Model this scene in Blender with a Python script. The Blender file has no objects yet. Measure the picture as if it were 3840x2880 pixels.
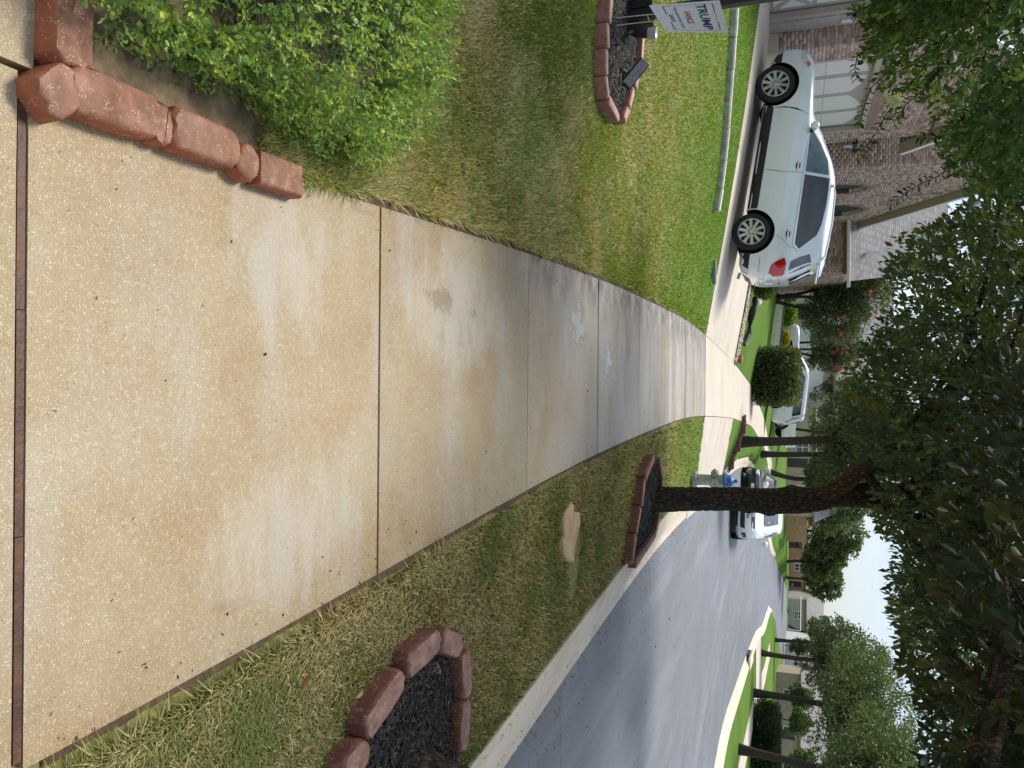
import bpy, bmesh, math, random
import numpy as np
from mathutils import Vector, Matrix

rng = np.random.default_rng(11)
random.seed(11)
S = bpy.context.scene
COL = S.collection
R = math.radians
PI = math.pi

# ------------------------------------------------------------------ camera
# The photograph lies on its side: its right edge is the sky, its top edge the
# left of the street, so the camera is rolled a quarter turn.
FX, CX, CY, CAMH = 2951.0, 1920.0, 1440.0, 1.57
TILT = math.atan(1066 / FX)
ROLL = R(0.5)
_d = Vector((0, math.cos(TILT), -math.sin(TILT)))
_u0 = Vector((0, math.sin(TILT), math.cos(TILT)))
_r0 = Vector((1, 0, 0))
_r = _r0 * math.cos(ROLL) + _u0 * math.sin(ROLL)
_u = _u0 * math.cos(ROLL) - _r0 * math.sin(ROLL)
cam = bpy.data.cameras.new('camera')
cam.sensor_width = 36.0
cam.lens = 36.0 * FX / 3840.0
cam.clip_start = 0.05
cam.clip_end = 3000
cam_o = bpy.data.objects.new('camera', cam)
COL.objects.link(cam_o)
m = Matrix((_u, -_r, -_d)).transposed().to_4x4()
m.translation = Vector((0, 0, CAMH))
cam_o.matrix_world = m
S.camera = cam_o

# ------------------------------------------------------------------ sky, sun
SUN_EL, SUN_AZ = R(58), R(-35)          # azimuth from +Y towards +X
W = bpy.data.worlds.new('World')
S.world = W
W.use_nodes = True
nt = W.node_tree
nt.nodes.clear()
wo = nt.nodes.new('ShaderNodeOutputWorld')
bg = nt.nodes.new('ShaderNodeBackground')
sky = nt.nodes.new('ShaderNodeTexSky')
sky.sky_type = 'NISHITA'
sky.sun_disc = False
sky.sun_elevation = SUN_EL
sky.sun_rotation = SUN_AZ
sky.air_density = 1.0
sky.dust_density = 2.0
tc = nt.nodes.new('ShaderNodeTexCoord')
mp = nt.nodes.new('ShaderNodeMapping')
mp.inputs['Scale'].default_value = (1.0, 1.0, 2.6)
nz = nt.nodes.new('ShaderNodeTexNoise')
nz.inputs['Scale'].default_value = 2.6
nz.inputs['Detail'].default_value = 7
nz.inputs['Roughness'].default_value = 0.55
rp = nt.nodes.new('ShaderNodeValToRGB')
rp.color_ramp.elements[0].position = 0.36
rp.color_ramp.elements[0].color = (0.25, 0.25, 0.25, 1)
rp.color_ramp.elements[1].position = 0.60
rp.color_ramp.elements[1].color = (0.9, 0.9, 0.9, 1)
mx = nt.nodes.new('ShaderNodeMix')
mx.data_type = 'RGBA'
mx.inputs['B'].default_value = (3.5, 4.05, 4.75, 1)
nt.links.new(tc.outputs['Generated'], mp.inputs['Vector'])
nt.links.new(mp.outputs['Vector'], nz.inputs['Vector'])
nt.links.new(nz.outputs['Fac'], rp.inputs['Fac'])
nt.links.new(rp.outputs['Color'], mx.inputs['Factor'])
nt.links.new(sky.outputs['Color'], mx.inputs['A'])
nt.links.new(mx.outputs['Result'], bg.inputs['Color'])
nt.links.new(bg.outputs['Background'], wo.inputs['Surface'])
bg.inputs['Strength'].default_value = 0.10

sl = bpy.data.lights.new('sun', 'SUN')
sl.energy = 2.3
sl.angle = R(16)
sl.color = (1.0, 0.96, 0.90)
so = bpy.data.objects.new('sun', sl)
COL.objects.link(so)
sv = Vector((math.sin(SUN_AZ) * math.cos(SUN_EL), math.cos(SUN_AZ) * math.cos(SUN_EL), math.sin(SUN_EL)))
so.rotation_euler = sv.to_track_quat('Z', 'Y').to_euler()
so.location = sv * 40

S.view_settings.view_transform = 'Standard'
S.view_settings.look = 'None'
S.view_settings.gamma = 1.0
S.view_settings.exposure = 0.98
S.render.engine = 'CYCLES'
S.cycles.use_denoising = True
S.cycles.max_bounces = 6
S.cycles.diffuse_bounces = 3
S.cycles.glossy_bounces = 3
S.cycles.transmission_bounces = 3
S.cycles.transparent_max_bounces = 4

# ------------------------------------------------------------------ helpers
def ray(x, y):
    return _d + _u * ((x - CX) / FX) + _r * ((y - CY) / FX)

def at_depth(x, y, t):
    return Vector((0, 0, CAMH)) + ray(x, y) * t

def on_z(x, y, z):
    q = ray(x, y)
    return Vector((0, 0, CAMH)) + q * ((z - CAMH) / q.z)

NU = np.array(_u); NR = np.array(_r); ND = np.array(_d)
def project(P):
    P = np.asarray(P, float) - np.array([0, 0, CAMH])
    t = P @ ND
    t = np.where(np.abs(t) < 1e-6, 1e-6, t)
    return CX + FX * (P @ NU) / t, CY + FX * (P @ NR) / t, t

def sstep(a):
    a = np.clip(a, 0, 1)
    return a * a * (3 - 2 * a)

def smooth_curve(pts, n=4001, k=61):
    Y = np.linspace(-12, 200, n)
    p = np.array(pts, float)
    X = np.interp(Y, p[:, 0], p[:, 1])
    Xp = np.pad(X, k, mode='edge')
    ker = np.hanning(2 * k + 1); ker /= ker.sum()
    return Y, np.convolve(Xp, ker, 'valid')

_sy, _sx = smooth_curve([(-12, .24), (1.3, .145), (2.9, .01), (3.5, -.02), (6.5, -.17), (12, -.27), (15, -.18), (21.8, .12), (31, .76), (44, 2.5), (60, 6.5), (80, 13), (200, 60)])
_ky, _kx = smooth_curve([(-12, 2.7), (2, 2.62), (4.9, 2.48), (6.5, 2.36), (10.2, 2.2), (13, 2.22), (15.6, 2.42), (22, 2.9), (28, 3.1), (31, 3.2), (37, 3.6), (44, 4.9), (60, 9.4), (80, 16), (97, 20), (130, 32), (200, 70)])
def side_c(Y): return np.interp(Y, _sy, _sx)
SWID = 1.47
def side_l(Y): return side_c(Y) - SWID / 2
def side_r(Y): return side_c(Y) + SWID / 2
def road_l(Y): return np.interp(Y, _ky, _kx)          # asphalt edge, near side
RR = np.array([(11.2, -12), (10.8, 0), (10.4, 5), (10.1, 9), (10.0, 13), (10.1, 17), (10.4, 21), (11.1, 27.6), (11.7, 31), (12.9, 39), (14.8, 50), (17.4, 60), (18.6, 68), (20.5, 78), (26, 94), (38, 116), (62, 140)], float)
_qy, _qx = smooth_curve([(y_, x_) for x_, y_ in RR] + [(200, 90)], k=110)
def road_r(Y): return np.interp(Y, _qy, _qx)
CURB = 0.52

def base_right(Y):
    far = sstep((np.asarray(Y, float) - 95) / 35.0)
    return -0.42 * sstep((np.asarray(Y, float) - 11) / 18.0) + 1.05 * far

def T(X, Y):
    """lawn level"""
    X = np.asarray(X, float); Y = np.asarray(Y, float)
    dl = np.maximum(side_l(Y) - X, 0)
    g = 0.27 + 0.73 * sstep((Y - 5.0) / 8.5)
    g = g * (1 - .35 * sstep((Y - 26) / 25))
    left = g * (0.180 * dl - 0.0048 * np.minimum(dl, 14) ** 2)
    left = np.where(dl > 14, g * (0.180 * 14 - 0.0048 * 196) + 0.02 * (dl - 14), left)
    far = sstep((Y - 60) / 60.0)
    left = left * (1 - far) + far * 0.6
    e = np.maximum(X - side_r(Y), 0)
    w = sstep(e / 1.7)
    right = -0.035 * np.minimum(e, 1.5) * (1 - far) + w * base_right(Y)
    rr = np.maximum(X - road_r(Y), 0)
    right = right + np.minimum(rr, 30) * 0.004
    return np.where(dl > 0, left, np.where(e > 0, right, 0.0 * X + far * base_right(Y)))

def road_z(X, Y):
    return base_right(Y) - 0.19 + 0.0 * np.asarray(X, float)

def on_T(x, y, off=0.0):
    q = ray(x, y)
    t = np.geomspace(0.8, 500, 6000)
    P = np.array([0, 0, CAMH])[None] + np.array(q)[None] * t[:, None]
    h = P[:, 2] - T(P[:, 0], P[:, 1]) - off
    i = np.argmax(h < 0)
    if h[i] >= 0: i = 4000
    return Vector(P[i])

def link(o, parent=None):
    COL.objects.link(o)
    if parent is not None: o.parent = parent
    return o

def tag(o, label=None, cat=None, group=None, kind=None):
    if label: o['label'] = label
    if cat: o['category'] = cat
    if group: o['group'] = group
    if kind: o['kind'] = kind
    return o

def empty(name, loc, rz=0.0, label=None, cat=None, group=None):
    o = bpy.data.objects.new(name, None)
    o.empty_display_size = .2
    o.location = loc
    o.rotation_euler = (0, 0, rz)
    link(o)
    return tag(o, label, cat, group)

def mesh_obj(name, me, mat=None, parent=None):
    o = bpy.data.objects.new(name, me)
    if mat is not None and not me.materials: me.materials.append(mat)
    return link(o, parent)

def np_mesh(name, V, F, mat, parent=None, col=None, smooth=False):
    V = np.asarray(V, np.float32).reshape(-1, 3)
    F = np.asarray(F, np.int32)
    k = F.shape[1]
    me = bpy.data.meshes.new(name)
    me.vertices.add(len(V)); me.vertices.foreach_set('co', V.ravel())
    me.loops.add(F.size); me.loops.foreach_set('vertex_index', F.ravel())
    me.polygons.add(len(F))
    me.polygons.foreach_set('loop_start', np.arange(0, F.size, k, dtype=np.int32))
    me.polygons.foreach_set('loop_total', np.full(len(F), k, np.int32))
    if smooth: me.polygons.foreach_set('use_smooth', np.ones(len(F), bool))
    me.update(calc_edges=True)
    if col is not None:
        a = me.color_attributes.new('col', 'FLOAT_COLOR', 'POINT')
        c = np.ones((len(V), 4), np.float32); c[:, :3] = col
        a.data.foreach_set('color', c.ravel())
    me.validate()
    return mesh_obj(name, me, mat, parent)

class MB:
    def __init__(s): s.v = []; s.f = []
    def add(s, vs, fs, M=None):
        b = len(s.v)
        s.v += [tuple(M @ Vector(p)) if M is not None else tuple(p) for p in vs]
        s.f += [tuple(i + b for i in f) for f in fs]
        return s
    def box(s, c, d, M=None):
        x, y, z = c; a, b, e = d[0] / 2, d[1] / 2, d[2] / 2
        vs = [(x + i * a, y + j * b, z + k * e) for k in (-1, 1) for j in (-1, 1) for i in (-1, 1)]
        return s.add(vs, [(0, 2, 3, 1), (4, 5, 7, 6), (0, 1, 5, 4), (2, 6, 7, 3), (0, 4, 6, 2), (1, 3, 7, 5)], M)
    def cbox(s, c, d, b, M=None):
        """box with chamfered edges"""
        x, y, z = c; hx, hy, hz = d[0] / 2, d[1] / 2, d[2] / 2
        vs = []; idx = {}
        for i in (-1, 1):
            for j in (-1, 1):
                for k in (-1, 1):
                    for ax in range(3):
                        p = [i * hx, j * hy, k * hz]
                        for q in range(3):
                            if q != ax: p[q] -= (i, j, k)[q] * b
                        idx[(i, j, k, ax)] = len(vs); vs.append((x + p[0], y + p[1], z + p[2]))
        fs = []
        for ax in range(3):
            o = [q for q in range(3) if q != ax]
            for sg in (-1, 1):
                quad = []
                for (a1, a2) in ((-1, -1), (1, -1), (1, 1), (-1, 1)):
                    t = [0, 0, 0]; t[ax] = sg; t[o[0]] = a1; t[o[1]] = a2
                    quad.append(idx[(t[0], t[1], t[2], ax)])
                fs.append(tuple(quad))
            for s1 in (-1, 1):
                for s2 in (-1, 1):
                    q = []
                    for e, a in ((-1, o[0]), (1, o[0]), (1, o[1]), (-1, o[1])):
                        t = [0, 0, 0]; t[ax] = e; t[o[0]] = s1; t[o[1]] = s2
                        q.append(idx[(t[0], t[1], t[2], a)])
                    fs.append(tuple(q))
        for i in (-1, 1):
            for j in (-1, 1):
                for k in (-1, 1):
                    fs.append(tuple(idx[(i, j, k, a)] for a in range(3)))
        return s.add(vs, fs, M)
    def tube(s, pts, rad, n=10, cap=True, M=None):
        pts = [Vector(p) for p in pts]
        if not hasattr(rad, '__len__'): rad = [rad] * len(pts)
        vs = []; fs = []
        t0 = (pts[1] - pts[0]).normalized()
        ref = Vector((0, 0, 1)) if abs(t0.z) < .9 else Vector((1, 0, 0))
        a = t0.cross(ref).normalized()
        for i, p in enumerate(pts):
            t = (pts[min(i + 1, len(pts) - 1)] - pts[max(i - 1, 0)]).normalized()
            a = (a - t * a.dot(t)).normalized(); b = t.cross(a)
            for k in range(n):
                an = 2 * PI * k / n
                vs.append(p + (a * math.cos(an) + b * math.sin(an)) * rad[i])
        for i in range(len(pts) - 1):
            for k in range(n):
                k2 = (k + 1) % n
                fs.append((i * n + k, i * n + k2, (i + 1) * n + k2, (i + 1) * n + k))
        if cap:
            fs.append(tuple(range(n - 1, -1, -1)))
            fs.append(tuple((len(pts) - 1) * n + k for k in range(n)))
        return s.add(vs, fs, M)
    def lathe(s, prof, n=24, M=None, cap=True):
        vs = []; fs = []
        for (r_, z) in prof:
            for k in range(n):
                an = 2 * PI * k / n
                vs.append((r_ * math.cos(an), r_ * math.sin(an), z))
        for i in range(len(prof) - 1):
            for k in range(n):
                k2 = (k + 1) % n
                fs.append((i * n + k, i * n + k2, (i + 1) * n + k2, (i + 1) * n + k))
        if cap:
            fs.append(tuple(range(n - 1, -1, -1)))
            fs.append(tuple((len(prof) - 1) * n + k for k in range(n)))
        return s.add(vs, fs, M)
    def prism(s, poly, z0, z1, M=None):
        n = len(poly)
        vs = [(p[0], p[1], z0) for p in poly] + [(p[0], p[1], z1) for p in poly]
        fs = [tuple(range(n - 1, -1, -1)), tuple(range(n, 2 * n))]
        fs += [(k, (k + 1) % n, n + (k + 1) % n, n + k) for k in range(n)]
        return s.add(vs, fs, M)
    def mesh(s, name, smooth=False):
        me = bpy.data.meshes.new(name)
        me.from_pydata(s.v, [], s.f)
        bm = bmesh.new(); bm.from_mesh(me)
        bmesh.ops.recalc_face_normals(bm, faces=bm.faces)
        if smooth:
            for f in bm.faces: f.smooth = True
            for e in bm.edges:
                if len(e.link_faces) == 2 and e.calc_face_angle(0) > R(38): e.smooth = False
        bm.to_mesh(me); bm.free()
        return me
    def build(s, name, mat, parent=None, smooth=False):
        me = s.mesh(name, smooth)
        me.materials.append(mat)
        return mesh_obj(name, me, None, parent)

# value noise in numpy
def vnoise(x, y, seed=0):
    x = np.asarray(x, float); y = np.asarray(y, float)
    xi = np.floor(x).astype(np.int64); yi = np.floor(y).astype(np.int64)
    fx = sstep(x - xi); fy = sstep(y - yi)
    def h(a, b):
        n = (a * 374761393 + b * 668265263 + seed * 1442695041) & 0xffffffff
        n = ((n ^ (n >> 13)) * 1274126177) & 0xffffffff
        return ((n ^ (n >> 16)) & 0xffff) / 65535.0
    return (h(xi, yi) * (1 - fx) + h(xi + 1, yi) * fx) * (1 - fy) + (h(xi, yi + 1) * (1 - fx) + h(xi + 1, yi + 1) * fx) * fy

def fbm(x, y, seed=0, o=3):
    a = 0; s = 0; w = 1.0
    for k in range(o):
        a = a + w * vnoise(x * 2 ** k, y * 2 ** k, seed + k); s += w; w *= .5
    return a / s

# ------------------------------------------------------------------ materials
def new_mat(name):
    m = bpy.data.materials.new(name); m.use_nodes = True
    n = m.node_tree; n.nodes.clear()
    out = n.nodes.new('ShaderNodeOutputMaterial')
    b = n.nodes.new('ShaderNodeBsdfPrincipled')
    n.links.new(b.outputs[0], out.inputs[0])
    return m, n, b, out

def N(n, t, **kw):
    x = n.nodes.new('ShaderNode' + t)
    for k, v in kw.items():
        if k in x.inputs: x.inputs[k].default_value = v
        else: setattr(x, k, v)
    return x

def ramp(n, fac, stops):
    r_ = n.nodes.new('ShaderNodeValToRGB')
    el = r_.color_ramp.elements
    while len(el) < len(stops): el.new(0.5)
    for e, (p, c) in zip(el, stops):
        e.position = p; e.color = (c[0], c[1], c[2], 1) if hasattr(c, '__len__') else (c, c, c, 1)
    n.links.new(fac, r_.inputs['Fac'])
    return r_.outputs['Color']

def mixc(n, fac, a, b, mode='MIX'):
    x = n.nodes.new('ShaderNodeMix'); x.data_type = 'RGBA'; x.blend_type = mode
    for k, v in (('Factor', fac), ('A', a), ('B', b)):
        if isinstance(v, bpy.types.NodeSocket): n.links.new(v, x.inputs[k])
        elif k == 'Factor': x.inputs[k].default_value = v
        else: x.inputs[k].default_value = (v[0], v[1], v[2], 1)
    return x.outputs['Result']

def pos(n, scale=(1, 1, 1), kind='pos'):
    if kind == 'pos': s = n.nodes.new('ShaderNodeNewGeometry').outputs['Position']
    else: s = n.nodes.new('ShaderNodeTexCoord').outputs['Object']
    mpn = n.nodes.new('ShaderNodeMapping'); mpn.inputs['Scale'].default_value = scale
    n.links.new(s, mpn.inputs['Vector'])
    return mpn.outputs['Vector']

def noise(n, vec, scale, detail=4, rough=.55, out='Fac'):
    x = N(n, 'TexNoise', Scale=scale, Detail=detail, Roughness=rough)
    n.links.new(vec, x.inputs['Vector'])
    return x.outputs[out]

def bump(n, b, h, strength=.3, dist=.01):
    x = N(n, 'Bump', Strength=strength, Distance=dist)
    n.links.new(h, x.inputs['Height']); n.links.new(x.outputs[0], b.inputs['Normal'])
    return x

def simple(name, c, rough=.6, metal=0.0, var=.12, scale=8.0, bmp=0.0, bscale=40, coat=0.0, kind='obj', spec=.5):
    m_, n, b, _ = new_mat(name)
    v = pos(n, kind=kind)
    lo = [max(0, k * (1 - var)) for k in c]; hi = [k * (1 + var) for k in c]
    n.links.new(ramp(n, noise(n, v, scale, 5), [(.3, lo), (.7, hi)]), b.inputs['Base Color'])
    b.inputs['Roughness'].default_value = rough
    b.inputs['Metallic'].default_value = metal
    b.inputs['Coat Weight'].default_value = coat
    b.inputs['Coat Roughness'].default_value = .05
    b.inputs['Specular IOR Level'].default_value = spec
    if bmp: bump(n, b, noise(n, v, bscale, 4), bmp, .01)
    return m_

def leaf_mat(name, trans=.3, rough=.45, spec=.4):
    m_, n, b, out = new_mat(name)
    a = n.nodes.new('ShaderNodeAttribute'); a.attribute_name = 'col'
    n.links.new(a.outputs['Color'], b.inputs['Base Color'])
    b.inputs['Roughness'].default_value = rough
    b.inputs['Specular IOR Level'].default_value = spec
    t = n.nodes.new('ShaderNodeBsdfTranslucent')
    g = n.nodes.new('ShaderNodeMix'); g.data_type = 'RGBA'; g.blend_type = 'MULTIPLY'
    g.inputs['Factor'].default_value = 1
    n.links.new(a.outputs['Color'], g.inputs['A']); g.inputs['B'].default_value = (1.5, 1.6, .6, 1)
    n.links.new(g.outputs['Result'], t.inputs['Color'])
    mxs = n.nodes.new('ShaderNodeMixShader'); mxs.inputs[0].default_value = trans
    n.links.new(b.outputs[0], mxs.inputs[1]); n.links.new(t.outputs[0], mxs.inputs[2])
    n.links.new(mxs.outputs[0], out.inputs[0])
    return m_

def attr_mat(name, rough=.8, bmp=.3, bscale=60, var=.25, spec=.3):
    m_, n, b, _ = new_mat(name)
    a = n.nodes.new('ShaderNodeAttribute'); a.attribute_name = 'col'
    v = pos(n)
    g = ramp(n, noise(n, v, bscale, 4), [(.25, 1 - var), (.75, 1 + var)])
    n.links.new(mixc(n, 1.0, a.outputs['Color'], g, 'MULTIPLY'), b.inputs['Base Color'])
    b.inputs['Roughness'].default_value = rough
    b.inputs['Specular IOR Level'].default_value = spec
    if bmp: bump(n, b, noise(n, v, bscale, 4), bmp, .006)
    return m_

M_ = {}
M_['leaf'] = leaf_mat('leaf')
M_['leaf_gloss'] = leaf_mat('leaf_gloss', .25, .5, .35)
M_['grass'] = leaf_mat('grass_blade', .2, .7, .15)

def concrete(name, ca, cb, cc, speck=1.0, stain=1.0, groove=True, wetband=False):
    m_, n, b, _ = new_mat(name)
    v = pos(n)
    big = noise(n, v, .9, 5, .6)
    c = ramp(n, big, [(.30, ca), (.5, cb), (.68, cc)])
    # pale exposed aggregate and small dark pits
    vo = N(n, 'TexVoronoi', Scale=95.0); n.links.new(v, vo.inputs['Vector'])
    sp = ramp(n, vo.outputs['Distance'], [(.16, 1.0), (.30, 0.0)])
    sel = ramp(n, noise(n, v, 60, 2), [(.52, 0.0), (.60, 1.0)])
    k = N(n, 'Math', operation='MULTIPLY'); n.links.new(sp, k.inputs[0]); n.links.new(sel, k.inputs[1])
    k2 = N(n, 'Math', operation='MULTIPLY'); n.links.new(k.outputs[0], k2.inputs[0]); k2.inputs[1].default_value = .75 * speck
    c = mixc(n, k2.outputs[0], c, (.72, .66, .52))
    vd = N(n, 'TexVoronoi', Scale=23.0); n.links.new(v, vd.inputs['Vector'])
    dk = ramp(n, vd.outputs['Distance'], [(.05, .75), (.10, 0.0)])
    seld = ramp(n, noise(n, v, 9, 3), [(.55, 0.0), (.62, 1.0)])
    k3 = N(n, 'Math', operation='MULTIPLY'); n.links.new(dk, k3.inputs[0]); n.links.new(seld, k3.inputs[1])
    c = mixc(n, k3.outputs[0], c, (.07, .055, .04))
    # stains
    st = ramp(n, noise(n, pos(n, (1, .6, 1)), 2.3, 6, .62), [(.52, 0.0), (.72, .38 * stain)])
    c = mixc(n, st, c, (.30, .20, .095))
    st2 = ramp(n, noise(n, pos(n, (.55, 1.6, 1)), 1.7, 6, .65), [(.56, 0.0), (.72, .40 * stain)])
    c = mixc(n, st2, c, (.40, .385, .36))
    fine = ramp(n, noise(n, v, 170, 3), [(.3, .86), (.7, 1.1)])
    c = mixc(n, 1.0, c, fine, 'MULTIPLY')
    n.links.new(c, b.inputs['Base Color'])
    wet = ramp(n, noise(n, pos(n, (.5, 1.2, 1)), 1.1, 4), [(.42, .78), (.66, .48)])
    if wetband:
        sy = N(n, 'SeparateXYZ'); n.links.new(n.nodes.new('ShaderNodeNewGeometry').outputs['Position'], sy.inputs[0])
        band = ramp(n, noise(n, pos(n, (.35, .9, 1)), 1.6, 4), [(.42, 0.0), (.62, 1.0)])
        mrw = N(n, 'MapRange'); mrw.inputs['From Min'].default_value = 3.2; mrw.inputs['From Max'].default_value = 5.2; n.links.new(sy.outputs['Y'], mrw.inputs['Value'])
        mw = N(n, 'Math', operation='MULTIPLY'); n.links.new(band, mw.inputs[0]); n.links.new(mrw.outputs[0], mw.inputs[1])
        wet = mixc(n, mw.outputs[0], wet, (.24, .24, .24))
    n.links.new(wet, b.inputs['Roughness'])
    b.inputs['Specular IOR Level'].default_value = .35
    if groove:
        g = noise(n, pos(n, (3, 240, 3)), 1.0, 2)
        f2 = noise(n, v, 120, 4)
        add = N(n, 'Math', operation='ADD'); n.links.new(g, add.inputs[0]); n.links.new(f2, add.inputs[1])
        bump(n, b, add.outputs[0], .35, .004)
    else: bump(n, b, noise(n, v, 60, 5), .3, .005)
    return m_


def walk_mat():
    m_, n, b, _ = new_mat('sidewalk_concrete')
    v = pos(n)
    sy = N(n, 'SeparateXYZ'); n.links.new(n.nodes.new('ShaderNodeNewGeometry').outputs['Position'], sy.inputs[0])
    def mth(op, a, c=None):
        x = N(n, 'Math', operation=op)
        for i, q in enumerate((a, c)):
            if q is None: continue
            if isinstance(q, bpy.types.NodeSocket): n.links.new(q, x.inputs[i])
            else: x.inputs[i].default_value = q
        return x.outputs[0]
    def span(lo, hi):
        x = N(n, 'MapRange'); x.inputs['From Min'].default_value = lo; x.inputs['From Max'].default_value = hi
        n.links.new(sy.outputs['Y'], x.inputs['Value']); return x.outputs[0]
    c = ramp(n, noise(n, v, 1.1, 6, .62), [(.30, (.27, .185, .092)), (.48, (.345, .262, .152)), (.66, (.385, .33, .235))])
    # rust tan and grey blotches
    c = mixc(n, ramp(n, noise(n, pos(n, (1, .55, 1)), 2.1, 7, .65), [(.50, 0.0), (.70, .55)]), c, (.30, .185, .075))
    c = mixc(n, ramp(n, noise(n, pos(n, (.5, 1.5, 1)), 1.5, 6, .65), [(.52, 0.0), (.70, .6)]), c, (.37, .35, .315))
    gr = mth('MULTIPLY', span(3.6, 7.5), ramp(n, noise(n, pos(n, (.4, 1.8, 1)), 1.3, 5, .6), [(.34, .15), (.62, .95)]))
    c = mixc(n, gr, c, (.40, .375, .35))
    # black mildew creeping in from the lawn side
    ed = N(n, 'MapRange'); ed.inputs['From Min'].default_value = -.42; ed.inputs['From Max'].default_value = -.86; n.links.new(sy.outputs['X'], ed.inputs['Value'])
    md = mth('MULTIPLY', ed.outputs[0], mth('MULTIPLY', span(4.0, 4.8), ramp(n, noise(n, pos(n, (1.5, 2.2, 1)), 2.2, 6, .7), [(.40, 0.0), (.62, 1.0)])))
    c = mixc(n, md, c, (.075, .07, .075))
    c = mixc(n, mth('MULTIPLY', span(5.0, 7.5), ramp(n, noise(n, pos(n, (.5, 3.2, 1)), 1.1, 7, .7), [(.54, 0.0), (.68, .75)])), c, (.20, .145, .085))
    c = mixc(n, mth('MULTIPLY', span(9.5, 12.5), ramp(n, noise(n, pos(n, (.7, 5, 1)), 1.3, 7, .75), [(.44, 0.0), (.62, .8)])), c, (.13, .115, .10))
    # sand and grit: many sizes, none of them large
    vo = N(n, 'TexVoronoi', Scale=210.0); n.links.new(v, vo.inputs['Vector'])
    sp = mth('MULTIPLY', ramp(n, vo.outputs['Distance'], [(.18, 1.0), (.42, 0.0)]), ramp(n, noise(n, v, 55, 4, .7), [(.42, 0.0), (.60, .78)]))
    c = mixc(n, sp, c, (.74, .66, .50))
    vd = N(n, 'TexVoronoi', Scale=150.0); n.links.new(v, vd.inputs['Vector'])
    dk = mth('MULTIPLY', ramp(n, vd.outputs['Distance'], [(.16, .8), (.34, 0.0)]), ramp(n, noise(n, v, 34, 4, .7), [(.47, 0.0), (.62, .95)]))
    c = mixc(n, dk, c, (.10, .07, .045))
    ve = N(n, 'TexVoronoi', Scale=21.0); n.links.new(v, ve.inputs['Vector'])
    c = mixc(n, mth('MULTIPLY', ramp(n, ve.outputs['Distance'], [(.045, .8), (.085, 0.0)]), ramp(n, noise(n, v, 8, 3), [(.52, 0.0), (.6, 1.0)])), c, (.05, .04, .03))
    c = mixc(n, 1.0, c, ramp(n, noise(n, v, 330, 3, .8), [(.25, .62), (.75, 1.36)]), 'MULTIPLY')
    c = mixc(n, 1.0, c, ramp(n, n.nodes.new('ShaderNodeObjectInfo').outputs['Random'], [(0.0, (.93, .92, .90)), (.5, (1.0, 1.0, 1.0)), (1.0, (1.08, 1.07, 1.08))]), 'MULTIPLY')
    # scuffs
    c = mixc(n, ramp(n, noise(n, pos(n, (9, 1.2, 1)), 1.4, 4), [(.66, 0.0), (.74, .35)]), c, (.17, .115, .07))
    # standing water: broken rounded patches
    pw = None
    for (cx_, cy_, rx_, ry_) in PUDS:
        dx = mth('DIVIDE', mth('SUBTRACT', sy.outputs['X'], cx_), rx_); dy = mth('DIVIDE', mth('SUBTRACT', sy.outputs['Y'], cy_), ry_)
        r2 = mth('ADD', mth('MULTIPLY', dx, dx), mth('MULTIPLY', dy, dy))
        q = mth('SUBTRACT', 1.0, r2)
        pw = q if pw is None else mth('MAXIMUM', pw, q)
    halo = None
    for (cx_, cy_, rx_, ry_) in PUDS + PALE:
        dx = mth('DIVIDE', mth('SUBTRACT', sy.outputs['X'], cx_), rx_ * 2.2); dy = mth('DIVIDE', mth('SUBTRACT', sy.outputs['Y'], cy_), ry_ * 2.0)
        q = mth('SUBTRACT', 1.0, mth('ADD', mth('MULTIPLY', dx, dx), mth('MULTIPLY', dy, dy)))
        halo = q if halo is None else mth('MAXIMUM', halo, q)
    hm_ = ramp(n, mth('ADD', halo, mth('MULTIPLY', mth('SUBTRACT', noise(n, pos(n, (1.2, 3.0, 1)), 3.0, 7, .7), .5), 3.0)), [(.1, 0.0), (1.6, .50)])
    c = mixc(n, hm_, c, (.46, .43, .38))
    nzw = mth('MULTIPLY', mth('SUBTRACT', noise(n, pos(n, (1, .6, 1)), 13.0, 8, .68), .50), 4.0)
    wet = mth('ADD', pw, nzw)
    wm = ramp(n, wet, [(.0, 0.0), (.8, 1.0)]); damp = ramp(n, wet, [(-.0, 0.0), (.9, .9)])
    c = mixc(n, mth('MULTIPLY', wm, .55), c, (.25, .185, .10))
    n.links.new(c, b.inputs['Base Color'])
    ro = ramp(n, noise(n, pos(n, (.5, 1.2, 1)), 1.1, 4), [(.42, .85), (.66, .6)])
    film = mth('MULTIPLY', span(4.2, 6.2), ramp(n, noise(n, pos(n, (.35, .9, 1)), 1.6, 4), [(.40, 0.0), (.62, 1.0)]))
    ro = mixc(n, film, ro, (.30, .30, .30))
    ro = mixc(n, wm, ro, (.06, .06, .06))
    n.links.new(ro, b.inputs['Roughness'])
    b.inputs['Specular IOR Level'].default_value = .4
    hgt = mth('ADD', noise(n, pos(n, (3, 260, 3)), 1.0, 2), mth('MULTIPLY', noise(n, v, 150, 5, .7), 1.3))
    hgt = mth('MULTIPLY', hgt, mth('SUBTRACT', 1.0, wm))
    bump(n, b, hgt, .5, .004)
    return m_
def _pc(px, py): q = on_z(px, py, 0); return q.x, q.y
PUDS = []
for (x0, x1, y0, y1) in ((1585, 1715, 1035, 1205), (1760, 1800, 1150, 1205), (2130, 2205, 1090, 1345), (2262, 2295, 1265, 1440)):
    c0 = on_z((x0 + x1) / 2, (y0 + y1) / 2, 0); e0 = on_z(x0, y0, 0); e1 = on_z(x1, y1, 0)
    PUDS.append((c0.x, c0.y, abs(e1.x - e0.x) / 2, abs(e1.y - e0.y) / 2))
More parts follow.
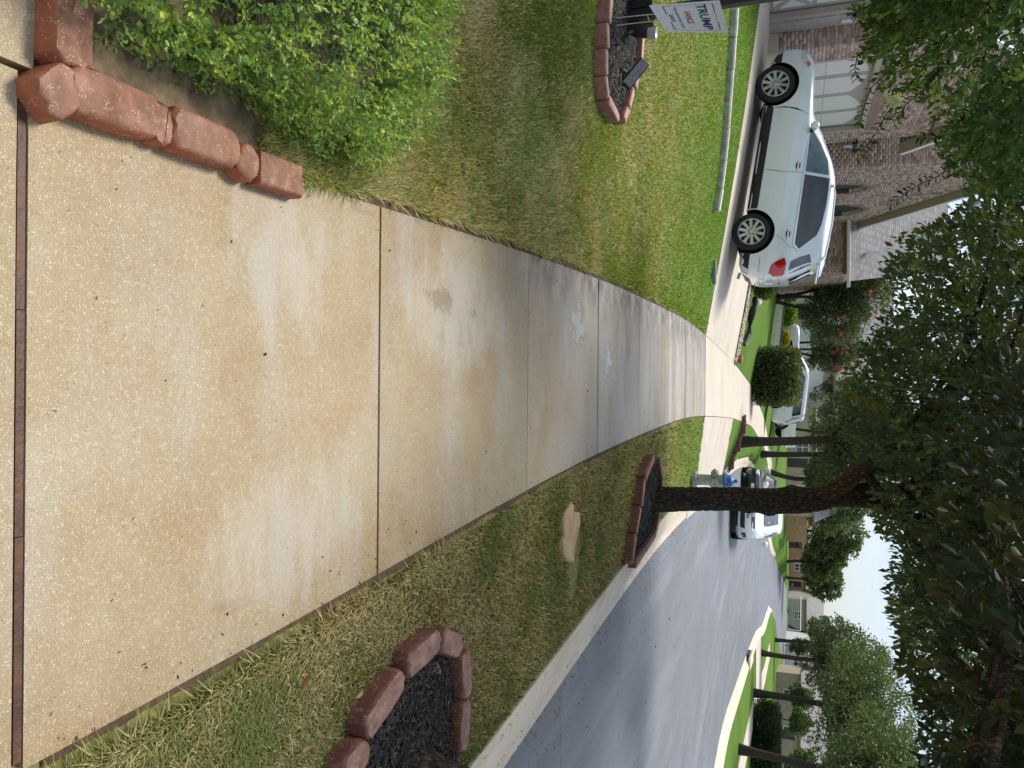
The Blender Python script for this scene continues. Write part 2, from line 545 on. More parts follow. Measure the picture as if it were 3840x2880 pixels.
PALE = [(-.40, 2.15, .16, .16), (-.35, 3.6, .15, .35), (.50, 2.2, .12, .25), (.1, 8.2, .3, .5)]
M_['walk'] = walk_mat()
M_['drive'] = concrete('driveway_concrete', (.50, .43, .34), (.56, .485, .39), (.58, .51, .42), .35, .45)
M_['curb'] = concrete('curb_concrete', (.58, .48, .36), (.66, .56, .43), (.70, .62, .50), .4, .9, False)
M_['joint'] = simple('joint_dirt', (.09, .058, .032), .95, var=.4, scale=30, kind='pos')
M_['board'] = simple('expansion_board', (.075, .028, .012), .6, var=.6, scale=9, bmp=.4, bscale=60, kind='pos')
M_['soil'] = simple('soil', (.16, .115, .065), .95, var=.5, scale=14, bmp=.8, bscale=70, kind='pos')
M_['blackplastic'] = simple('black_plastic', (.018, .018, .019), .5)
M_['blackmetal'] = simple('black_metal', (.010, .010, .012), .38)
M_['glass'] = simple('tinted_glass', (.012, .017, .019), .03, var=.2, scale=2, coat=1.0)
M_['rubber'] = simple('tyre_rubber', (.012, .012, .013), .75, bmp=.2, bscale=90)
M_['alloy'] = simple('alloy', (.52, .51, .48), .32, .75)
M_['chrome'] = simple('chrome', (.7, .7, .7), .12, 1.0, var=.05)
M_['whitep'] = simple('white_paint', (.78, .78, .77), .5, var=.05)

# asphalt: worn grey sealcoat with pale tyre arcs and litter near the gutter
m_, n, b, _ = new_mat('asphalt')
v = pos(n)
c = ramp(n, noise(n, v, .5, 6, .6), [(.3, (.112, .120, .133)), (.7, (.148, .156, .170))])
stx = ramp(n, noise(n, pos(n, (1.6, .12, 1)), 1.2, 6, .65), [(.50, 0.0), (.70, .7)])
c = mixc(n, stx, c, (.22, .235, .26))
vo = N(n, 'TexVoronoi', Scale=130.0); n.links.new(v, vo.inputs['Vector'])
c = mixc(n, ramp(n, vo.outputs['Distance'], [(.12, .8), (.45, 0.0)]), c, (.26, .26, .27))
c = mixc(n, 1.0, c, ramp(n, noise(n, v, 240, 3, .8), [(.25, .7), (.75, 1.3)]), 'MULTIPLY')
ck = N(n, 'TexVoronoi', Scale=.42, feature='DISTANCE_TO_EDGE'); wv_ = N(n, 'VectorMath', operation='ADD'); n.links.new(v, wv_.inputs[0]); n.links.new(noise(n, v, 1.5, 5, .7, 'Color'), wv_.inputs[1]); n.links.new(wv_.outputs[0], ck.inputs['Vector'])
ckm = N(n, 'Math', operation='MULTIPLY'); n.links.new(ramp(n, ck.outputs['Distance'], [(.0, .75), (.006, 0.0)]), ckm.inputs[0]); n.links.new(ramp(n, noise(n, v, .5, 2), [(.5, 0.0), (.58, 1.0)]), ckm.inputs[1])
c = mixc(n, ckm.outputs[0], c, (.03, .03, .032))
c = mixc(n, ramp(n, noise(n, pos(n, (1, .4, 1)), .9, 6, .7), [(.60, 0.0), (.72, .5)]), c, (.085, .088, .094))
n.links.new(c, b.inputs['Base Color'])
n.links.new(ramp(n, noise(n, v, .8, 4), [(.3, .5), (.7, .68)]), b.inputs['Roughness'])
bump(n, b, noise(n, v, 160, 4), .35, .004)
M_['asphalt'] = m_

# lawn ground under the blades
m_, n, b, _ = new_mat('lawn_ground')
v = pos(n)
sep = N(n, 'SeparateXYZ'); n.links.new(n.nodes.new('ShaderNodeNewGeometry').outputs['Position'], sep.inputs[0])
near = ramp(n, noise(n, v, 1.6, 5), [(.32, (.28, .225, .11)), (.5, (.25, .235, .085)), (.7, (.17, .21, .055))])
fine = ramp(n, noise(n, v, 38, 4), [(.25, .55), (.75, 1.35)])
near = mixc(n, 1.0, near, fine, 'MULTIPLY')
farc = ramp(n, noise(n, pos(n, (.35, .35, 1)), 1.0, 5), [(.3, (.085, .155, .022)), (.7, (.115, .20, .032))])
farc = mixc(n, 1.0, farc, ramp(n, noise(n, v, 14, 5), [(.3, .8), (.7, 1.15)]), 'MULTIPLY')
mr = N(n, 'MapRange'); mr.inputs['From Min'].default_value = 9; mr.inputs['From Max'].default_value = 14
n.links.new(sep.outputs['Y'], mr.inputs['Value'])
n.links.new(mixc(n, mr.outputs[0], near, farc), b.inputs['Base Color'])
b.inputs['Roughness'].default_value = .95
b.inputs['Specular IOR Level'].default_value = .1
bump(n, b, noise(n, v, 45, 5), .9, .02)
M_['lawn'] = m_

# bark with deep furrows
def bark(name, c0, c1):
    m_, n, b, _ = new_mat(name)
    v = pos(n, (1, 1, .28), 'obj')
    vo = N(n, 'TexVoronoi', Scale=38.0, feature='DISTANCE_TO_EDGE'); n.links.new(v, vo.inputs['Vector'])
    nn = noise(n, v, 30, 5, .65)
    a = N(n, 'Math', operation='MULTIPLY'); n.links.new(vo.outputs['Distance'], a.inputs[0]); n.links.new(nn, a.inputs[1])
    n.links.new(ramp(n, a.outputs[0], [(.0, c0), (.22, c1)]), b.inputs['Base Color'])
    b.inputs['Roughness'].default_value = .9
    b.inputs['Specular IOR Level'].default_value = .2
    bump(n, b, a.outputs[0], .9, .02)
    return m_
M_['bark'] = bark('bark', (.022, .016, .012), (.13, .10, .075))
M_['bark_far'] = bark('bark_far', (.030, .024, .018), (.10, .08, .06))

# red cast edging blocks: wet red sides, paler worn speckled tops
def block_mat(name, s0, s1, t0, t1, t2):
    m_, n, b, _ = new_mat(name)
    v = pos(n, kind='obj')
    g = n.nodes.new('ShaderNodeNewGeometry')
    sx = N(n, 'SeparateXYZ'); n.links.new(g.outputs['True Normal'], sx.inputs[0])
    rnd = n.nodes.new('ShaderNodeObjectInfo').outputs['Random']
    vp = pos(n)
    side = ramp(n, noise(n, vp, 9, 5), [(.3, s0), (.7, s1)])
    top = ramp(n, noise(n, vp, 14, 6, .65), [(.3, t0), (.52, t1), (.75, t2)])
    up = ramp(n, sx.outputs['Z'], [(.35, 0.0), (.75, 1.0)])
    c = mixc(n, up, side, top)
    vo = N(n, 'TexVoronoi', Scale=190.0); n.links.new(vp, vo.inputs['Vector'])
    sel = ramp(n, noise(n, vp, 40, 2), [(.52, 0.0), (.6, 1.0)])
    spk = N(n, 'Math', operation='MULTIPLY'); n.links.new(ramp(n, vo.outputs['Distance'], [(.2, .9), (.38, 0.0)]), spk.inputs[0]); n.links.new(sel, spk.inputs[1])
    c = mixc(n, spk.outputs[0], c, (.62, .42, .28))
    n.links.new(c, b.inputs['Base Color'])
    n.links.new(ramp(n, noise(n, vp, 6, 3), [(.35, .62), (.65, .9)]), b.inputs['Roughness'])
    bump(n, b, noise(n, vp, 110, 5, .65), .5, .005)
    return m_
M_['block'] = block_mat('red_block', (.26, .064, .024), (.40, .125, .055), (.13, .060, .034), (.24, .110, .065), (.36, .19, .13))
M_['block_pale'] = block_mat('pale_red_block', (.20, .075, .05), (.32, .15, .11), (.28, .15, .115), (.40, .235, .19), (.50, .33, .275))
M_['block_dark'] = block_mat('dark_red_block', (.115, .034, .020), (.20, .068, .042), (.15, .075, .053), (.27, .145, .108), (.40, .25, .20))


# ------------------------------------------------------------------ ground
def grid_axis(parts):
    out = []
    for a, b_, st in parts: out += list(np.arange(a, b_, st))
    return np.array(sorted(set(np.round(out, 4))))
gx = grid_axis([(-700, -60, 40), (-60, -14, 2.0), (-14, -3, .35), (-3, 4, .12), (4, 20, .5), (20, 60, 1.0), (60, 701, 40)])
gy = grid_axis([(-60, -4, 8), (-4, 16, .16), (16, 32, .4), (32, 141, 1.0), (140, 1001, 40)])
GX, GY = np.meshgrid(gx, gy)
GZ = T(GX, GY) - .012
inr = (GX > road_l(GY) - CURB + .08) & (GX < road_r(GY) + .36) & (GY < 140)
GZ = np.where(inr, np.minimum(GZ, road_z(GX, GY) - .10), GZ)
ins = (GX > side_l(GY) + .05) & (GX < side_r(GY) - .05) & (GY < 60)
GZ = np.where(ins, GZ - .09, GZ)
ind = ((GX > side_r(GY)) & (GX < road_l(GY)) & (GY > 14.95 - .95 * np.clip((GX - side_r(GY)) / (road_l(GY) - side_r(GY)), 0, 1)) & (GY < 21.5 + 1.6 * np.clip((GX - side_r(GY)) / (road_l(GY) - side_r(GY)), 0, 1))) | (GX > -7.6) & (GX < road_l(GY)) & (GY > 14.85) & (GY < 21.5)
GZ = np.where(ind, GZ - .10, GZ)
infr = (GX > -3) & (GX < side_r(GY) - .05) & (GY < 1.27)
GZ = np.where(infr, GZ - .09, GZ)
V = np.stack([GX, GY, GZ], -1).reshape(-1, 3)
nx, ny = len(gx), len(gy)
ii = np.arange(nx * ny).reshape(ny, nx)
F = np.stack([ii[:-1, :-1], ii[:-1, 1:], ii[1:, 1:], ii[1:, :-1]], -1).reshape(-1, 4)
o = np_mesh('ground', V, F, M_['lawn'], smooth=True); tag(o, 'green and straw coloured lawn ground along the street', kind='structure')

def strip(name, A, B, zf, off, mat, parent=None, nc=6, thick=0.0, smooth=True):
    """sheet between two polylines (same count) laid on height zf + off"""
    A = np.array(A, float); B = np.array(B, float)
    t = np.linspace(0, 1, nc + 1)[None, :, None]
    P = A[:, None, :2] * (1 - t) + B[:, None, :2] * t
    Z = zf(P[..., 0], P[..., 1]) + off
    V = np.concatenate([P, Z[..., None]], -1)
    n0, n1 = V.shape[:2]
    V = V.reshape(-1, 3)
    id_ = np.arange(n0 * n1).reshape(n0, n1)
    Fq = np.stack([id_[:-1, :-1], id_[:-1, 1:], id_[1:, 1:], id_[1:, :-1]], -1).reshape(-1, 4)
    if thick:
        per = list(id_[:, 0]) + list(id_[-1, 1:]) + list(id_[-2::-1, -1]) + list(id_[0, -2:0:-1])
        lo = len(V)
        V = np.vstack([V, V[per] - np.array([0, 0, thick])])
        k = len(per)
        sk = np.array([(per[i], per[(i + 1) % k], lo + (i + 1) % k, lo + i) for i in range(k)])
        Fq = np.vstack([Fq, sk])
    me = bpy.data.meshes.new(name)
    me.from_pydata(V.tolist(), [], Fq.tolist())
    bm = bmesh.new(); bm.from_mesh(me)
    bmesh.ops.recalc_face_normals(bm, faces=bm.faces)
    bm.faces.ensure_lookup_table()
    if sum(f.normal.z for f in bm.faces) < 0:
        bmesh.ops.reverse_faces(bm, faces=bm.faces)
    bm.to_mesh(me); bm.free()
    me.materials.append(mat)
    return mesh_obj(name, me, None, parent)

Z0 = lambda X, Y: 0.0 * np.asarray(X, float)

# --- road
ys = np.concatenate([np.arange(-8, 30, 1.0), np.arange(30, 138, 3.0)])
o = strip('road', np.stack([road_l(ys) - .02, ys], 1), np.stack([road_r(ys) + .02, ys], 1), road_z, 0, M_['asphalt'], nc=10)
tag(o, 'grey asphalt street curving away to the right', kind='structure')

# --- curbs: mountable section, cast in lengths
def curb_run(name, ya, yb, edge, sgn, step, label):
    root = None
    y = ya; k = 0
    prof = [(0.0, .006), (.10, .02), (.20, .07), (.30, .125), (CURB - .04, .17), (CURB, .175)]
    while y < yb - 1e-6:
        y2 = min(yb, y + step - .008)
        yy = np.linspace(y, y2, max(2, int((y2 - y) / .5) + 1))
        V = []; Fq = []
        for yv in yy:
            dx = float(edge(yv + .05) - edge(yv - .05)) / .1
            nrm = np.array([1, -dx]) / math.hypot(1, dx) * sgn
            e = float(edge(yv)); rz = float(road_z(e, yv))
            for (q, h) in prof + [(CURB, -.2), (0.0, -.2)]:
                V.append((e + nrm[0] * q, yv + nrm[1] * q, rz + h))
        np_ = len(prof) + 2
        for i in range(len(yy) - 1):
            for j in range(np_):
                j2 = (j + 1) % np_
                Fq.append((i * np_ + j, i * np_ + j2, (i + 1) * np_ + j2, (i + 1) * np_ + j))
        Fq += [tuple(range(np_)), tuple((len(yy) - 1) * np_ + j for j in range(np_))]
        mb = MB(); mb.v = V; mb.f = Fq
        if root is None:
            root = mb.build(name, M_['curb'], None, True); tag(root, label, kind='structure')
        else: mb.build('curb_length', M_['curb'], root, True)
        y += step
    return root
curb_run('curb', -4.0, 13.85, road_l, -1, 3.05, 'pale concrete mountable curb between the verge and the street')
curb_run('curb', 23.3, 96.0, road_l, -1, 6.1, 'pale concrete curb beyond the neighbouring driveway apron')
curb_run('curb', -4.0, 138.0, road_r, 1, 6.1, 'pale concrete curb along the far side of the street')

# --- sidewalk slabs
JY = [1.24] + [float(on_z(fx, 1440, 0).y) for fx in (1421, 1979, 2241, 2396, 2506, 2569)] + [14.75]
y = 23.6
FAR_J = [21.7]
while y < 60: FAR_J.append(y); y += 1.83
bed = strip('sidewalk', np.stack([side_l(ys[ys < 62]) + .03, ys[ys < 62]], 1), np.stack([side_r(ys[ys < 62]) - .03, ys[ys < 62]], 1), T, -.05, M_['joint'], nc=1)
tag(bed, 'tan broom finished concrete sidewalk curving past the driveway', kind='structure')
def slab(ya, yb, parent, mat, gap=.007, lz=T, off=.0, thick=.09, xl=side_l, xr=side_r, nm='slab'):
    yy = np.linspace(ya + gap, yb - gap, max(3, int((yb - ya) / .3)))
    return strip(nm, np.stack([xl(yy) + 0 * yy, yy], 1), np.stack([xr(yy) + 0 * yy, yy], 1), lz, off, mat, parent, nc=8, thick=thick)
tz = [0, .001, -.001, .002, 0, -.001, .001]
for i in range(len(JY) - 1): slab(JY[i], JY[i + 1], bed, M_['walk'], off=tz[i], gap=.007 if i < 3 else .013)
for i in range(len(FAR_J) - 1): slab(FAR_J[i], FAR_J[i + 1], bed, M_['drive'])
slab(-1.2, 1.226, bed, M_['walk'], xl=lambda y_: -.66 + 0 * y_, xr=side_r)
slab(-1.2, 1.262, bed, M_['walk'], xl=lambda y_: -3.0 + 0 * y_, xr=lambda y_: -.675 + 0 * y_)
eb = MB()
xa, xb = -.64, float(side_r(1.2)) - .02
for i in range(3):
    a = xa + (xb - xa) * i / 3; c_ = xa + (xb - xa) * (i + 1) / 3
    eb.box(((a + c_) / 2, 1.233, -.037 + .001 * i), (c_ - a - .002, .019, .07))
eb.build('expansion_board', M_['board'], bed)

yg = np.arange(1.3, 14.6, .07)
for nm_, sg_ in (('edge_soil', 1), ('edge_soil', -1)):
    e0 = side_r(yg) if sg_ > 0 else side_l(yg)
    strip(nm_, np.stack([e0 - sg_ * .02, yg], 1), np.stack([e0 + sg_ * (.014 + .045 * fbm(yg * 5, yg * 0, 3 + sg_) ** 2), yg], 1), T, -.004, M_['joint'], bed, nc=2)

# --- driveway of the brick house
def dr_near(x): return 14.72 + .0 * x
def dr_far(x): return 21.62 + .0 * x
db = strip('driveway', [(-7.6, 14.8), (-4, 14.8), (-1.2, 14.8)], [(-7.6, 21.5), (-4, 21.5), (-.9, 21.5)], lambda X, Y: np.where(X > side_r(Y), T(X, Y) * 0 + np.minimum(T(X, Y), 0), T(X, Y)), -.055, M_['joint'], nc=8)
tag(db, 'pale concrete driveway sloping up to the brick house garage', kind='structure')
def dpan(pA, pB, zf=T, mat=M_['drive'], nc=8, nm='slab'):
    return strip(nm, pA, pB, zf, .004, mat, db, nc=nc, thick=.07)
def row(xa, xb, ya, yb, k=9):
    xs = np.linspace(xa, xb, k)
    return [(x, ya) for x in xs], [(x, yb) for x in xs]
sl0 = float(side_l(14.75)); sl1 = float(side_l(21.6))
for (xa, xb) in ((-7.6, -4.35), (-4.335, None)):
    for (ya, yb) in ((14.75, 18.15), (18.165, 21.6)):
        ea = xb if xb is not None else float(side_l(ya)) - .012
        ebx = xb if xb is not None else float(side_l(yb)) - .012
        A = [(x, ya) for x in np.linspace(xa, ea, 9)]; B = [(x, yb) for x in np.linspace(xa, ebx, 9)]
        dpan(A, B)
# sidewalk crossing the driveway and apron to the street
slab(14.762, 18.15, bed, M_['drive'], off=.004)
slab(18.165, 21.69, bed, M_['drive'], off=.004)
def apz(X, Y):
    e = np.clip((X - side_r(Y)) / np.maximum(road_l(Y) - side_r(Y), .1), 0, 1)
    return (1 - e) * T(side_r(Y), Y) + e * (road_z(X, Y) + .012)
for (ya, yb, fa, fb) in ((14.77, 18.15, -.95, 0), (18.165, 21.69, 0, 1.6)):
    yy = np.linspace(ya, yb, 12); k = np.linspace(0, 1, 12)
    y2 = yy + fa * (1 - k) + fb * k
    strip('apron_slab', np.stack([side_r(yy) + .012, yy], 1), np.stack([road_l(y2) + .02, y2], 1), apz, .003, M_['drive'], db, nc=8, thick=.2)

# ------------------------------------------------------------------ foliage tools
def unit(v):
    return v / np.maximum(np.linalg.norm(v, axis=-1, keepdims=True), 1e-9)

def rand_dirs(n, g=None):
    g = g or rng
    return unit(g.normal(size=(n, 3)))

def leaves(name, C, A, L, Wd, col, mat, parent=None, hi=False, nrm=None, fold=.25, g=None):
    """C base points, A leaf axes, L lengths, Wd widths, col (n,3)"""
    g = g or rng
    n = len(C)
    A = unit(A)
    q = nrm if nrm is not None else rand_dirs(n, g)
    Bv = unit(np.cross(A, q)); Nn = np.cross(Bv, A)
    L = np.asarray(L)[:, None]; Wd = np.asarray(Wd)[:, None]
    if hi:
        st = [(0, 0, 0), (.32, .36, fold), (.68, .5, fold * .9), (1.0, 0, -.06), (.68, -.5, fold * .9), (.32, -.36, fold), (.55, 0, 0)]
        V = np.stack([C + A * L * a + Bv * Wd * b_ + Nn * Wd * c_ for a, b_, c_ in st], 1)
        fs = np.array([(0, 1, 6), (1, 2, 6), (2, 3, 6), (3, 4, 6), (4, 5, 6), (5, 0, 6)])
        k = 7
    else:
        st = [(0, 0, 0), (.5, .5, fold), (1, 0, 0), (.5, -.5, fold)]
        V = np.stack([C + A * L * a + Bv * Wd * b_ + Nn * Wd * c_ for a, b_, c_ in st], 1)
        fs = np.array([(0, 1, 2), (0, 2, 3)])
        k = 4
    F = (np.arange(n)[:, None, None] * k + fs[None]).reshape(-1, 3)
    cc = np.repeat(col, k, 0)
    return np_mesh(name, V.reshape(-1, 3), F, mat, parent, cc)

def jitter(c, n, amt=.2, hue=.08, g=None):
    g = g or rng
    c = np.asarray(c, float)
    if c.ndim == 1: c = np.repeat(c[None], n, 0)
    k = 1 + g.uniform(-amt, amt, (n, 1))
    h = 1 + g.uniform(-hue, hue, (n, 3))
    return np.clip(c * k * h, 0, 1)

def pick(n, cols, w, g=None):
    g = g or rng
    return np.asarray(cols, float)[g.choice(len(cols), n, p=np.array(w) / sum(w))]

def bark_trunk(name, path, rad, mat, parent, nu=72, nv=160, amp=.012, seed=3, lumps=()):
    """trunk skin with real furrows"""
    path = np.array(path, float); rad = np.array(rad, float)
    s = np.concatenate([[0], np.cumsum(np.linalg.norm(np.diff(path, axis=0), axis=1))])
    t = np.linspace(0, s[-1], nv)
    P = np.stack([np.interp(t, s, path[:, i]) for i in range(3)], 1)
    k = max(3, nv // 14); ker = np.hanning(2 * k + 1); ker /= ker.sum()
    for i in range(3):
        pd = np.concatenate([2 * P[0, i] - P[k:0:-1, i], P[:, i], 2 * P[-1, i] - P[-2:-k - 2:-1, i]])
        P[:, i] = np.convolve(pd, ker, 'valid')
    Rr = np.interp(t, s, rad)
    Tn = unit(np.gradient(P, axis=0))
    a = unit(np.cross(Tn, np.array([[0., 1., 0.05]]))); b_ = np.cross(Tn, a)
    th = np.linspace(0, 2 * PI, nu, endpoint=False)
    TH, TT = np.meshgrid(th, t)
    w1 = np.abs(fbm(TH * nu / 11.0 + 2.2 * fbm(TT * 9, TH * 2, 9), TT * 11, seed) - .5) * 2
    wrap = np.abs(fbm((TH - 2 * PI) * nu / 11.0 + 2.2 * fbm(TT * 9, (TH - 2 * PI) * 2, 9), TT * 11, seed) - .5) * 2
    bl = sstep((TH - 5.4) / .88)
    w = w1 * (1 - bl) + wrap * bl
    big = fbm(np.cos(TH) * 1.5 + TT * 1.3, np.sin(TH) * 1.5, seed + 5) - .5
    rr = Rr[:, None] * (1 + .16 * big) + amp * (sstep(w * 2.2) - .6)
    for (tz_, ang, sz, h) in lumps:
        da = np.angle(np.exp(1j * (TH - ang)))
        rr = rr + h * np.exp(-((TT - tz_) / sz) ** 2 - (da / .55) ** 2)
    V = P[:, None] + rr[..., None] * (np.cos(TH)[..., None] * a[:, None] + np.sin(TH)[..., None] * b_[:, None])
    id_ = np.arange(nu * nv).reshape(nv, nu)
    nxt = np.roll(id_, -1, 1)
    F = np.stack([id_[:-1], nxt[:-1], nxt[1:], id_[1:]], -1).reshape(-1, 4)
    return np_mesh(name, V.reshape(-1, 3), F, mat, parent, smooth=True)

def curve_pts(a, b, sag=0.0, n=7, wob=.05, g=None):
    g = g or rng
    a = np.array(a, float); b = np.array(b, float)
    t = np.linspace(0, 1, n)[:, None]
    p = a * (1 - t) + b * t
    Ln = np.linalg.norm(b - a)
    p += np.sin(t * PI) * g.normal(size=3) * wob * Ln
    p[:, 2] += (np.sin(t * PI)[:, 0]) * sag * Ln
    return p

def tree(name, label, cat, base, trunk_h, r0, blobs, nleaf, size, cols, w, group=None, lean=(0, 0), seed=1,
         flowers=None, clump=.45, parent_mat=None, multi=1, leafmat=None, droop=-.1, limbs=True):
    """crown = clumps of sprigs scattered through several ellipsoids (local coordinates)"""
    g = np.random.default_rng(seed)
    root = empty(name, base, 0, label, cat, group)
    mt = parent_mat or M_['bark_far']
    top = np.array([lean[0], lean[1], trunk_h])
    mb = MB()
    fork = []
    for k in range(multi):
        off = np.array([0., 0, 0]) if multi == 1 else np.array([math.cos(k * 2.4), math.sin(k * 2.4), 0]) * r0 * 1.6
        tp = top + (off * 4 if multi > 1 else 0)
        pts = curve_pts(off, tp, 0, 8, .03, g)
        rad = np.linspace(r0, r0 * .72, 8); rad[0] *= 1.35; rad[1] *= 1.08
        mb.tube(pts, rad, 12)
        fork.append(tp)
    mb.build('trunk', mt, root, True)
    if limbs:
        mb = MB()
        for i, (c, rad3) in enumerate(blobs):
            f0 = np.array(fork[i % len(fork)]) - np.array([0, 0, .15])
            for j in range(3):
                e = np.array(c) + g.normal(size=3) * np.array(rad3) * .42
                mb.tube(curve_pts(f0, e, .08, 7, .07, g), np.linspace(r0 * .5, r0 * .07, 7), 6)
        mb.build('limb', mt, root, True)
    vol = np.array([r3[0] * r3[1] * r3[2] for _, r3 in blobs]); vol = vol ** .67; vol /= vol.sum()
    C = []; A = []; nc = max(20, int(nleaf / 26))
    for (c, r3), vv in zip(blobs, vol):
        m2 = max(8, int(nc * vv))
        d_ = rand_dirs(m2, g)
        rr = g.uniform(.35, 1, (m2, 1)) ** .45
        lump = 1 + .22 * (fbm(d_[:, :1] * 3 + 9, d_[:, 1:2] * 3 + d_[:, 2:] * 2, seed) - .5)
        cc = np.array(c) + d_ * rr * lump * np.array(r3)
        per = max(4, int(nleaf * vv / m2))
        cl = np.repeat(cc, per, 0); dd = np.repeat(d_, per, 0)
        o_ = g.normal(size=cl.shape) * clump * np.array([.5, .5, .36]) * (np.array(r3).min() / 2.2) ** .5
        C.append(cl + o_); A.append(unit(dd * .6 + unit(o_) * .5 + g.normal(size=cl.shape) * .55 + np.array([0, 0, droop])))
    C = np.vstack(C); A = np.vstack(A); n_ = len(C)
    colr = jitter(pick(n_, cols, w, g), n_, .22, .08, g)
    cl_k = 1 + .28 * (fbm(C[:, 0] * 1.1, C[:, 1] * 1.1 + C[:, 2] * 1.3, seed) - .5) * 2
    colr = np.clip(colr * cl_k[:, None], 0, 1)
    L = size * g.uniform(.7, 1.35, n_)
    leaves('crown', C, A, L, L * .55, colr, leafmat or M_['leaf'], root, g=g)
    if flowers is not None:
        nf, fc, fs = flowers
        for k in range(nf):
            c, r3 = blobs[g.integers(len(blobs))]
            d_ = rand_dirs(1, g)[0]; d_[2] = abs(d_[2]) * .6; d_[1] = -abs(d_[1])
            p = np.array(c) + unit(d_) * np.array(r3) * .98
            m3 = 46
            P = p + g.normal(size=(m3, 3)) * fs * .42
            leaves('blossom', P, rand_dirs(m3, g), np.full(m3, fs * .45), np.full(m3, fs * .4), jitter(fc, m3, .25, .06, g), M_['leaf'], root, g=g)
    return root

# ------------------------------------------------------------------ edging blocks
BLOCKS = {}
def block_mesh(L, Wb=.115, Hb=.15, rnd=True, mt='block'):
    key = (round(L, 2), Wb, Hb, rnd, mt)
    if key in BLOCKS: return BLOCKS[key]
    pl = [(-L / 2, -Wb / 2), (-L / 2, Wb / 2)]
    r_ = Wb * .5
    if rnd:
        cx = L / 2 - r_ * .75
        pl = [(-L / 2 + .014, -Wb / 2), (-L / 2 - .005, -Wb / 4), (-L / 2 - .001, 0), (-L / 2 - .005, Wb / 4), (-L / 2 + .014, Wb / 2), (0, Wb / 2 + .002), (cx, Wb / 2)]
        for k in range(1, 8):
            a = PI / 2 - PI * k / 8
            pl.append((cx + r_ * .75 * math.cos(a), r_ * math.sin(a)))
        pl += [(cx, -Wb / 2), (0, -Wb / 2 - .002)]
    else: pl = [(-L / 2, -Wb / 2), (-L / 2, Wb / 2), (L / 2, Wb / 2), (L / 2, -Wb / 2)]
    rings = [(1.0, -.08), (1.0, Hb * .70), (.96, Hb * .84), (.87, Hb * .95), (.74, Hb)]
    vs = []; fs = []
    n_ = len(pl); P = np.array(pl)
    rr = np.random.default_rng(int(L * 1000))
    for (s_, z) in rings:
        ins = (1 - s_) * Wb / 2
        for (x, y) in pl:
            nx_ = x - np.sign(x) * min(abs(x), ins * 1.0); ny_ = y - np.sign(y) * min(abs(y), ins)
            vs.append((nx_ + rr.normal() * .0012, ny_ + rr.normal() * .0012, z + rr.normal() * .0012))
    for i in range(len(rings) - 1):
        for k in range(n_):
            k2 = (k + 1) % n_
            fs.append((i * n_ + k, i * n_ + k2, (i + 1) * n_ + k2, (i + 1) * n_ + k))
    fs.append(tuple((len(rings) - 1) * n_ + k for k in range(n_)))
    mb = MB(); mb.v = vs; mb.f = fs
    me = mb.mesh('edging_block', True); me.materials.append(M_[mt])
    BLOCKS[key] = me
    return me

def block(x, y, ang, L, label, group, z=None, Wb=.115, Hb=.15, tilt=0.0, rnd=True, lift=0.0, mt='block'):
    o = bpy.data.objects.new('edging_block', block_mesh(L, Wb, Hb, rnd, mt))
    zz = float(T(x, y)) if z is None else z
    o.location = (x, y, zz + lift); o.rotation_euler = (tilt, random.uniform(-.02, .02), ang)
    link(o); tag(o, label, 'edging block', group)
    return o

def block_px(a, b_, label, group, Wb=.115, Hb=.15, gap=.006, lift=0.0, z=None, **k):
    """block whose ground line runs between two photo points"""
    pa = on_T(*a, off=Hb * .5) if z is None else on_z(*a, z + Hb * .5)
    pb = on_T(*b_, off=Hb * .5) if z is None else on_z(*b_, z + Hb * .5)
    L = math.hypot(pb.x - pa.x, pb.y - pa.y) - gap
    return block((pa.x + pb.x) / 2, (pa.y + pb.y) / 2, math.atan2(pb.y - pa.y, pb.x - pa.x), L, label, group, z=z, Wb=Wb, Hb=Hb, lift=lift, **k)

# beside the clipped shrub
G1 = 'red edging blocks around the clipped shrub'
block(-.895, 1.305, PI, .40, 'wet red edging block lying across the sidewalk end, at the photo corner', G1, z=.0, Wb=.105, Hb=.07)
block(-.635, 1.282, PI / 2 + .75, .125, 'rounded red corner edging block at the end of the brown joint board', G1, z=0.0, Wb=.10, Hb=.066)
block(-.655, 1.435, PI / 2 + .03, .27, 'long red edging block next to the rounded corner block, under the shrub', G1, z=.0, Wb=.11, Hb=.068)
block(-.652, 1.585, PI / 2 - .1, .08, 'short red edging block wedged between the two long blocks', G1, z=-.01, Wb=.105, Hb=.066)
block(-.66, 1.735, PI / 2 + .02, .26, 'long red edging block beside the dark hole under the shrub', G1, z=0.0, Wb=.11, Hb=.068)
block(-.642, 1.91, PI / 2 - .45, .095, 'small tilted red edging block with a rounded end on the sidewalk', G1, z=0.0, Wb=.10, Hb=.06)
block(-.648, 2.065, PI / 2 + .03, .22, 'last red edging block of the shrub row, jutting onto the sidewalk', G1, z=0.0, Wb=.105, Hb=.06, rnd=False)

# near street bed, lower right of the scene
G2 = 'red edging blocks of the bed around the near tree'
def P2(x, y): return (1100 + x / 2.765, 2280 + y / 2.765)
for a, b_, lb in [((420, 1700), (690, 1430), 'dark red edging block at the photo edge, nearest the leaning bark'),
                  ((640, 1260), (1060, 680), 'longest wet red edging block on the sidewalk side of the near tree bed'),
                  ((1090, 600), (1440, 300), 'red edging block with a grass tuft across it, sidewalk side of near bed'),
                  ((1470, 320), (1660, 400), 'short pale topped edging block at the head of the near tree bed'),
                  ((1700, 440), (1720, 920), 'dark sided edging block on the street side of the near bed, head end'),
                  ((1715, 950), (1670, 1480), 'low pink edging block on the street side of the near bed by bark')]:
    block_px(P2(*a), P2(*b_), lb, G2, Wb=.115, Hb=.105, mt='block_dark')

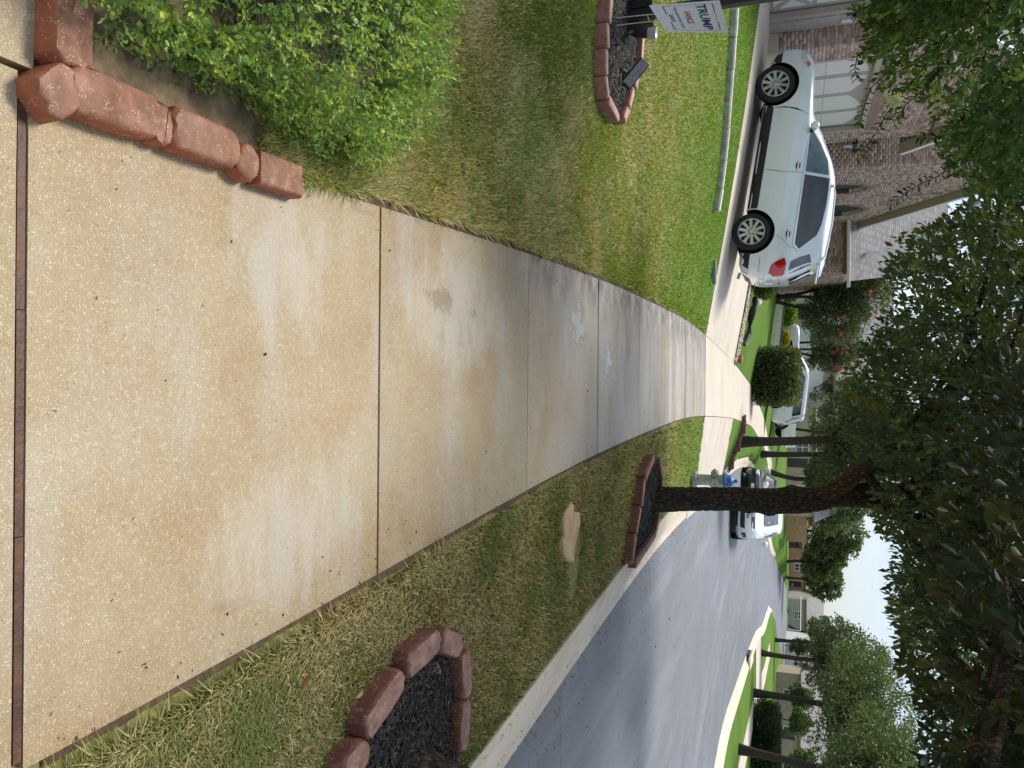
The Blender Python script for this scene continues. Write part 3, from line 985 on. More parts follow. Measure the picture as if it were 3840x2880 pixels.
# lamp post bed on the left lawn
G3 = 'pale red edging blocks of the lamp post bed'
fr = [(2282, -130), (2276, -25), (2262, 92), (2255, 188), (2252, 285), (2260, 372), (2303, 448)]
bk = [(2337, 405), (2362, 335), (2386, 238), (2398, 130), (2404, 20), (2408, -100)]
lbf = ['pale red edging block in front of the sign bed, cut by the photo edge', 'pale red edging block in front of the yard sign wires',
       'pale red edging block in front of the cone spotlight', 'pale red edging block between the two lights, front row',
       'pale red edging block in front of the tilted floodlight', 'pale red edging block nearest the bed tip, front row']
lbb = ['pale red edging block behind the bed tip, beside the floodlight corner', 'pale red edging block right behind the tilted floodlight',
       'pale red edging block behind and between the two bed lights', 'pale red edging block behind the cone spotlight',
       'pale red edging block behind the lamp post, partly hidden by the yard sign']
for i in range(6): block_px(fr[i], fr[i + 1], lbf[i], G3, Wb=.085, Hb=.10, mt='block_pale')
for i in range(5): block_px(bk[i], bk[i + 1], lbb[i], G3, Wb=.085, Hb=.10, mt='block_pale')
block_px((2320, 452), (2345, 402), 'pale red edging block forming the pointed tip of the lamp post bed', G3, Wb=.085, Hb=.10, mt='block_pale')

# bed around the big oak trunk
G4 = 'dark red edging blocks of the big oak bed'
fr4 = [(2352, 2112), (2370, 2000), (2388, 1900), (2404, 1795), (2440, 1712)]
lb4 = ['dark red edging block of the oak bed reaching the curb', 'dark red edging block of the oak bed, second from the curb', 'dark red edging block in front of the big oak trunk', 'dark red edging block of the oak bed toward its pointed tip']
for i in range(4): block_px(fr4[i], fr4[i + 1], lb4[i], G4, Wb=.085, Hb=.10, mt='block_dark')
bk4 = [(2462, 1722), (2472, 1800), (2470, 1870)]
for i, lb in enumerate(['dark red edging block behind the tip of the oak bed', 'dark red edging block just left of the oak trunk, back row']):
    block_px(bk4[i], bk4[i + 1], lb, G4, Wb=.085, Hb=.10, mt='block_dark')
ed4 = [(2366, 2118), (2405, 2062), (2440, 2010), (2462, 1935)]
for i, lb in enumerate(['pink edging block at the curb corner of the oak bed', 'pink edging block of the oak bed lying along the curb', 'pink edging block right of the oak trunk beside the curb']):
    block_px(ed4[i], ed4[i + 1], lb, G4, Wb=.085, Hb=.10, mt='block_dark')

# ------------------------------------------------------------------ mulch beds
M_['mulch'] = attr_mat('mulch_chips', .75, .4, 90, .35, .35)
M_['mulchbase'] = simple('mulch_base', (.022, .018, .015), .9, var=.5, scale=40, bmp=.8, bscale=90, kind='pos')
def mulch(poly, n_, label, size=.03, seed=1, off=.03):
    g = np.random.default_rng(seed)
    poly = [Vector((p.x, p.y)) for p in poly]
    P = np.array([(p.x, p.y) for p in poly])
    # base sheet
    c = P.mean(0)
    ring = []
    V = [(c[0], c[1], float(T(c[0], c[1])) + off)]; F = []
    m2 = len(P)
    dens = []
    for i in range(m2):
        for t in np.linspace(0, 1, 6, endpoint=False): dens.append(P[i] * (1 - t) + P[(i + 1) % m2] * t)
    dens = np.array(dens); k = len(dens)
    for s_ in (.25, .5, .75, 1.0):
        q = c + (dens - c) * s_
        V += [(x, y, float(T(x, y)) + off) for x, y in q]
    for i in range(k): F.append((0, 1 + i, 1 + (i + 1) % k))
    for rg in range(3):
        for i in range(k):
            a = 1 + rg * k + i; b2 = 1 + rg * k + (i + 1) % k
            F.append((a, b2, b2 + k, a + k))
    mb = MB(); mb.v = V; mb.f = F
    root = mb.build('mulch_bed', M_['mulchbase'], None, True); tag(root, label, kind='structure')
    # chips
    def inside(q):
        x, y = q[:, 0], q[:, 1]; r_ = np.zeros(len(q), bool)
        for i in range(m2):
            x1, y1 = P[i]; x2, y2 = P[(i + 1) % m2]
            cnd = ((y1 > y) != (y2 > y)) & (x < (x2 - x1) * (y - y1) / (y2 - y1 + 1e-12) + x1)
            r_ ^= cnd
        return r_
    q = g.uniform(P.min(0), P.max(0), (n_ * 4, 2)); q = q[inside(q)][:n_]
    m3 = len(q)
    z = T(q[:, 0], q[:, 1]) + off + g.uniform(.0, .022, m3)
    A = unit(np.stack([g.normal(size=m3), g.normal(size=m3), g.normal(size=m3) * .22], 1))
    up = unit(np.stack([g.normal(size=m3) * .35, g.normal(size=m3) * .35, np.ones(m3)], 1))
    B_ = unit(np.cross(A, up)); Nn = np.cross(B_, A)
    L = size * g.uniform(.5, 2.2, m3)[:, None]; Wd = size * g.uniform(.12, .38, m3)[:, None]; Hh = size * .14
    C = np.stack([q[:, 0], q[:, 1], z], 1)
    st = [(-.5, -.5, 0), (.5, -.35, 0), (.5, .35, 0), (-.5, .5, 0), (-.45, -.4, 1), (.42, -.3, 1), (.45, .3, 1), (-.42, .4, 1)]
    V = np.stack([C + A * L * a + B_ * Wd * b2 + Nn * Hh * c2 for a, b2, c2 in st], 1).reshape(-1, 3)
    fs = np.array([(4, 5, 6, 7), (0, 1, 5, 4), (1, 2, 6, 5), (2, 3, 7, 6), (3, 0, 4, 7)])
    F = (np.arange(m3)[:, None, None] * 8 + fs[None]).reshape(-1, 4)
    cols = pick(m3, [(.022, .019, .017), (.045, .038, .033), (.075, .064, .055), (.14, .11, .075), (.012, .011, .010)], [4, 4, 2, .35, 3], g)
    o = np_mesh('mulch_chips', V, F, M_['mulch'], root, np.repeat(cols, 8, 0)); o['kind'] = 'stuff'
    return root

near_bed = [on_T(*P2(*p), off=.03) for p in [(420, 2100), (520, 1760), (720, 1380), (1060, 820), (1430, 430), (1640, 480), (1680, 900), (1690, 1500), (1640, 2100)]]
mulch(near_bed, 5200, 'black wood mulch bed around the near tree by the street', .026, 1)
lamp_bed = [on_T(*p, off=.03) for p in [(2290, -140), (2270, 90), (2262, 285), (2272, 368), (2308, 430), (2335, 395), (2360, 330), (2384, 230), (2396, 100), (2404, -140)]]
mulch(lamp_bed, 3800, 'black wood mulch bed with pointed tip on the left lawn', .036, 2)
oak_bed = [on_T(*p, off=.03) for p in [(2362, 2100), (2380, 1990), (2397, 1900), (2412, 1800), (2446, 1722), (2462, 1760), (2466, 1930), (2436, 2000), (2398, 2060)]]
mulch(oak_bed, 2600, 'black wood mulch bed around the big oak trunk', .04, 3)
shrub_bed = [Vector(p) for p in [(-.72, 1.3, 0), (-.70, 2.25, 0), (-.75, 2.9, 0), (-2.6, 3.0, 0), (-2.6, 1.3, 0)]]
sb = MB(); sb.v = [(p.x, p.y, float(T(p.x, p.y)) + .035 - (.03 if p.y > 2.2 else 0)) for p in shrub_bed]; sb.f = [(0, 1, 2, 3, 4)]
tag(sb.build('planting_soil', M_['soil']), 'bare brown soil under the clipped foreground shrub', kind='structure')

# ------------------------------------------------------------------ foreground clipped shrub
def clipped_shrub():
    g = np.random.default_rng(5)
    root = empty('clipped_shrub', (-1.63, 1.97, .02), 0, 'bright green clipped shrub with tiny leaves behind the red blocks', 'shrub')
    rx, ry, rz = .83, .84, .44
    # stems
    mb = MB()
    for k in range(420):
        d_ = rand_dirs(1, g)[0]; d_[2] = abs(d_[2]) * .9 + .05
        d_ = unit(d_)
        e = d_ * np.array([rx, ry, rz]) * g.uniform(.85, 1.0)
        a = np.array([g.normal() * .12, g.normal() * .12, 0])
        mb.tube(curve_pts(a + (e - a) * .25, e, .05, 5, .06, g), np.linspace(.0035, .0012, 5), 4, cap=False)
    mb.build('stem', simple('shrub_twig', (.13, .10, .07), .8), root)
    ns = 6600
    d_ = rand_dirs(ns, g); d_[:, 2] = np.abs(d_[:, 2]) * .9 - .02; low = g.uniform(size=ns) < .3; d_[low, 2] = d_[low, 2] * .3 + .02
    d_ = unit(d_)
    lump = 1 + .08 * (fbm(d_[:, 0] * 4 + 7, d_[:, 1] * 4 + d_[:, 2] * 3, 4) - .5) * 2
    pw = np.maximum((np.abs(d_) ** 4.2).sum(1), 1e-6) ** (-1 / 4.2)
    tip = d_ * (pw * lump * g.uniform(.86, 1.03, ns))[:, None] * np.array([rx, ry, rz])
    tip[:, 2] = np.maximum(tip[:, 2], .02)
    ax = unit(d_ + g.normal(size=(ns, 3)) * .5 + np.array([0, 0, .35]))
    C = []; A = []; CO = []; SZ = []
    shootcol = pick(ns, [(.21, .33, .08), (.28, .41, .095), (.46, .54, .11), (.14, .25, .065)], [5, 4, 2.6, 2], g)
    for k in range(10):
        f = k / 9.0
        p = tip - ax * ((1 - f) * .06)[..., None] if False else tip - ax * ((1 - f) * .06)
        side = unit(np.cross(ax, rand_dirs(ns, g)))
        C.append(p); A.append(unit(side * (1.15 - .7 * f) + ax * (.35 + .9 * f)))
        c_ = shootcol * (1 - .2 * (1 - f)) + np.array([.06, .06, .0]) * max(0, f - .6)
        CO.append(c_); SZ.append(np.full(ns, .019 * (1.1 - .42 * f)))
    C = np.vstack(C); A = np.vstack(A); CO = jitter(np.vstack(CO), len(C), .2, .06, g); SZ = np.concatenate(SZ) * g.uniform(.75, 1.3, len(C))
    keep = (C[:, 2] > .0)
    leaves('foliage', C[keep], A[keep], SZ[keep], SZ[keep] * .5, CO[keep], M_['leaf_gloss'], root, hi=True, fold=.16, g=g)
    # inner leaves fill the mass
    ni = 16000
    P = rand_dirs(ni, g) * (g.uniform(0, 1, (ni, 1)) ** .33) * np.array([rx, ry, rz]) * .82
    P[:, 2] = np.abs(P[:, 2]) + .02
    SZi = .022 * g.uniform(.8, 1.3, ni)
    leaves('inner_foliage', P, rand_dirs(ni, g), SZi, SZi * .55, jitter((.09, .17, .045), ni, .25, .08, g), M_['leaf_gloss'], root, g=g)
clipped_shrub()

# ------------------------------------------------------------------ grass blades
def in_lawn(x, y):
    """where blades grow in the near scene"""
    left = (x < side_l(y) - .01 - .04 * vnoise(y * 4, y * 0, 6)) & (y > 2.0)
    ver = (x > side_r(y) + .035 + .03 * vnoise(y * 4, y * 0, 5)) & (x < road_l(y) - CURB + .06) & (y > .2)
    dr = (y > 14.70 - .95 * np.clip((x - side_r(y)) / 2.0, 0, 1)) & (y < 21.66)
    ok = (left | ver) & ~dr
    ok &= ~((x > -2.5) & (x < -.7) & (y < 2.75) & ((((x + 1.62) / .8) ** 2 + ((y - 2.1) / .75) ** 2) < 1))
    for poly in (near_bed, lamp_bed, oak_bed):
        P = [(p.x, p.y) for p in poly]; r_ = np.zeros(x.shape, bool)
        for i in range(len(P)):
            x1, y1 = P[i]; x2, y2 = P[(i + 1) % len(P)]
            r_ ^= ((y1 > y) != (y2 > y)) & (x < (x2 - x1) * (y - y1) / (y2 - y1 + 1e-12) + x1)
        ok &= ~r_
    return ok

STONE = on_T(2155, 2075)
def grass(name, label, n_try, ymin, ymax, xmin, xmax, seed, hmul, colf, wmul=1.0, seg=2, p=1.8):
    g = np.random.default_rng(seed)
    # denser near the camera
    u_ = g.uniform(size=n_try)
    y = (ymin ** (1 - p) + u_ * (ymax ** (1 - p) - ymin ** (1 - p))) ** (1 / (1 - p))
    x = g.uniform(-1, 1, n_try)
    half = .58 * y + .35
    x = np.where(x < 0, x * half, x * half)
    k = in_lawn(x, y) & (x > xmin) & (x < xmax) & (np.hypot((x - STONE.x) / .42, (y - STONE.y) / .22) > .85)
    x, y = x[k], y[k]; n_ = len(x)
    dist = np.hypot(x, y)
    z = T(x, y) - .008
    dens = fbm(x * 2.2, y * 2.2, seed + 2)
    col, h = colf(x, y, g)
    h = h * g.uniform(.55, 1.35, n_) * hmul
    wv = (.0012 + .00052 * dist) * g.uniform(.7, 1.3, n_) * wmul
    az = g.uniform(0, 2 * PI, n_)
    flow = 2 * PI * fbm(x * 1.4, y * 1.4, seed + 8) * 1.6
    az = np.where(g.uniform(size=n_) < .55, flow + g.normal(size=n_) * .7, az)
    ln = g.uniform(.25, 1.5, n_)
    dx, dy = np.cos(az), np.sin(az)
    fx, fy = -dy, dx
    b0 = np.stack([x, y, z], 1)
    sd = np.stack([fx, fy, 0 * x], 1) * wv[:, None]
    mid = b0 + np.stack([dx * ln * .35, dy * ln * .35, 0 * x + .62], 1) * h[:, None]
    tip = b0 + np.stack([dx * ln * 1.0, dy * ln * 1.0, .95 - .42 * ln], 1) * h[:, None]
    if seg == 2:
        V = np.stack([b0 - sd, b0 + sd, mid + sd * .75, mid - sd * .75, tip], 1).reshape(-1, 3)
        fs = np.array([(0, 1, 2), (0, 2, 3), (3, 2, 4)]); nv_ = 5
    else:   # mown: two triangles, blunt tip
        tip2 = b0 + np.stack([dx * ln * .8, dy * ln * .8, 1.0 - .3 * ln], 1) * h[:, None]
        V = np.stack([b0 - sd, b0 + sd, tip2 + sd * .35, tip2 - sd * .35], 1).reshape(-1, 3)
        fs = np.array([(0, 1, 2), (0, 2, 3)]); nv_ = 4
    F = (np.arange(n_)[:, None, None] * nv_ + fs[None]).reshape(-1, 3)
    o = np_mesh(name, V, F, M_['grass'], None, np.repeat(jitter(col, n_, .16, .05, g), nv_, 0))
    tag(o, label, 'grass', kind='stuff')
    return n_

def col_verge(x, y, g):
    n_ = len(x)
    d1 = fbm(x * 1.5, y * 1.5, 21); d2 = fbm(x * 5, y * 5, 22)
    edge = np.exp(-np.maximum(x - side_r(y), 0) / .16)
    straw = np.clip((d1 - .25) * 2.2 + (d2 - .5) * 1.2 + .18 * edge, 0, .85)
    r_ = g.uniform(size=n_)
    gcol = pick(n_, [(.19, .20, .055), (.15, .17, .045), (.25, .245, .07), (.12, .14, .045)], [4, 3, 2, 2], g)
    scol = pick(n_, [(.44, .36, .17), (.36, .285, .125), (.52, .43, .23), (.26, .195, .09)], [3, 3, 2, 2], g)
    far = sstep((y - 9.0) / 4)[:, None]
    gcol = gcol * (1 - far) + far * gcol * np.array([.95, 1.3, .8])
    col = np.where((r_ < straw * (1 - .6 * far[:, 0]))[:, None], scol, gcol)
    h = .030 + .034 * edge + .016 * d2
    return col, h

def col_lawn(x, y, g):
    n_ = len(x)
    d1 = fbm(x * 1.1, y * 1.1, 31); d2 = fbm(x * 4, y * 4, 32)
    edge = np.exp(-np.maximum(side_l(y) - x, 0) / .2)
    green = sstep((y - 5.5) / 6.0)
    straw = np.clip((d1 - .33) * 1.9 + (d2 - .5) * 1.1 + .25 * edge + .28 * (1 - sstep((y - 2.6) / 3.0)), .05, .88) * (1 - .85 * green)
    r_ = g.uniform(size=n_)
    gcol = pick(n_, [(.27, .32, .075), (.21, .275, .06), (.36, .37, .10), (.16, .22, .05)], [4, 3, 2, 2], g)
    scol = pick(n_, [(.60, .50, .27), (.50, .41, .20), (.66, .56, .32), (.38, .30, .14)], [4, 3, 2, 2], g)
    bright = pick(n_, [(.17, .29, .035), (.21, .33, .04), (.13, .24, .03)], [3, 2, 2], g)
    gcol = gcol * (1 - green[:, None]) + bright * green[:, None]
    col = np.where((r_ < straw)[:, None], scol, gcol)
    h = .022 + .034 * edge + .010 * d2
    return col, h

na = grass('verge_grass', 'shaggy straw and olive grass on the verge between sidewalk and curb', 850000, .95, 15, .3, 2.6, 41, 1.0, col_verge)
nb = grass('lawn_grass', 'straw and green lawn grass on the left of the sidewalk', 800000, 1.9, 15, -9, -.3, 42, 1.0, col_lawn, seg=1)

# ------------------------------------------------------------------ near trees
def at_Y(x, y, Yv):
    q = ray(x, y)
    return Vector((0, 0, CAMH)) + q * (Yv / q.y)

LOWB = np.array([(-400, 3200), (0, 3190), (200, 3190), (300, 3230), (420, 3330), (480, 3480), (560, 3520), (640, 3570), (760, 3580), (830, 3450), (880, 3350), (1000, 3315), (1150, 3335), (1250, 3275), (1330, 3180), (1450, 3145), (1580, 3140), (1660, 3190), (1720, 3260), (1800, 3270), (1880, 3250), (1960, 3275), (2040, 3345), (2150, 3325), (2250, 3310), (2330, 3330), (2420, 3345), (2520, 3395), (2620, 3425), (2720, 3445), (2800, 3425), (2880, 3435), (3300, 3400)], float)

def clear_of_view(P, slack=0.0, g=None):
    """True where a twig does not hang into the open view under the branches"""
    fx, fy, t = project(P)
    lo = np.interp(fy, LOWB[:, 0], LOWB[:, 1]) + slack
    lo = lo + 45 * (fbm(fy / 90.0, fx * 0, 77) - .5) * 2
    inf = (t > .3) & (fy > -250) & (fy < 3130) & (fx > 0)
    return ~inf | (fx > lo)

def canopy(root, bark_m, c, r3, ns, per, size, cols, w, seed, hi, starts, wr=.42, zmin=2.0, twig=True, low_bias=1.0, slack=0, spread=.11, tw=.5):
    g = np.random.default_rng(seed)
    c = np.array(c, float); r3 = np.array(r3, float)
    base = np.array(root.location)
    P = np.zeros((0, 3))
    while len(P) < ns:
        q = rand_dirs(ns * 2, g) * (g.uniform(0, 1, (ns * 2, 1)) ** .38) * r3
        keepz = g.uniform(size=len(q)) < np.clip(1 - low_bias * (q[:, 2] / r3[2] + .2), .12, 1)
        q = q[keepz] + c
        # openings: clumpy density
        dn = fbm(q[:, 0] * 1.25 + q[:, 2] * .9, q[:, 1] * 1.25 - q[:, 2] * .7, seed)
        q = q[(dn > .30 + g.uniform(0, .16, len(q))) & (q[:, 2] > zmin)]
        q = q[clear_of_view(q, slack)]
        P = np.vstack([P, q])
    P = P[:ns]
    out = unit((P - c) / r3 + g.normal(size=P.shape) * .45 + np.array([0, 0, -.12]))
    # limbs and twigs
    mb = MB()
    lim = []
    for s_ in starts:
        s_ = np.array(s_, float)
        tg = P[g.choice(len(P), 9, replace=False)]
        for e in tg:
            pts = curve_pts(s_, s_ + (e - s_) * .92, .05, 9, .06, g)
            ok = clear_of_view(pts, -60)
            if not ok[2:].all(): continue
            mb.tube(pts - base, np.linspace(.045, .007, 9), 6); lim.append(pts)
    if mb.v: mb.build('limb', bark_m, root, True)
    mb = MB()
    for i in g.choice(len(P), min(len(P), 700), replace=False):
        a = P[i] - out[i] * .22; 
        mb.tube(np.array([a, a + (P[i] - a) * .5 + g.normal(size=3) * .012, P[i]]) - base, [.0045, .003, .0015], 4, cap=False)
    if twig: mb.build('twig', bark_m, root)['kind'] = 'stuff'
    C = []; A = []; CO = []; L = []
    tc_ = pick(ns, cols, w, g)
    for k in range(per):
        f = k / max(1, per - 1)
        C.append(P - out * ((1 - f) * tw * spread * 2)[..., None] if False else P - out * ((1 - f) * spread * 2 * tw * 2) + g.normal(size=P.shape) * .012)
        side = unit(np.cross(out, rand_dirs(ns, g)))
        A.append(unit(side * (1.1 - .75 * f) + out * (.45 + .6 * f) + np.array([0, 0, -.18])))
        CO.append(tc_); L.append(size * g.uniform(.65, 1.3, ns))
    C = np.vstack(C); A = np.vstack(A); CO = jitter(np.vstack(CO), len(C), .22, .07, g); L = np.concatenate(L)
    up = unit(np.array([[0, 0, 1.0]]) + g.normal(size=C.shape) * .55)
    keep = clear_of_view(C + A * L[:, None], slack - 40)
    leaves('crown', (C - base)[keep], A[keep], L[keep], L[keep] * wr, CO[keep], M_['leaf_gloss'], root, hi=hi, nrm=np.cross(A, up)[keep], fold=.14, g=g)

OAKC = [(.058, .095, .044), (.084, .125, .054), (.125, .135, .034), (.048, .082, .044), (.17, .19, .065)]
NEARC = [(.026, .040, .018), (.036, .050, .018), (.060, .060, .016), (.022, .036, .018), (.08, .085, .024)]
# big oak
M_['bark_red'] = bark('bark_red', (.03, .019, .013), (.19, .115, .075))
ob = on_T(2447, 1873)
oak = empty('oak_tree', ob, 0, 'big oak with dark furrowed bark standing beside the fire hydrant', 'tree')
path = [ob - Vector((0, 0, .1))] + [at_Y(x, y, ob.y + dy) for x, y, dy in [(2470, 1873, 0), (2600, 1871, 0), (2760, 1872, .02), (2880, 1878, .03), (2980, 1882, .04), (3060, 1876, .04), (3120, 1862, .05), (3180, 1845, .07), (3250, 1838, .1), (3420, 1835, .2), (3800, 1840, .5)]]
rad = [.172, .150, .136, .130, .134, .140, .134, .120, .10, .08, .065, .05]
fork_o = path[8]
bark_trunk('trunk', [p - ob for p in path], rad, M_['bark'], oak, 96, 330, .014, 3, lumps=[(1.42, 2.75, .09, .035), (1.68, -.3, .12, .05), (1.2, 2.9, .06, .02)])
lp = [at_Y(x, y, ob.y + dy) for x, y, dy in [(2990, 1882, .05), (3070, 1868, .04), (3150, 1828, .0), (3235, 1760, -.05), (3320, 1700, -.15), (3420, 1655, -.3), (3560, 1600, -.6), (3800, 1520, -1.0)]]
bark_trunk('limb', [p - ob for p in lp], [.09, .112, .098, .082, .066, .05, .04, .03], M_['bark_red'], oak, 40, 120, .008, 8)
lp2 = [at_Y(x, y, ob.y + dy) for x, y, dy in [(3140, 1868, .05), (3260, 1880, .1), (3400, 1930, .2), (3550, 2020, .4), (3800, 2150, .7)]]
bark_trunk('limb', [p - ob for p in lp2], [.09, .075, .06, .045, .03], M_['bark'], oak, 36, 90, .008, 9)
canopy(oak, M_['bark'], (1.1, 9.0, 4.3), (4.6, 4.0, 2.4), 10500, 9, .080, OAKC, [4, 3, 2, 3, 1], 51, False, [lp[3], lp[5], lp2[2], lp2[3], path[10]], low_bias=1.7)

# near street tree, only its foot and its low twigs are in view
nb_ = on_T(1640, 2838)
nb_ = Vector((1.80, 3.12, float(T(1.80, 3.12))))
nt_ = empty('oak_tree', nb_, 0, 'nearest street tree, its rough trunk foot in the bottom mulch bed', 'tree')
pth = [(0, 0, -.12), (.02, 0, .04), (.07, .01, .30), (.14, .03, .8), (.22, .08, 1.4), (.3, .16, 2.1), (.38, .3, 2.8), (.5, .6, 3.8)]
bark_trunk('trunk', pth, [.25, .20, .165, .15, .145, .14, .11, .06], M_['bark'], nt_, 110, 260, .014, 13)
b0 = np.array(nb_)
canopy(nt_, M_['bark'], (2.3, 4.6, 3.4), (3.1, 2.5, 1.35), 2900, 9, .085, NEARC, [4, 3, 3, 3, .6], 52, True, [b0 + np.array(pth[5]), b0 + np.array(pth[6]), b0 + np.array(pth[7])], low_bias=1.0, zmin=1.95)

# crape myrtle reaching in from the left
cb = Vector((-3.75, 5.9, float(T(-3.75, 5.9))))
cm = empty('crape_myrtle', cb, 0, 'leafy crape myrtle with white blossom hanging over the brick garage', 'tree')
mb = MB()
for k in range(4):
    a = k * 1.6 + .4
    e = np.array([math.cos(a) * .7, math.sin(a) * .6, 2.6])
    mb.tube(curve_pts((math.cos(a) * .08, math.sin(a) * .08, -.1), e, 0, 8, .03), np.linspace(.035, .018, 8), 8)
mb.build('trunk', simple('smooth_bark', (.26, .20, .15), .6, var=.3, scale=9), cm, True)
canopy(cm, M_['bark'], (-3.15, 5.9, 3.3), (2.0, 1.7, 1.45), 5200, 12, .052, [(.075, .145, .042), (.11, .195, .055), (.20, .29, .06), (.06, .115, .04)], [4, 3, 1.6, 2.5], 53, False,
       [np.array(cb) + np.array([.3, 0, 2.3]), np.array(cb) + np.array([.5, -.3, 2.5])], wr=.52, zmin=1.7, low_bias=.9, spread=.10)
# hanging shoots and white blossom
g = np.random.default_rng(61)
def shoot(pts_px, dep, n_, sz, cols, root, base):
    pts = np.array([at_depth(x, y, dep) for x, y in pts_px])
    mb = MB(); mb.tube(pts - base, np.linspace(.006, .002, len(pts)), 5); mb.build('shoot', M_['bark'], root)
    s_ = np.linspace(.05, 1, n_)
    q = np.stack([np.interp(s_ * (len(pts) - 1), np.arange(len(pts)), pts[:, i]) for i in range(3)], 1)
    ax = unit(np.gradient(q, axis=0))
    sd = unit(np.cross(ax, np.array([[0.1, 1, .1]]))) * np.where(np.arange(n_) % 2, 1, -1)[:, None]
    A = unit(sd * .9 + ax * .5 + g.normal(size=q.shape) * .28)
    L = sz * g.uniform(.8, 1.25, n_)
    leaves('shoot_leaves', q - base, A, L, L * .5, jitter(pick(n_, cols, [1] * len(cols), g), n_, .2, .06, g), M_['leaf'], root, hi=True, nrm=np.cross(A, rand_dirs(n_, g) * .5 + np.array([0, -1, .3])), g=g)
DK = [(.03, .065, .02), (.05, .10, .025), (.14, .21, .03)]
LG = [(.08, .17, .035), (.11, .22, .05)]
for px, dep, n_, sz, cols in [
    ([(3560, 120), (3500, 210), (3400, 330), (3330, 420), (3270, 520), (3215, 585)], 5.2, 46, .055, DK),
    ([(3420, 180), (3340, 260), (3265, 330), (3235, 420), (3225, 470)], 5.4, 34, .05, DK),
    ([(3560, 230), (3470, 330), (3400, 390), (3350, 460)], 5.0, 26, .058, DK),
    ([(3720, 60), (3660, 130), (3620, 170), (3580, 140)], 4.6, 22, .06, LG),
    ([(3720, 90), (3690, 220), (3650, 300), (3560, 360)], 4.7, 30, .058, LG),
    ([(3300, 90), (3240, 60), (3205, 40), (3190, 60)], 5.4, 20, .05, DK),
    ([(3280, 170), (3215, 210), (3205, 260), (3215, 300)], 5.3, 20, .05, DK),
    ([(3640, 420), (3580, 470), (3500, 520), (3445, 515)], 5.6, 28, .055, DK),
    ([(3700, 500), (3600, 600), (3520, 660), (3430, 700), (3370, 745), (3338, 770)], 6.2, 40, .06, DK)]:
    shoot(px, dep, n_, sz, cols, cm, np.array(cb))
for (x, y, dep, rr) in ((3523, 378, 5.0, .052), (3360, 378, 5.1, .034)):
    p = np.array(at_depth(x, y, dep)) - np.array(cb)
    q = p + g.normal(size=(420, 3)) * rr * np.array([.55, .5, .55])
    leaves('blossom', q, rand_dirs(420, g), np.full(420, .013), np.full(420, .012), jitter((.72, .70, .62), 420, .15, .04, g), M_['leaf'], cm, g=g)

# ------------------------------------------------------------------ flat stone in the verge
m_, n, b, _ = new_mat('sandstone')
v = pos(n, (1, 1, 4))
n.links.new(ramp(n, noise(n, v, 7, 6, .6), [(.3, (.42, .255, .115)), (.55, (.54, .37, .20)), (.75, (.56, .44, .29))]), b.inputs['Base Color'])
b.inputs['Roughness'].default_value = .85
bump(n, b, noise(n, v, 22, 6), .7, .012)
M_['stone'] = m_
def px7(x, y): return (1700 + x / 1.843, 1600 + y / 1.843)
ol = [(795, 560), (830, 520), (832, 590), (880, 590), (878, 655), (860, 740), (850, 800), (835, 870), (832, 935), (800, 930), (772, 880), (752, 795), (770, 760), (765, 690), (768, 620)]
pts = [on_z(*px7(*p), .02) for p in ol]
mb = MB()
nn = len(pts); cxy = sum((p for p in pts), Vector()) / nn
zb = float(T(cxy.x, cxy.y))
gg = random.Random(4)
vs = []
for (s_, z) in ((1.02, zb - .03), (1.01, zb + .026), (.985, zb + .036), (.9, zb + .040), (.55, zb + .038)):
    for p in pts:
        q = cxy + (p - cxy) * s_
        vs.append((q.x + gg.uniform(-.004, .004), q.y + gg.uniform(-.004, .004), z + gg.uniform(-.004, .004)))
fs = []
for i in range(4):
    for k in range(nn):
        k2 = (k + 1) % nn
        fs.append((i * nn + k, i * nn + k2, (i + 1) * nn + k2, (i + 1) * nn + k))
fs.append(tuple(4 * nn + k for k in range(nn)))
mb.v = vs; mb.f = fs
tag(mb.build('flat_stone', M_['stone'], None), 'flat tan sandstone slab lying in the verge grass', 'stone')

# ------------------------------------------------------------------ fire hydrant
hp = on_T(2597, 1797)
hy = empty('fire_hydrant', hp, 0, 'silver fire hydrant with blue cap left of the oak trunk', 'hydrant')
hm = simple('hydrant_silver', (.40, .40, .38), .5, .35, var=.25, scale=14, bmp=.3, bscale=40)
hb = simple('hydrant_blue', (.035, .14, .36), .45, var=.12, scale=8)
t_h = (hp - Vector((0, 0, CAMH))).dot(_d)
hs = (3035 - 2597 - 290) / 1.0
mb = MB()
mb.lathe([(.135, 0), (.135, .03), (.115, .035), (.085, .04), (.083, .07), (.081, .40), (.09, .41), (.09, .44), (.083, .45)], 28)
mb.build('barrel', hm, hy, True)
mb = MB(); mb.lathe([(.135, .03), (.135, .055), (.10, .056)], 28); mb.build('flange', hm, hy, True)
mb = MB()
for k in range(8):
    a = k * PI / 4
    mb.lathe([(.013, .055), (.013, .07), (.006, .072)], 6, Matrix.Translation((math.cos(a) * .118, math.sin(a) * .118, 0)))
    mb.lathe([(.012, .48), (.012, .50), (.006, .502)], 6, Matrix.Translation((math.cos(a) * .103, math.sin(a) * .103, 0)))
mb.build('bolt', hm, hy)['kind'] = 'stuff'
mb = MB(); mb.lathe([(.12, .452), (.122, .482), (.098, .488), (.094, .52), (.08, .565), (.05, .59), (.03, .596), (.026, .62), (.026, .645), (.015, .65)], 24)
mb.build('bonnet', hb, hy, True)
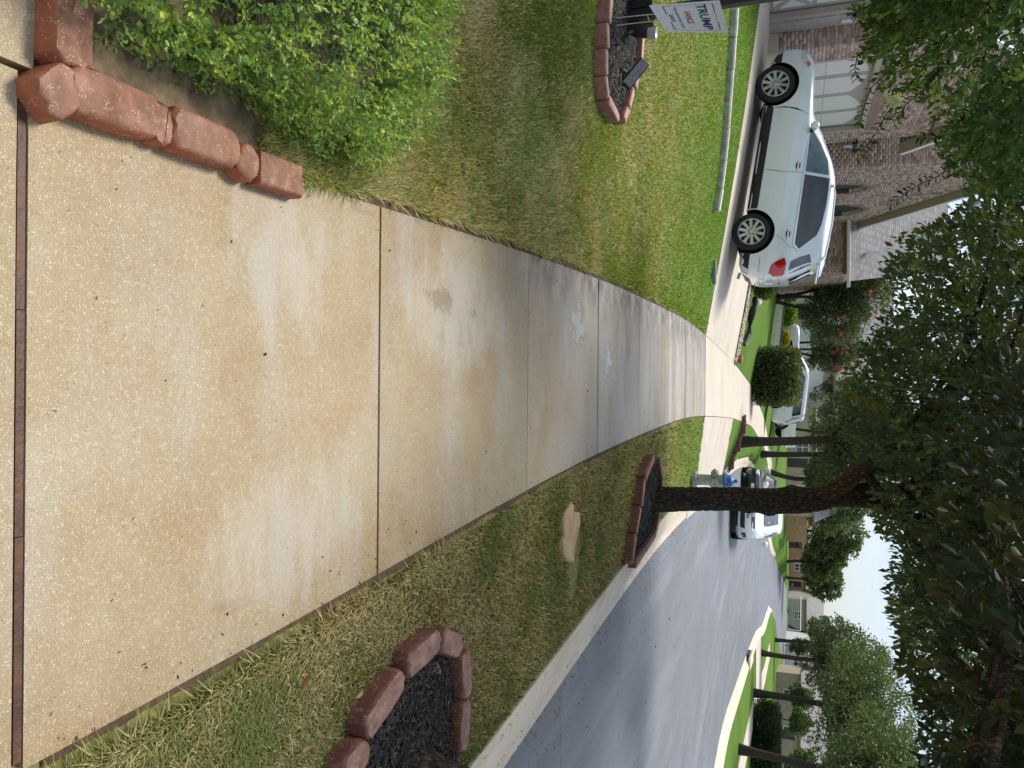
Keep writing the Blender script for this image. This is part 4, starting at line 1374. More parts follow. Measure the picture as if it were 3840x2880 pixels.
for ang, r_, nm in ((R(-70), .062, 'nozzle_cap'), (R(20), .048, 'nozzle_cap'), (R(200), .048, 'nozzle_cap')):
    M2 = Matrix.Translation((0, 0, .33)) @ Matrix.Rotation(ang, 4, 'Z') @ Matrix.Rotation(PI / 2, 4, 'Y')
    mb = MB(); mb.lathe([(r_ * 1.02, .05), (r_ * 1.02, .10), (r_ * 1.28, .102), (r_ * 1.28, .13), (r_ * 1.05, .135), (r_ * 1.0, .155), (r_ * .5, .16), (.018, .162), (.016, .185)], 20, M2)
    mb.build(nm, hm, hy, True)
HYD_SCALE = 1.0
hy.scale = (1.12, 1.12, 1.12)

# ------------------------------------------------------------------ lamp post bed: post, sign, lights
pp = on_T(2342, 64)
lpz = pp.z
lpo = empty('lamp_post', pp, 0, 'square black lamp post with boxed foot behind the yard sign', 'lamp post')
top_ = at_Y(3100, -120, pp.y + .05)
mb = MB()
d_top = Vector((-.10, .02, 3.0))
M2 = Matrix.Identity(4)
mb.cbox((0, 0, 1.5), (.085, .085, 3.2), .006)
mb.build('post', M_['blackmetal'], lpo)
mb = MB(); mb.lathe([(.09, 3.1), (.11, 3.14), (.15, 3.42), (.17, 3.45), (.03, 3.60), (.01, 3.66)], 6); mb.build('lamp_head', M_['blackmetal'], lpo)
mb = MB()
for (x, y, w_, rz_) in ((-.075, -.055, .09, .15), (.03, -.065, .09, -.1), (-.02, .07, .12, .05), (.085, .0, .10, 1.4)):
    mb.cbox((0, 0, .12), (w_, .022, .27), .004, Matrix.Translation((x, y, 0)) @ Matrix.Rotation(rz_, 4, 'Z') @ Matrix.Rotation(.06, 4, 'X'))
mb.build('foot_board', M_['blackmetal'], lpo)

def text_mesh(body, size, mat, parent, M2, name='lettering', sx=1.0, bold=.0, ext=.0015):
    cu = bpy.data.curves.new('t', 'FONT'); cu.body = body; cu.size = size; cu.align_x = 'CENTER'; cu.align_y = 'CENTER'
    cu.offset = bold; cu.extrude = ext; cu.resolution_u = 3
    to = bpy.data.objects.new('t', cu); COL.objects.link(to)
    dg = bpy.context.evaluated_depsgraph_get(); dg.update()
    me = bpy.data.meshes.new_from_object(to.evaluated_get(dg))
    bpy.data.objects.remove(to); bpy.data.curves.remove(cu)
    me.transform(M2 @ Matrix.Diagonal((sx, 1, 1, 1))); me.materials.clear(); me.materials.append(mat); me.name = name
    return mesh_obj(name, me, None, parent)

# sign panel from its four corners in the photo, standing about 6.4 m off
def pc(x, y): return (2160 + x / 3.456, y / 3.456)
SD = 6.35
c_bl = at_depth(*pc(945, 68), SD - .03); c_tl = at_depth(*pc(1858, 3), SD - .03)
c_tr = at_depth(*pc(1975, 425), SD + .03); c_br = at_depth(*pc(1158, 410), SD + .03)
ctr = (c_bl + c_tl + c_tr + c_br) / 4
ux = ((c_tr + c_br) - (c_tl + c_bl)).normalized(); uy = ((c_tl + c_tr) - (c_bl + c_br)); uy = (uy - ux * uy.dot(ux)).normalized()
uz = ux.cross(uy)
pw = ((c_tr + c_br) - (c_tl + c_bl)).length / 2; ph = ((c_tl + c_tr) - (c_bl + c_br)).length / 2
root_p = on_T(2290, 60)
ysn = empty('yard_sign', root_p, 0, 'white campaign yard sign with blue and red lettering on wire legs', 'sign')
SM = Matrix((ux, uy, uz)).transposed().to_4x4(); SM.translation = ctr - root_p
shear = (c_tl + c_bl - c_tr - c_br).dot(uy) / 2
def sgp(a, b_, h=0.0):   # bilinear position on the panel, a right 0..1, b up 0..1
    p = (c_bl * (1 - a) * (1 - b_) + c_br * a * (1 - b_) + c_tl * (1 - a) * b_ + c_tr * a * b_)
    return p - root_p + uz * h
mb = MB()
KG = 12
vs = [sgp(i / KG, j / KG, h) for h in (-.003, .003) for j in range(KG + 1) for i in range(KG + 1)]
fs = []
for s_ in (0, (KG + 1) ** 2):
    fs += [(s_ + j * (KG + 1) + i, s_ + j * (KG + 1) + i + 1, s_ + (j + 1) * (KG + 1) + i + 1, s_ + (j + 1) * (KG + 1) + i) for j in range(KG) for i in range(KG)]
rim = [(i, 0) for i in range(KG)] + [(KG, j) for j in range(KG)] + [(KG - i, KG) for i in range(KG)] + [(0, KG - j) for j in range(KG)]
rid = [j * (KG + 1) + i for i, j in rim]
fs += [(rid[k], rid[(k + 1) % len(rid)], rid[(k + 1) % len(rid)] + (KG + 1) ** 2, rid[k] + (KG + 1) ** 2) for k in range(len(rid))]
mb.add(vs, fs)
m_, n, b, _ = new_mat('sign_white')
c = ramp(n, noise(n, pos(n), 45, 5), [(.42, (.66, .66, .66)), (.5, (.76, .76, .76))])
n.links.new(c, b.inputs['Base Color']); b.inputs['Roughness'].default_value = .45
mb.build('panel', m_, ysn)
red = simple('sign_red', (.50, .035, .05), .5, var=.08); blue = simple('sign_blue', (.028, .022, .12), .5, var=.08); navy = simple('sign_grey', (.10, .10, .16), .5)
def sg_text(body, b_, hgt, wid, mat, bold=0.0, name='lettering'):
    o = text_mesh(body, 1.0, mat, ysn, Matrix.Identity(4), name, 1.0, bold, .001)
    me = o.data
    co = np.zeros(len(me.vertices) * 3); me.vertices.foreach_get('co', co); co = co.reshape(-1, 3)
    mn, mxv = co.min(0), co.max(0)
    a = .5 + ((co[:, 0] - mn[0]) / (mxv[0] - mn[0]) - .5) * wid
    bb = b_ + ((co[:, 1] - mn[1]) / (mxv[1] - mn[1]) - .5) * hgt
    hh = .0048 + (co[:, 2] - mn[2]) * .5
    out = np.array([sgp(float(p), float(q), float(h)) for p, q, h in zip(a, bb, hh)])
    me.vertices.foreach_set('co', out.ravel()); me.update()
sg_text('TRUMP', .71, .14, .82, blue, .025)
sg_text('VANCE', .475, .105, .42, red, .015)
sg_text('MAKE AMERICA GREAT AGAIN!', .325, .04, .72, navy, .0)
sg_text('2024', .225, .06, .26, navy, .015)
mb = MB()
def bar(a0, a1, b0_, b1_):
    vs = [sgp(a, b_, h) for h in (.0044, .0056) for (a, b_) in ((a0, b0_), (a1, b0_), (a1, b1_), (a0, b1_))]
    mb.add(vs, [(3, 2, 1, 0), (4, 5, 6, 7), (0, 1, 5, 4), (1, 2, 6, 5), (2, 3, 7, 6), (3, 0, 4, 7)])
bar(.08, .36, .875, .892); bar(.66, .93, .875, .892); bar(.08, .36, .165, .182); bar(.66, .93, .165, .182)
bar(.085, .09, .18, .87); bar(.925, .93, .18, .87)
mb.build('red_bar', red, ysn)
mb = MB()
for k in range(5):
    a = .41 + k * .045
    for r_ in range(2):
        p = [sgp(a + .011 * math.cos(t_ + r_ * PI / 3), .883 + .014 * math.sin(t_ + r_ * PI / 3), .005 + r_ * .0004) for t_ in (PI / 2, PI / 2 + 2.094, PI / 2 + 4.189)]
        mb.add(p, [(0, 1, 2)])
mb.build('star', blue, ysn)
mb = MB()
for a in (.30, .52):
    top = sgp(a, .25, -.008); bot = sgp(a, -.75, -.008)
    foot = on_T(2285, 30 + 130 * a) - root_p
    mb.tube([top, top + (foot - top) * .5, foot - Vector((0, 0, .05))], .004, 6)
l0, l1 = (on_T(2285, 30 + 130 * .30) - root_p), (on_T(2285, 30 + 130 * .52) - root_p)
mb.tube([l0 + Vector((0, 0, .02)), l1 + Vector((0, -.03, .01))], .004, 6)
tA, tB = sgp(.30, .25, -.008), sgp(.52, .25, -.008)
mb.tube([l0 + (tA - l0) * .62, l1 + (tB - l1) * .62], .004, 6)
mb.build('wire_leg', simple('galvanised_wire', (.42, .45, .40), .45, .5), ysn)

# cone spotlight
sp = on_T(2325, 128)
sp = on_T(2330, 134)
spo = empty('garden_spotlight', sp, 0, 'small upright cone spotlight with frosted lens in the mulch', 'light')
k_ = (sp - Vector((0, 0, CAMH))).dot(_d) / FX     # metres per photo pixel there
mb = MB(); mb.lathe([(.008, -.03), (.008, .05), (.024, .052), (.03, .06), (.024, .068), (.012, .07), (.012, .10)], 16); mb.build('stake', M_['blackplastic'], spo, True)
M2 = Matrix.Translation((0, 0, .10)) @ Matrix.Rotation(.12, 4, 'Y')
mb = MB(); mb.lathe([(.03, 0), (.045, .03), (.05, .05), (.056, .13), (.062, .132)], 24, M2); mb.build('housing', M_['blackplastic'], spo, True)
frost = simple('frosted_plastic', (.42, .44, .45), .35, var=.45, scale=60)
mb = MB(); mb.lathe([(.060, .133), (.072, .19), (.068, .205), (.05, .196), (.02, .19)], 24, M2); mb.build('lens', frost, spo, True)
spo.scale = (.72, .72, 1.0)

# tilted floodlight
fp = on_T(2310, 268)
flo = empty('floodlight', fp, 0, 'tilted black rectangular LED floodlight on a short stake', 'light')
pa = at_depth(2345, 322, (fp - Vector((0, 0, CAMH))).dot(_d)) - fp
pb = at_depth(2422, 228, (fp - Vector((0, 0, CAMH))).dot(_d)) - fp
ax = (pb - pa).normalized(); LL = (pb - pa).length * .98
nrm = Vector((0, -.80, .6)); nrm = (nrm - ax * nrm.dot(ax)).normalized(); sd = nrm.cross(ax)
FM = Matrix((ax, sd, nrm)).transposed().to_4x4(); FM.translation = (pa + pb) / 2
mb = MB(); mb.cbox((0, 0, -.015), (LL, .10, .04), .006, FM); mb.build('housing', M_['blackmetal'], flo)
m_, n, b, _ = new_mat('dirty_lens')
n.links.new(ramp(n, noise(n, pos(n), 120, 4, .7), [(.4, (.07, .07, .075)), (.6, (.34, .33, .35))]), b.inputs['Base Color']); b.inputs['Roughness'].default_value = .3
mb = MB(); mb.box((0, 0, .007), (LL * .93, .08, .004), FM); mb.build('lens', m_, flo)
mb = MB()
mid = (pa + pb) / 2
mb.tube([(0, 0, -.06), (0, -.01, .06), mid - nrm * .04 - ax * .02], [.018, .02, .016], 10)
mb.cbox((0, 0, 0), (.07, .05, .05), .008, Matrix.Translation(mid - nrm * .045))
mb.build('stake', M_['blackplastic'], flo, True)
mb = MB(); mb.tube([mid + ax * .06 - nrm * .03, Vector((.10, .06, .02))], .005, 6); mb.build('cable', M_['blackplastic'], flo)

# ------------------------------------------------------------------ vehicles
def paint(name, c, metal=.0, rough=.28):
    m_, n, b, _ = new_mat(name)
    v = pos(n, kind='obj')
    lo = [k * .97 for k in c]; hi = [min(1, k * 1.03) for k in c]
    n.links.new(ramp(n, noise(n, v, 1.5, 4), [(.3, lo), (.7, hi)]), b.inputs['Base Color'])
    b.inputs['Roughness'].default_value = rough; b.inputs['Metallic'].default_value = metal
    b.inputs['Coat Weight'].default_value = .8; b.inputs['Coat Roughness'].default_value = .04
    return m_
M_['silver'] = paint('silver_paint', (.78, .83, .88), .05, .24)
M_['white_car'] = paint('white_paint_car', (.82, .83, .83))
M_['black_car'] = paint('black_paint_car', (.010, .011, .012))
M_['bluewhite'] = paint('blue_white_paint', (.50, .62, .68))
M_['taillight'] = simple('taillight_red', (.50, .008, .012), .08, coat=1.0, var=.25, scale=14)
M_['lamp_clear'] = simple('lamp_clear', (.55, .57, .56), .1, .1, coat=1.0, var=.3, scale=16)
M_['amber'] = simple('amber_lens', (.62, .16, .03), .15, coat=1.0)
M_['seam'] = simple('seam_dark', (.03, .032, .034), .8)
M_['plate'] = simple('plate_white', (.70, .71, .72), .4)
M_['ink'] = simple('plate_ink', (.03, .03, .05), .6)
M_['glass_teal'] = simple('green_glass', (.055, .10, .10), .04, coat=1.0, var=.45, scale=5)
M_['glass_grey'] = simple('grey_glass', (.10, .115, .13), .05, coat=1.0, var=.3, scale=3)

class Body:
    """stack of rounded plan slices: rows are z, front x, rear x, half width, exponent"""
    def __init__(s, rows): s.r = np.array(rows, float)
    def at(s, z):
        z = np.asarray(z, float)
        return [np.interp(z, s.r[:, 0], s.r[:, k]) for k in (1, 2, 3, 4)]
    def y(s, x, z):
        f, r_, w, n_ = s.at(z); a = (f - r_) / 2; u_ = np.clip(np.abs((x - (f + r_) / 2) / a), 0, .9999)
        return w * (1 - u_ ** n_) ** (1 / n_)
    def x(s, y, z, front):
        f, r_, w, n_ = s.at(z); a = (f - r_) / 2; u_ = np.clip(np.abs(y) / w, 0, .9999)
        return (f + r_) / 2 + (1 if front else -1) * a * (1 - u_ ** n_) ** (1 / n_)
    def mesh(s, nz=64, nt_=88):
        zs = np.unique(np.concatenate([np.linspace(s.r[0, 0], s.r[-1, 0], nz), s.r[:, 0]]))
        th = np.linspace(0, 2 * PI, nt_, endpoint=False)
        V = []
        for z in zs:
            f, r_, w, n_ = [float(k) for k in s.at(z)]
            c_, s_ = np.cos(th), np.sin(th)
            X = (f + r_) / 2 + (f - r_) / 2 * np.sign(c_) * np.abs(c_) ** (2 / n_)
            Y = w * np.sign(s_) * np.abs(s_) ** (2 / n_)
            V += list(zip(X, Y, [z] * nt_))
        F = []
        m2 = len(zs)
        for i in range(m2 - 1):
            for k in range(nt_):
                k2 = (k + 1) % nt_
                F.append((i * nt_ + k, i * nt_ + k2, (i + 1) * nt_ + k2, (i + 1) * nt_ + k))
        F.append(tuple(range(nt_ - 1, -1, -1))); F.append(tuple((m2 - 1) * nt_ + k for k in range(nt_)))
        mb = MB(); mb.v = V; mb.f = F
        return mb

def patch(poly, fn, cuts=3):
    """subdivide a flat polygon and push it onto a surface"""
    bm = bmesh.new()
    vs = [bm.verts.new((p[0], 0, p[1])) for p in poly]
    bm.faces.new(vs)
    bmesh.ops.triangulate(bm, faces=bm.faces)
    for _ in range(2):
        bmesh.ops.subdivide_edges(bm, edges=[e for e in bm.edges if e.calc_length() > .12], cuts=1, use_grid_fill=True)
    bmesh.ops.triangulate(bm, faces=bm.faces)
    for v in bm.verts: v.co = Vector(fn(v.co.x, v.co.z))
    bmesh.ops.recalc_face_normals(bm, faces=bm.faces)
    vs = [tuple(v.co) for v in bm.verts]; bm.verts.index_update()
    fs = [tuple(v.index for v in f.verts) for f in bm.faces]
    bm.free()
    return vs, fs

def wheel(root, x, y, z, r_, wid, rimr, spokes, side, rim_mat):
    o = bpy.data.objects.new('wheel', None); link(o, root); o.location = (x, y, z); o.rotation_euler = (-PI / 2 * side, 0, 0)
    w = wid / 2
    key = ('tyre', r_, wid, rimr, spokes)
    if key not in BLOCKS:
        mb = MB(); mb.lathe([(rimr * .97, -w), (r_ * .86, -w * 1.02), (r_ * .96, -w * .9), (r_, -w * .6), (r_, w * .6), (r_ * .97, w * .88), (r_ * .88, w * 1.03), (rimr * 1.02, w * .98), (rimr * .96, w * .8)], 44, cap=False)
        t_ = mb.mesh('tyre', True); t_.materials.append(M_['rubber'])
        mb = MB(); mb.lathe([(rimr * 1.03, w * .80), (rimr * 1.03, w * .98), (rimr * .97, w * 1.0), (rimr * .93, w * .90), (rimr * .91, w * .2)], 40, cap=False)
        for k in range(spokes):
            a = 2 * PI * k / spokes + .2
            mb.add([(.05, -.022, w * .62), (.05, .022, w * .62), (rimr * .95, .040 * 8 / spokes, w * .78), (rimr * .95, -.040 * 8 / spokes, w * .78),
                    (.05, -.026, w * .86), (.05, .026, w * .86), (rimr * .95, .036 * 8 / spokes, w * .96), (rimr * .95, -.036 * 8 / spokes, w * .96)],
                   [(4, 5, 6, 7), (0, 1, 5, 4), (1, 2, 6, 5), (2, 3, 7, 6), (3, 0, 4, 7)], Matrix.Rotation(a, 4, 'Z'))
        mb.lathe([(.075, w * .55), (.075, w * .84), (.06, w * .92), (.03, w * .95)], 20)
        q = mb.mesh('rim', True); q.materials.append(rim_mat)
        mb = MB(); mb.lathe([(rimr * .93, w * .28), (.05, w * .30)], 32); 
        for k in range(5):
            a = 2 * PI * k / 5
            mb.lathe([(.012, w * .85), (.012, w * .955)], 8, Matrix.Translation((math.cos(a) * .052, math.sin(a) * .052, 0)))
        h = mb.mesh('wheel_well_disc', True); h.materials.append(M_['blackplastic'])
        BLOCKS[key] = (t_, q, h)
    t_, q, h = BLOCKS[key]
    for nm, me in (('tyre', t_), ('rim', q), ('brake', h)): mesh_obj(nm, me, None, o)

def make_car(name, label, cat, loc, heading, rows, mat, wb, wr, wy, arch, parts, pitch=0.0, rim=.24, spokes=10, low=None, group=None, roll=0.0):
    """local +x is forward. parts: list of (name, material, view, polygon, offset) with view side/front/rear/left/right"""
    root = empty(name, loc, 0, label, cat, group)
    root.rotation_euler = (roll, -pitch, heading)
    B = Body(rows)
    me = B.mesh().mesh('body', True); me.materials.append(mat); me.materials.append(M_['blackplastic'])
    bo = mesh_obj('body', me, None, root)
    cutters = []
    for x in wb:
        mb = MB(); mb.lathe([(arch, -2), (arch, -wy + .28)], 48, Matrix.Translation((x, 0, wr)) @ Matrix.Rotation(-PI / 2, 4, 'X'))
        mb.lathe([(arch, wy - .28), (arch, 2)], 48, Matrix.Translation((x, 0, wr)) @ Matrix.Rotation(-PI / 2, 4, 'X'))
        co = mb.build('cut', M_['blackplastic']); cutters.append(co)
        md = bo.modifiers.new('a', 'BOOLEAN'); md.object = co; md.operation = 'DIFFERENCE'; md.solver = 'EXACT'
        try: md.material_mode = 'TRANSFER'
        except Exception: pass
        co.parent = root
    dg = bpy.context.evaluated_depsgraph_get(); dg.update()
    nm_ = bpy.data.meshes.new_from_object(bo.evaluated_get(dg))
    bo.modifiers.clear(); old = bo.data; bo.data = nm_; nm_.name = 'body'
    for c_ in cutters: bpy.data.objects.remove(c_)
    # sharpen arch edges
    bm = bmesh.new(); bm.from_mesh(nm_)
    for e in bm.edges:
        if len(e.link_faces) == 2 and e.calc_face_angle(0) > R(40): e.smooth = False
    for f in bm.faces: f.smooth = True
    bm.to_mesh(nm_); bm.free()
    for (nm, mt, view, poly, off) in parts:
        if view in ('side', 'left', 'right'):
            for s_ in ((1, -1) if view == 'side' else ((1,) if view == 'left' else (-1,))):
                mb = MB(); mb.add(*patch(poly, lambda a, z: (a, s_ * (float(B.y(a, z)) + off), z))); mb.build(nm, mt, root, True)
        else:
            fr_ = view == 'front'
            mb = MB(); mb.add(*patch(poly, lambda a, z: (float(B.x(a, z, fr_)) + (off if fr_ else -off), a, z))); mb.build(nm, mt, root, True)
    for x in wb:
        for s_ in (1, -1): wheel(root, x, s_ * wy, wr, wr, .225, rim, spokes, s_, M_['alloy'])
    return root, B

def seam(B, pts, w=.006):
    """thin vertical-ish strip polygon along points (x, z)"""
    a = [(x - w / 2, z) for x, z in pts]; b_ = [(x + w / 2, z) for x, z in reversed(pts)]
    return a + b_

# ---- silver suv on the driveway
rw = on_T(2738, 857); 
SUVR = [(.20, 2.10, -2.16, .80, 7), (.26, 2.22, -2.28, .86, 7), (.40, 2.31, -2.37, .905, 7), (.58, 2.34, -2.40, .92, 7), (.72, 2.32, -2.39, .925, 7),
        (.84, 2.27, -2.36, .925, 7), (.92, 2.17, -2.35, .915, 7), (.97, 1.98, -2.34, .91, 6.5), (1.01, 1.70, -2.335, .902, 6.5), (1.045, 1.38, -2.33, .89, 6.5),
        (1.075, 1.12, -2.325, .88, 6), (1.10, .99, -2.315, .872, 6), (1.16, .87, -2.28, .845, 6), (1.28, .66, -2.20, .79, 6), (1.42, .38, -2.09, .735, 5.5),
        (1.53, .14, -2.02, .695, 5.5), (1.58, .0, -2.01, .665, 5), (1.62, -.12, -2.0, .62, 5), (1.65, -.26, -1.97, .55, 4.5), (1.67, -.45, -1.88, .46, 4), (1.683, -.7, -1.7, .33, 4), (1.69, -.95, -1.45, .15, 3)]
zq = lambda z: z + max(0, z - .6) * .07
SUVR = [(zq(z), f * (1 - .045 * (f > 2)), r_ * (1 - .05 * (r_ < -2)), w, e) for z, f, r_, w, e in SUVR]
Bt = Body(SUVR)
seamz = [1.07, .95, .80, .6, .42, .32]
parts = [
    ('rocker_cladding', M_['blackplastic'], 'side', [(-.98, .21), (1.0, .21), (1.0, .36), (.96, .40), (-.96, .40), (-.98, .36)], .012),
    ('front_cladding', M_['blackplastic'], 'side', [(1.86, .24), (2.20, .30), (2.25, .40), (1.83, .40)], .008),
    ('rear_cladding', M_['blackplastic'], 'side', [(-2.25, .26), (-1.83, .22), (-1.83, .40), (-2.32, .40)], .008),
    ('rear_cladding', M_['blackplastic'], 'rear', [(-.74, .24), (.74, .24), (.80, .42), (-.80, .42)], .01),
    ('front_window', M_['glass_teal'], 'side', [(.64, 1.105), (.36, 1.305), (.08, 1.46), (-.20, 1.515), (-.20, 1.115)], .014),
    ('rear_window', M_['glass'], 'side', [(-.26, 1.115), (-.26, 1.54), (-.75, 1.555), (-1.14, 1.53), (-1.36, 1.475), (-1.66, 1.22), (-1.58, 1.14)], .012),
    ('window_trim', M_['chrome'], 'side', [(.72, 1.082), (-1.59, 1.112), (-1.72, 1.215), (-1.67, 1.225), (-1.58, 1.138), (.66, 1.104)], .016),
    ('quarter_glass', M_['glass_grey'], 'side', [(-1.72, 1.42), (-1.80, 1.26), (-2.0, 1.12), (-2.18, 1.10), (-2.09, 1.22), (-1.97, 1.40), (-1.86, 1.46)], .006),
    ('rear_glass', M_['glass'], 'rear', [(-.68, 1.12), (.68, 1.12), (.66, 1.3), (.58, 1.47), (-.58, 1.47), (-.66, 1.3)], .006),
    ('taillight', M_['taillight'], 'side', [(-1.95, 1.01), (-2.02, .90), (-2.12, .80), (-2.285, .77), (-2.275, 1.0), (-2.20, 1.045), (-2.06, 1.05)], .010),
    ('taillight', M_['taillight'], 'rear', [(-.80, .80), (-.68, .84), (-.66, 1.0), (-.72, 1.05), (-.80, 1.04)], .008),
    ('taillight', M_['taillight'], 'rear', [(.80, .80), (.68, .84), (.66, 1.0), (.72, 1.05), (.80, 1.04)], .008),
    ('headlight', M_['lamp_clear'], 'side', [(1.74, .88), (2.02, .74), (2.24, .72), (2.22, .82), (2.10, .92), (1.90, .955)], .008),
    ('indicator', M_['amber'], 'side', [(1.78, .885), (1.86, .84), (1.90, .88), (1.82, .92)], .011),
    ('windshield', M_['glass_teal'], 'front', [(-.74, 1.12), (.74, 1.12), (.66, 1.35), (.56, 1.54), (-.56, 1.54), (-.66, 1.35)], .006),
    ('door_seam', M_['seam'], 'side', seam(Bt, [(.84, 1.06), (.90, .95), (.97, .80), (.99, .6), (.97, .41)]), .004),
    ('door_seam', M_['seam'], 'side', seam(Bt, [(-.23, 1.12), (-.24, .95), (-.25, .80), (-.24, .6), (-.22, .41)]), .004),
    ('door_seam', M_['seam'], 'side', seam(Bt, [(-1.66, 1.14), (-1.64, 1.05), (-1.50, .90), (-1.46, .80)]), .004),
    ('bumper_seam', M_['seam'], 'side', [(-2.32, .60), (-1.90, .585), (-1.90, .593), (-2.32, .608)], .004),
    ('bumper_seam', M_['seam'], 'rear', [(-.8, .60), (.8, .60), (.8, .608), (-.8, .608)], .004),
    ('number_plate', M_['plate'], 'rear', [(-.16, .70), (.16, .70), (.16, .85), (-.16, .85)], .006),
    ('badge', M_['chrome'], 'rear', [(-.06, .93), (.06, .93), (.06, .97), (-.06, .97)], .006),
    ('badge', M_['chrome'], 'rear', [(-.60, .90), (-.50, .90), (-.50, .97), (-.60, .97)], .006),
    ('fuel_flap', M_['seam'], 'left', [(-1.93, .93), (-1.90, .93), (-1.90, .926), (-1.93, .926)], .003),
]
parts = [(a, b_, v_, [((x * .955 if v_ in ('side', 'left') and abs(x) > 1.9 else x), zq(z)) for x, z in pl], o_) for a, b_, v_, pl, o_ in parts]
fwp = on_T(2840, 294)
slope = (float(T(-5.7, 15.2)) - float(T(-2.9, 15.2))) / 2.8
hd = math.atan2(fwp.y - rw.y, fwp.x - rw.x)
SUV_Y = 15.25
# left wheels stand at these ground points, centre line is .93 m further from the camera
xr_ = rw.x; xf_ = xr_ - 2.857 * math.cos(math.atan(slope))
xm_ = (xr_ + xf_) / 2 ; ym_ = rw.y + .86 + .35
zm_ = (float(T(xr_, ym_)) + float(T(xf_, ym_))) / 2 + .012
suv, SB = make_car('parked_suv', 'silver SUV parked nose up on the brick house driveway', 'suv', (xm_, ym_, zm_), PI - R(1.5), SUVR, M_['silver'], (1.4285, -1.4285), .358, .80, .43, parts, pitch=math.atan(slope), rim=.245)
for s_ in (1, -1):
    for (x, z) in ((-.12, 1.01), (-1.42, 1.03)):
        mb = MB(); mb.cbox((x, s_ * (float(SB.y(x, z)) + .022), z), (.20, .022, .032), .008); mb.build('door_handle', M_['chrome'], suv)
        mb = MB(); mb.lathe([(.055, -.004), (.055, .004)], 16, Matrix.Translation((x + .01, s_ * (float(SB.y(x, z)) + .003), z)) @ Matrix.Rotation(PI / 2, 4, 'X') @ Matrix.Diagonal((1.3, .8, 1, 1))); mb.build('handle_cup', M_['seam'], suv)
    mb = MB(); mb.cbox((.62, s_ * 1.0, 1.20), (.12, .20, .15), .035); mb.build('wing_mirror', M_['silver'], suv, True)
    mb = MB(); mb.cbox((.60, s_ * .90, 1.165), (.10, .12, .05), .012); mb.build('mirror_stalk', M_['blackplastic'], suv)
    mb = MB(); pts = [(x, s_ * (float(SB.y(x, 1.65)) - .02), z) for x, z in ((-.35, 1.67), (-.5, 1.735), (-1.1, 1.775), (-1.7, 1.745), (-1.85, 1.67))]
    mb.tube(pts, .018, 8); mb.build('roof_rail', M_['silver'], suv, True)
mb = MB(); mb.cbox((-1.98, 0, 1.655), (.22, 1.12, .035), .014); mb.build('rear_spoiler', M_['silver'], suv)
mb = MB(); mb.tube([(-2.14, .12, 1.21), (-2.13, -.3, 1.24)], .012, 6); mb.build('rear_wiper', M_['blackplastic'], suv)
mb = MB(); mb.tube([(-1.55, -.32, 1.72), (-1.72, -.32, 1.82)], .01, 6); mb.cbox((-1.6, -.32, 1.735), (.18, .05, .03), .01); mb.build('roof_antenna', M_['blackplastic'], suv)
mb = MB(); mb.tube([(-2.18, .5, .24), (-2.30, .5, .22)], .032, 12, cap=False); mb.build('exhaust_tip', M_['chrome'], suv)

# ---- white minivan in the street (nose to the camera)
VANR = [(.20, 2.25, -2.3, .84, 6), (.28, 2.36, -2.42, .91, 6), (.45, 2.43, -2.48, .945, 6), (.62, 2.43, -2.48, .955, 6), (.78, 2.36, -2.46, .955, 6), (.90, 2.20, -2.45, .95, 5.5),
        (.97, 1.98, -2.44, .94, 5), (1.03, 1.70, -2.43, .93, 5), (1.08, 1.50, -2.42, .915, 5), (1.14, 1.36, -2.40, .89, 5), (1.30, 1.08, -2.35, .85, 5), (1.50, .72, -2.27, .79, 5),
        (1.62, .48, -2.2, .74, 5), (1.68, .25, -2.1, .67, 4), (1.72, -.1, -1.9, .52, 4), (1.735, -.5, -1.5, .3, 3)]
vp_ = [
    ('windshield', M_['glass_grey'], 'front', [(-.80, 1.13), (.80, 1.13), (.76, 1.36), (.68, 1.60), (-.68, 1.60), (-.76, 1.36)], .006),
    ('grille', M_['blackplastic'], 'front', [(-.44, .74), (.44, .74), (.54, .86), (-.54, .86)], .008),
    ('lower_grille', M_['blackplastic'], 'front', [(-.46, .36), (.46, .36), (.52, .52), (-.52, .52)], .008),
    ('front_spoiler', M_['blackplastic'], 'front', [(-.86, .20), (.86, .20), (.88, .29), (-.88, .29)], .008),
    ('fog_lamp', M_['blackplastic'], 'front', [(-.90, .42), (-.66, .40), (-.66, .54), (-.84, .58)], .01),
    ('fog_lamp', M_['blackplastic'], 'front', [(.90, .42), (.66, .40), (.66, .54), (.84, .58)], .01),
    ('headlight', M_['lamp_clear'], 'front', [(-.92, .84), (-.56, .76), (-.55, .86), (-.74, 1.02), (-.90, 1.04)], .01),
    ('headlight', M_['lamp_clear'], 'front', [(.92, .84), (.56, .76), (.55, .86), (.74, 1.02), (.90, 1.04)], .01),
    ('badge', M_['chrome'], 'front', [(-.085, .755), (-.055, .755), (-.045, .80), (.045, .80), (.055, .755), (.085, .755), (.07, .875), (.04, .875), (.04, .825), (-.04, .825), (-.04, .875), (-.07, .875)], .018),
    ('number_plate', M_['plate'], 'front', [(-.155, .55), (.155, .55), (.155, .70), (-.155, .70)], .012),
    ('side_window', M_['glass'], 'side', [(1.0, 1.16), (.62, 1.52), (.3, 1.58), (-1.95, 1.56), (-2.15, 1.2)], .006),
    ('door_seam', M_['seam'], 'side', seam(Bt, [(1.15, 1.1), (1.2, .8), (1.15, .4)]), .004),
    ('wiper', M_['blackplastic'], 'front', [(-.70, 1.12), (.70, 1.12), (.70, 1.145), (-.70, 1.145)], .012),
]
hpos = on_z(2738, 1911, float(road_z(4.4, 27))); 
hq = ray(2738, 1911); th = 26.5
van_c = Vector((0, 0, CAMH)) + hq * th
vx, vy = hpos.x, hpos.y
van_s = 1.0
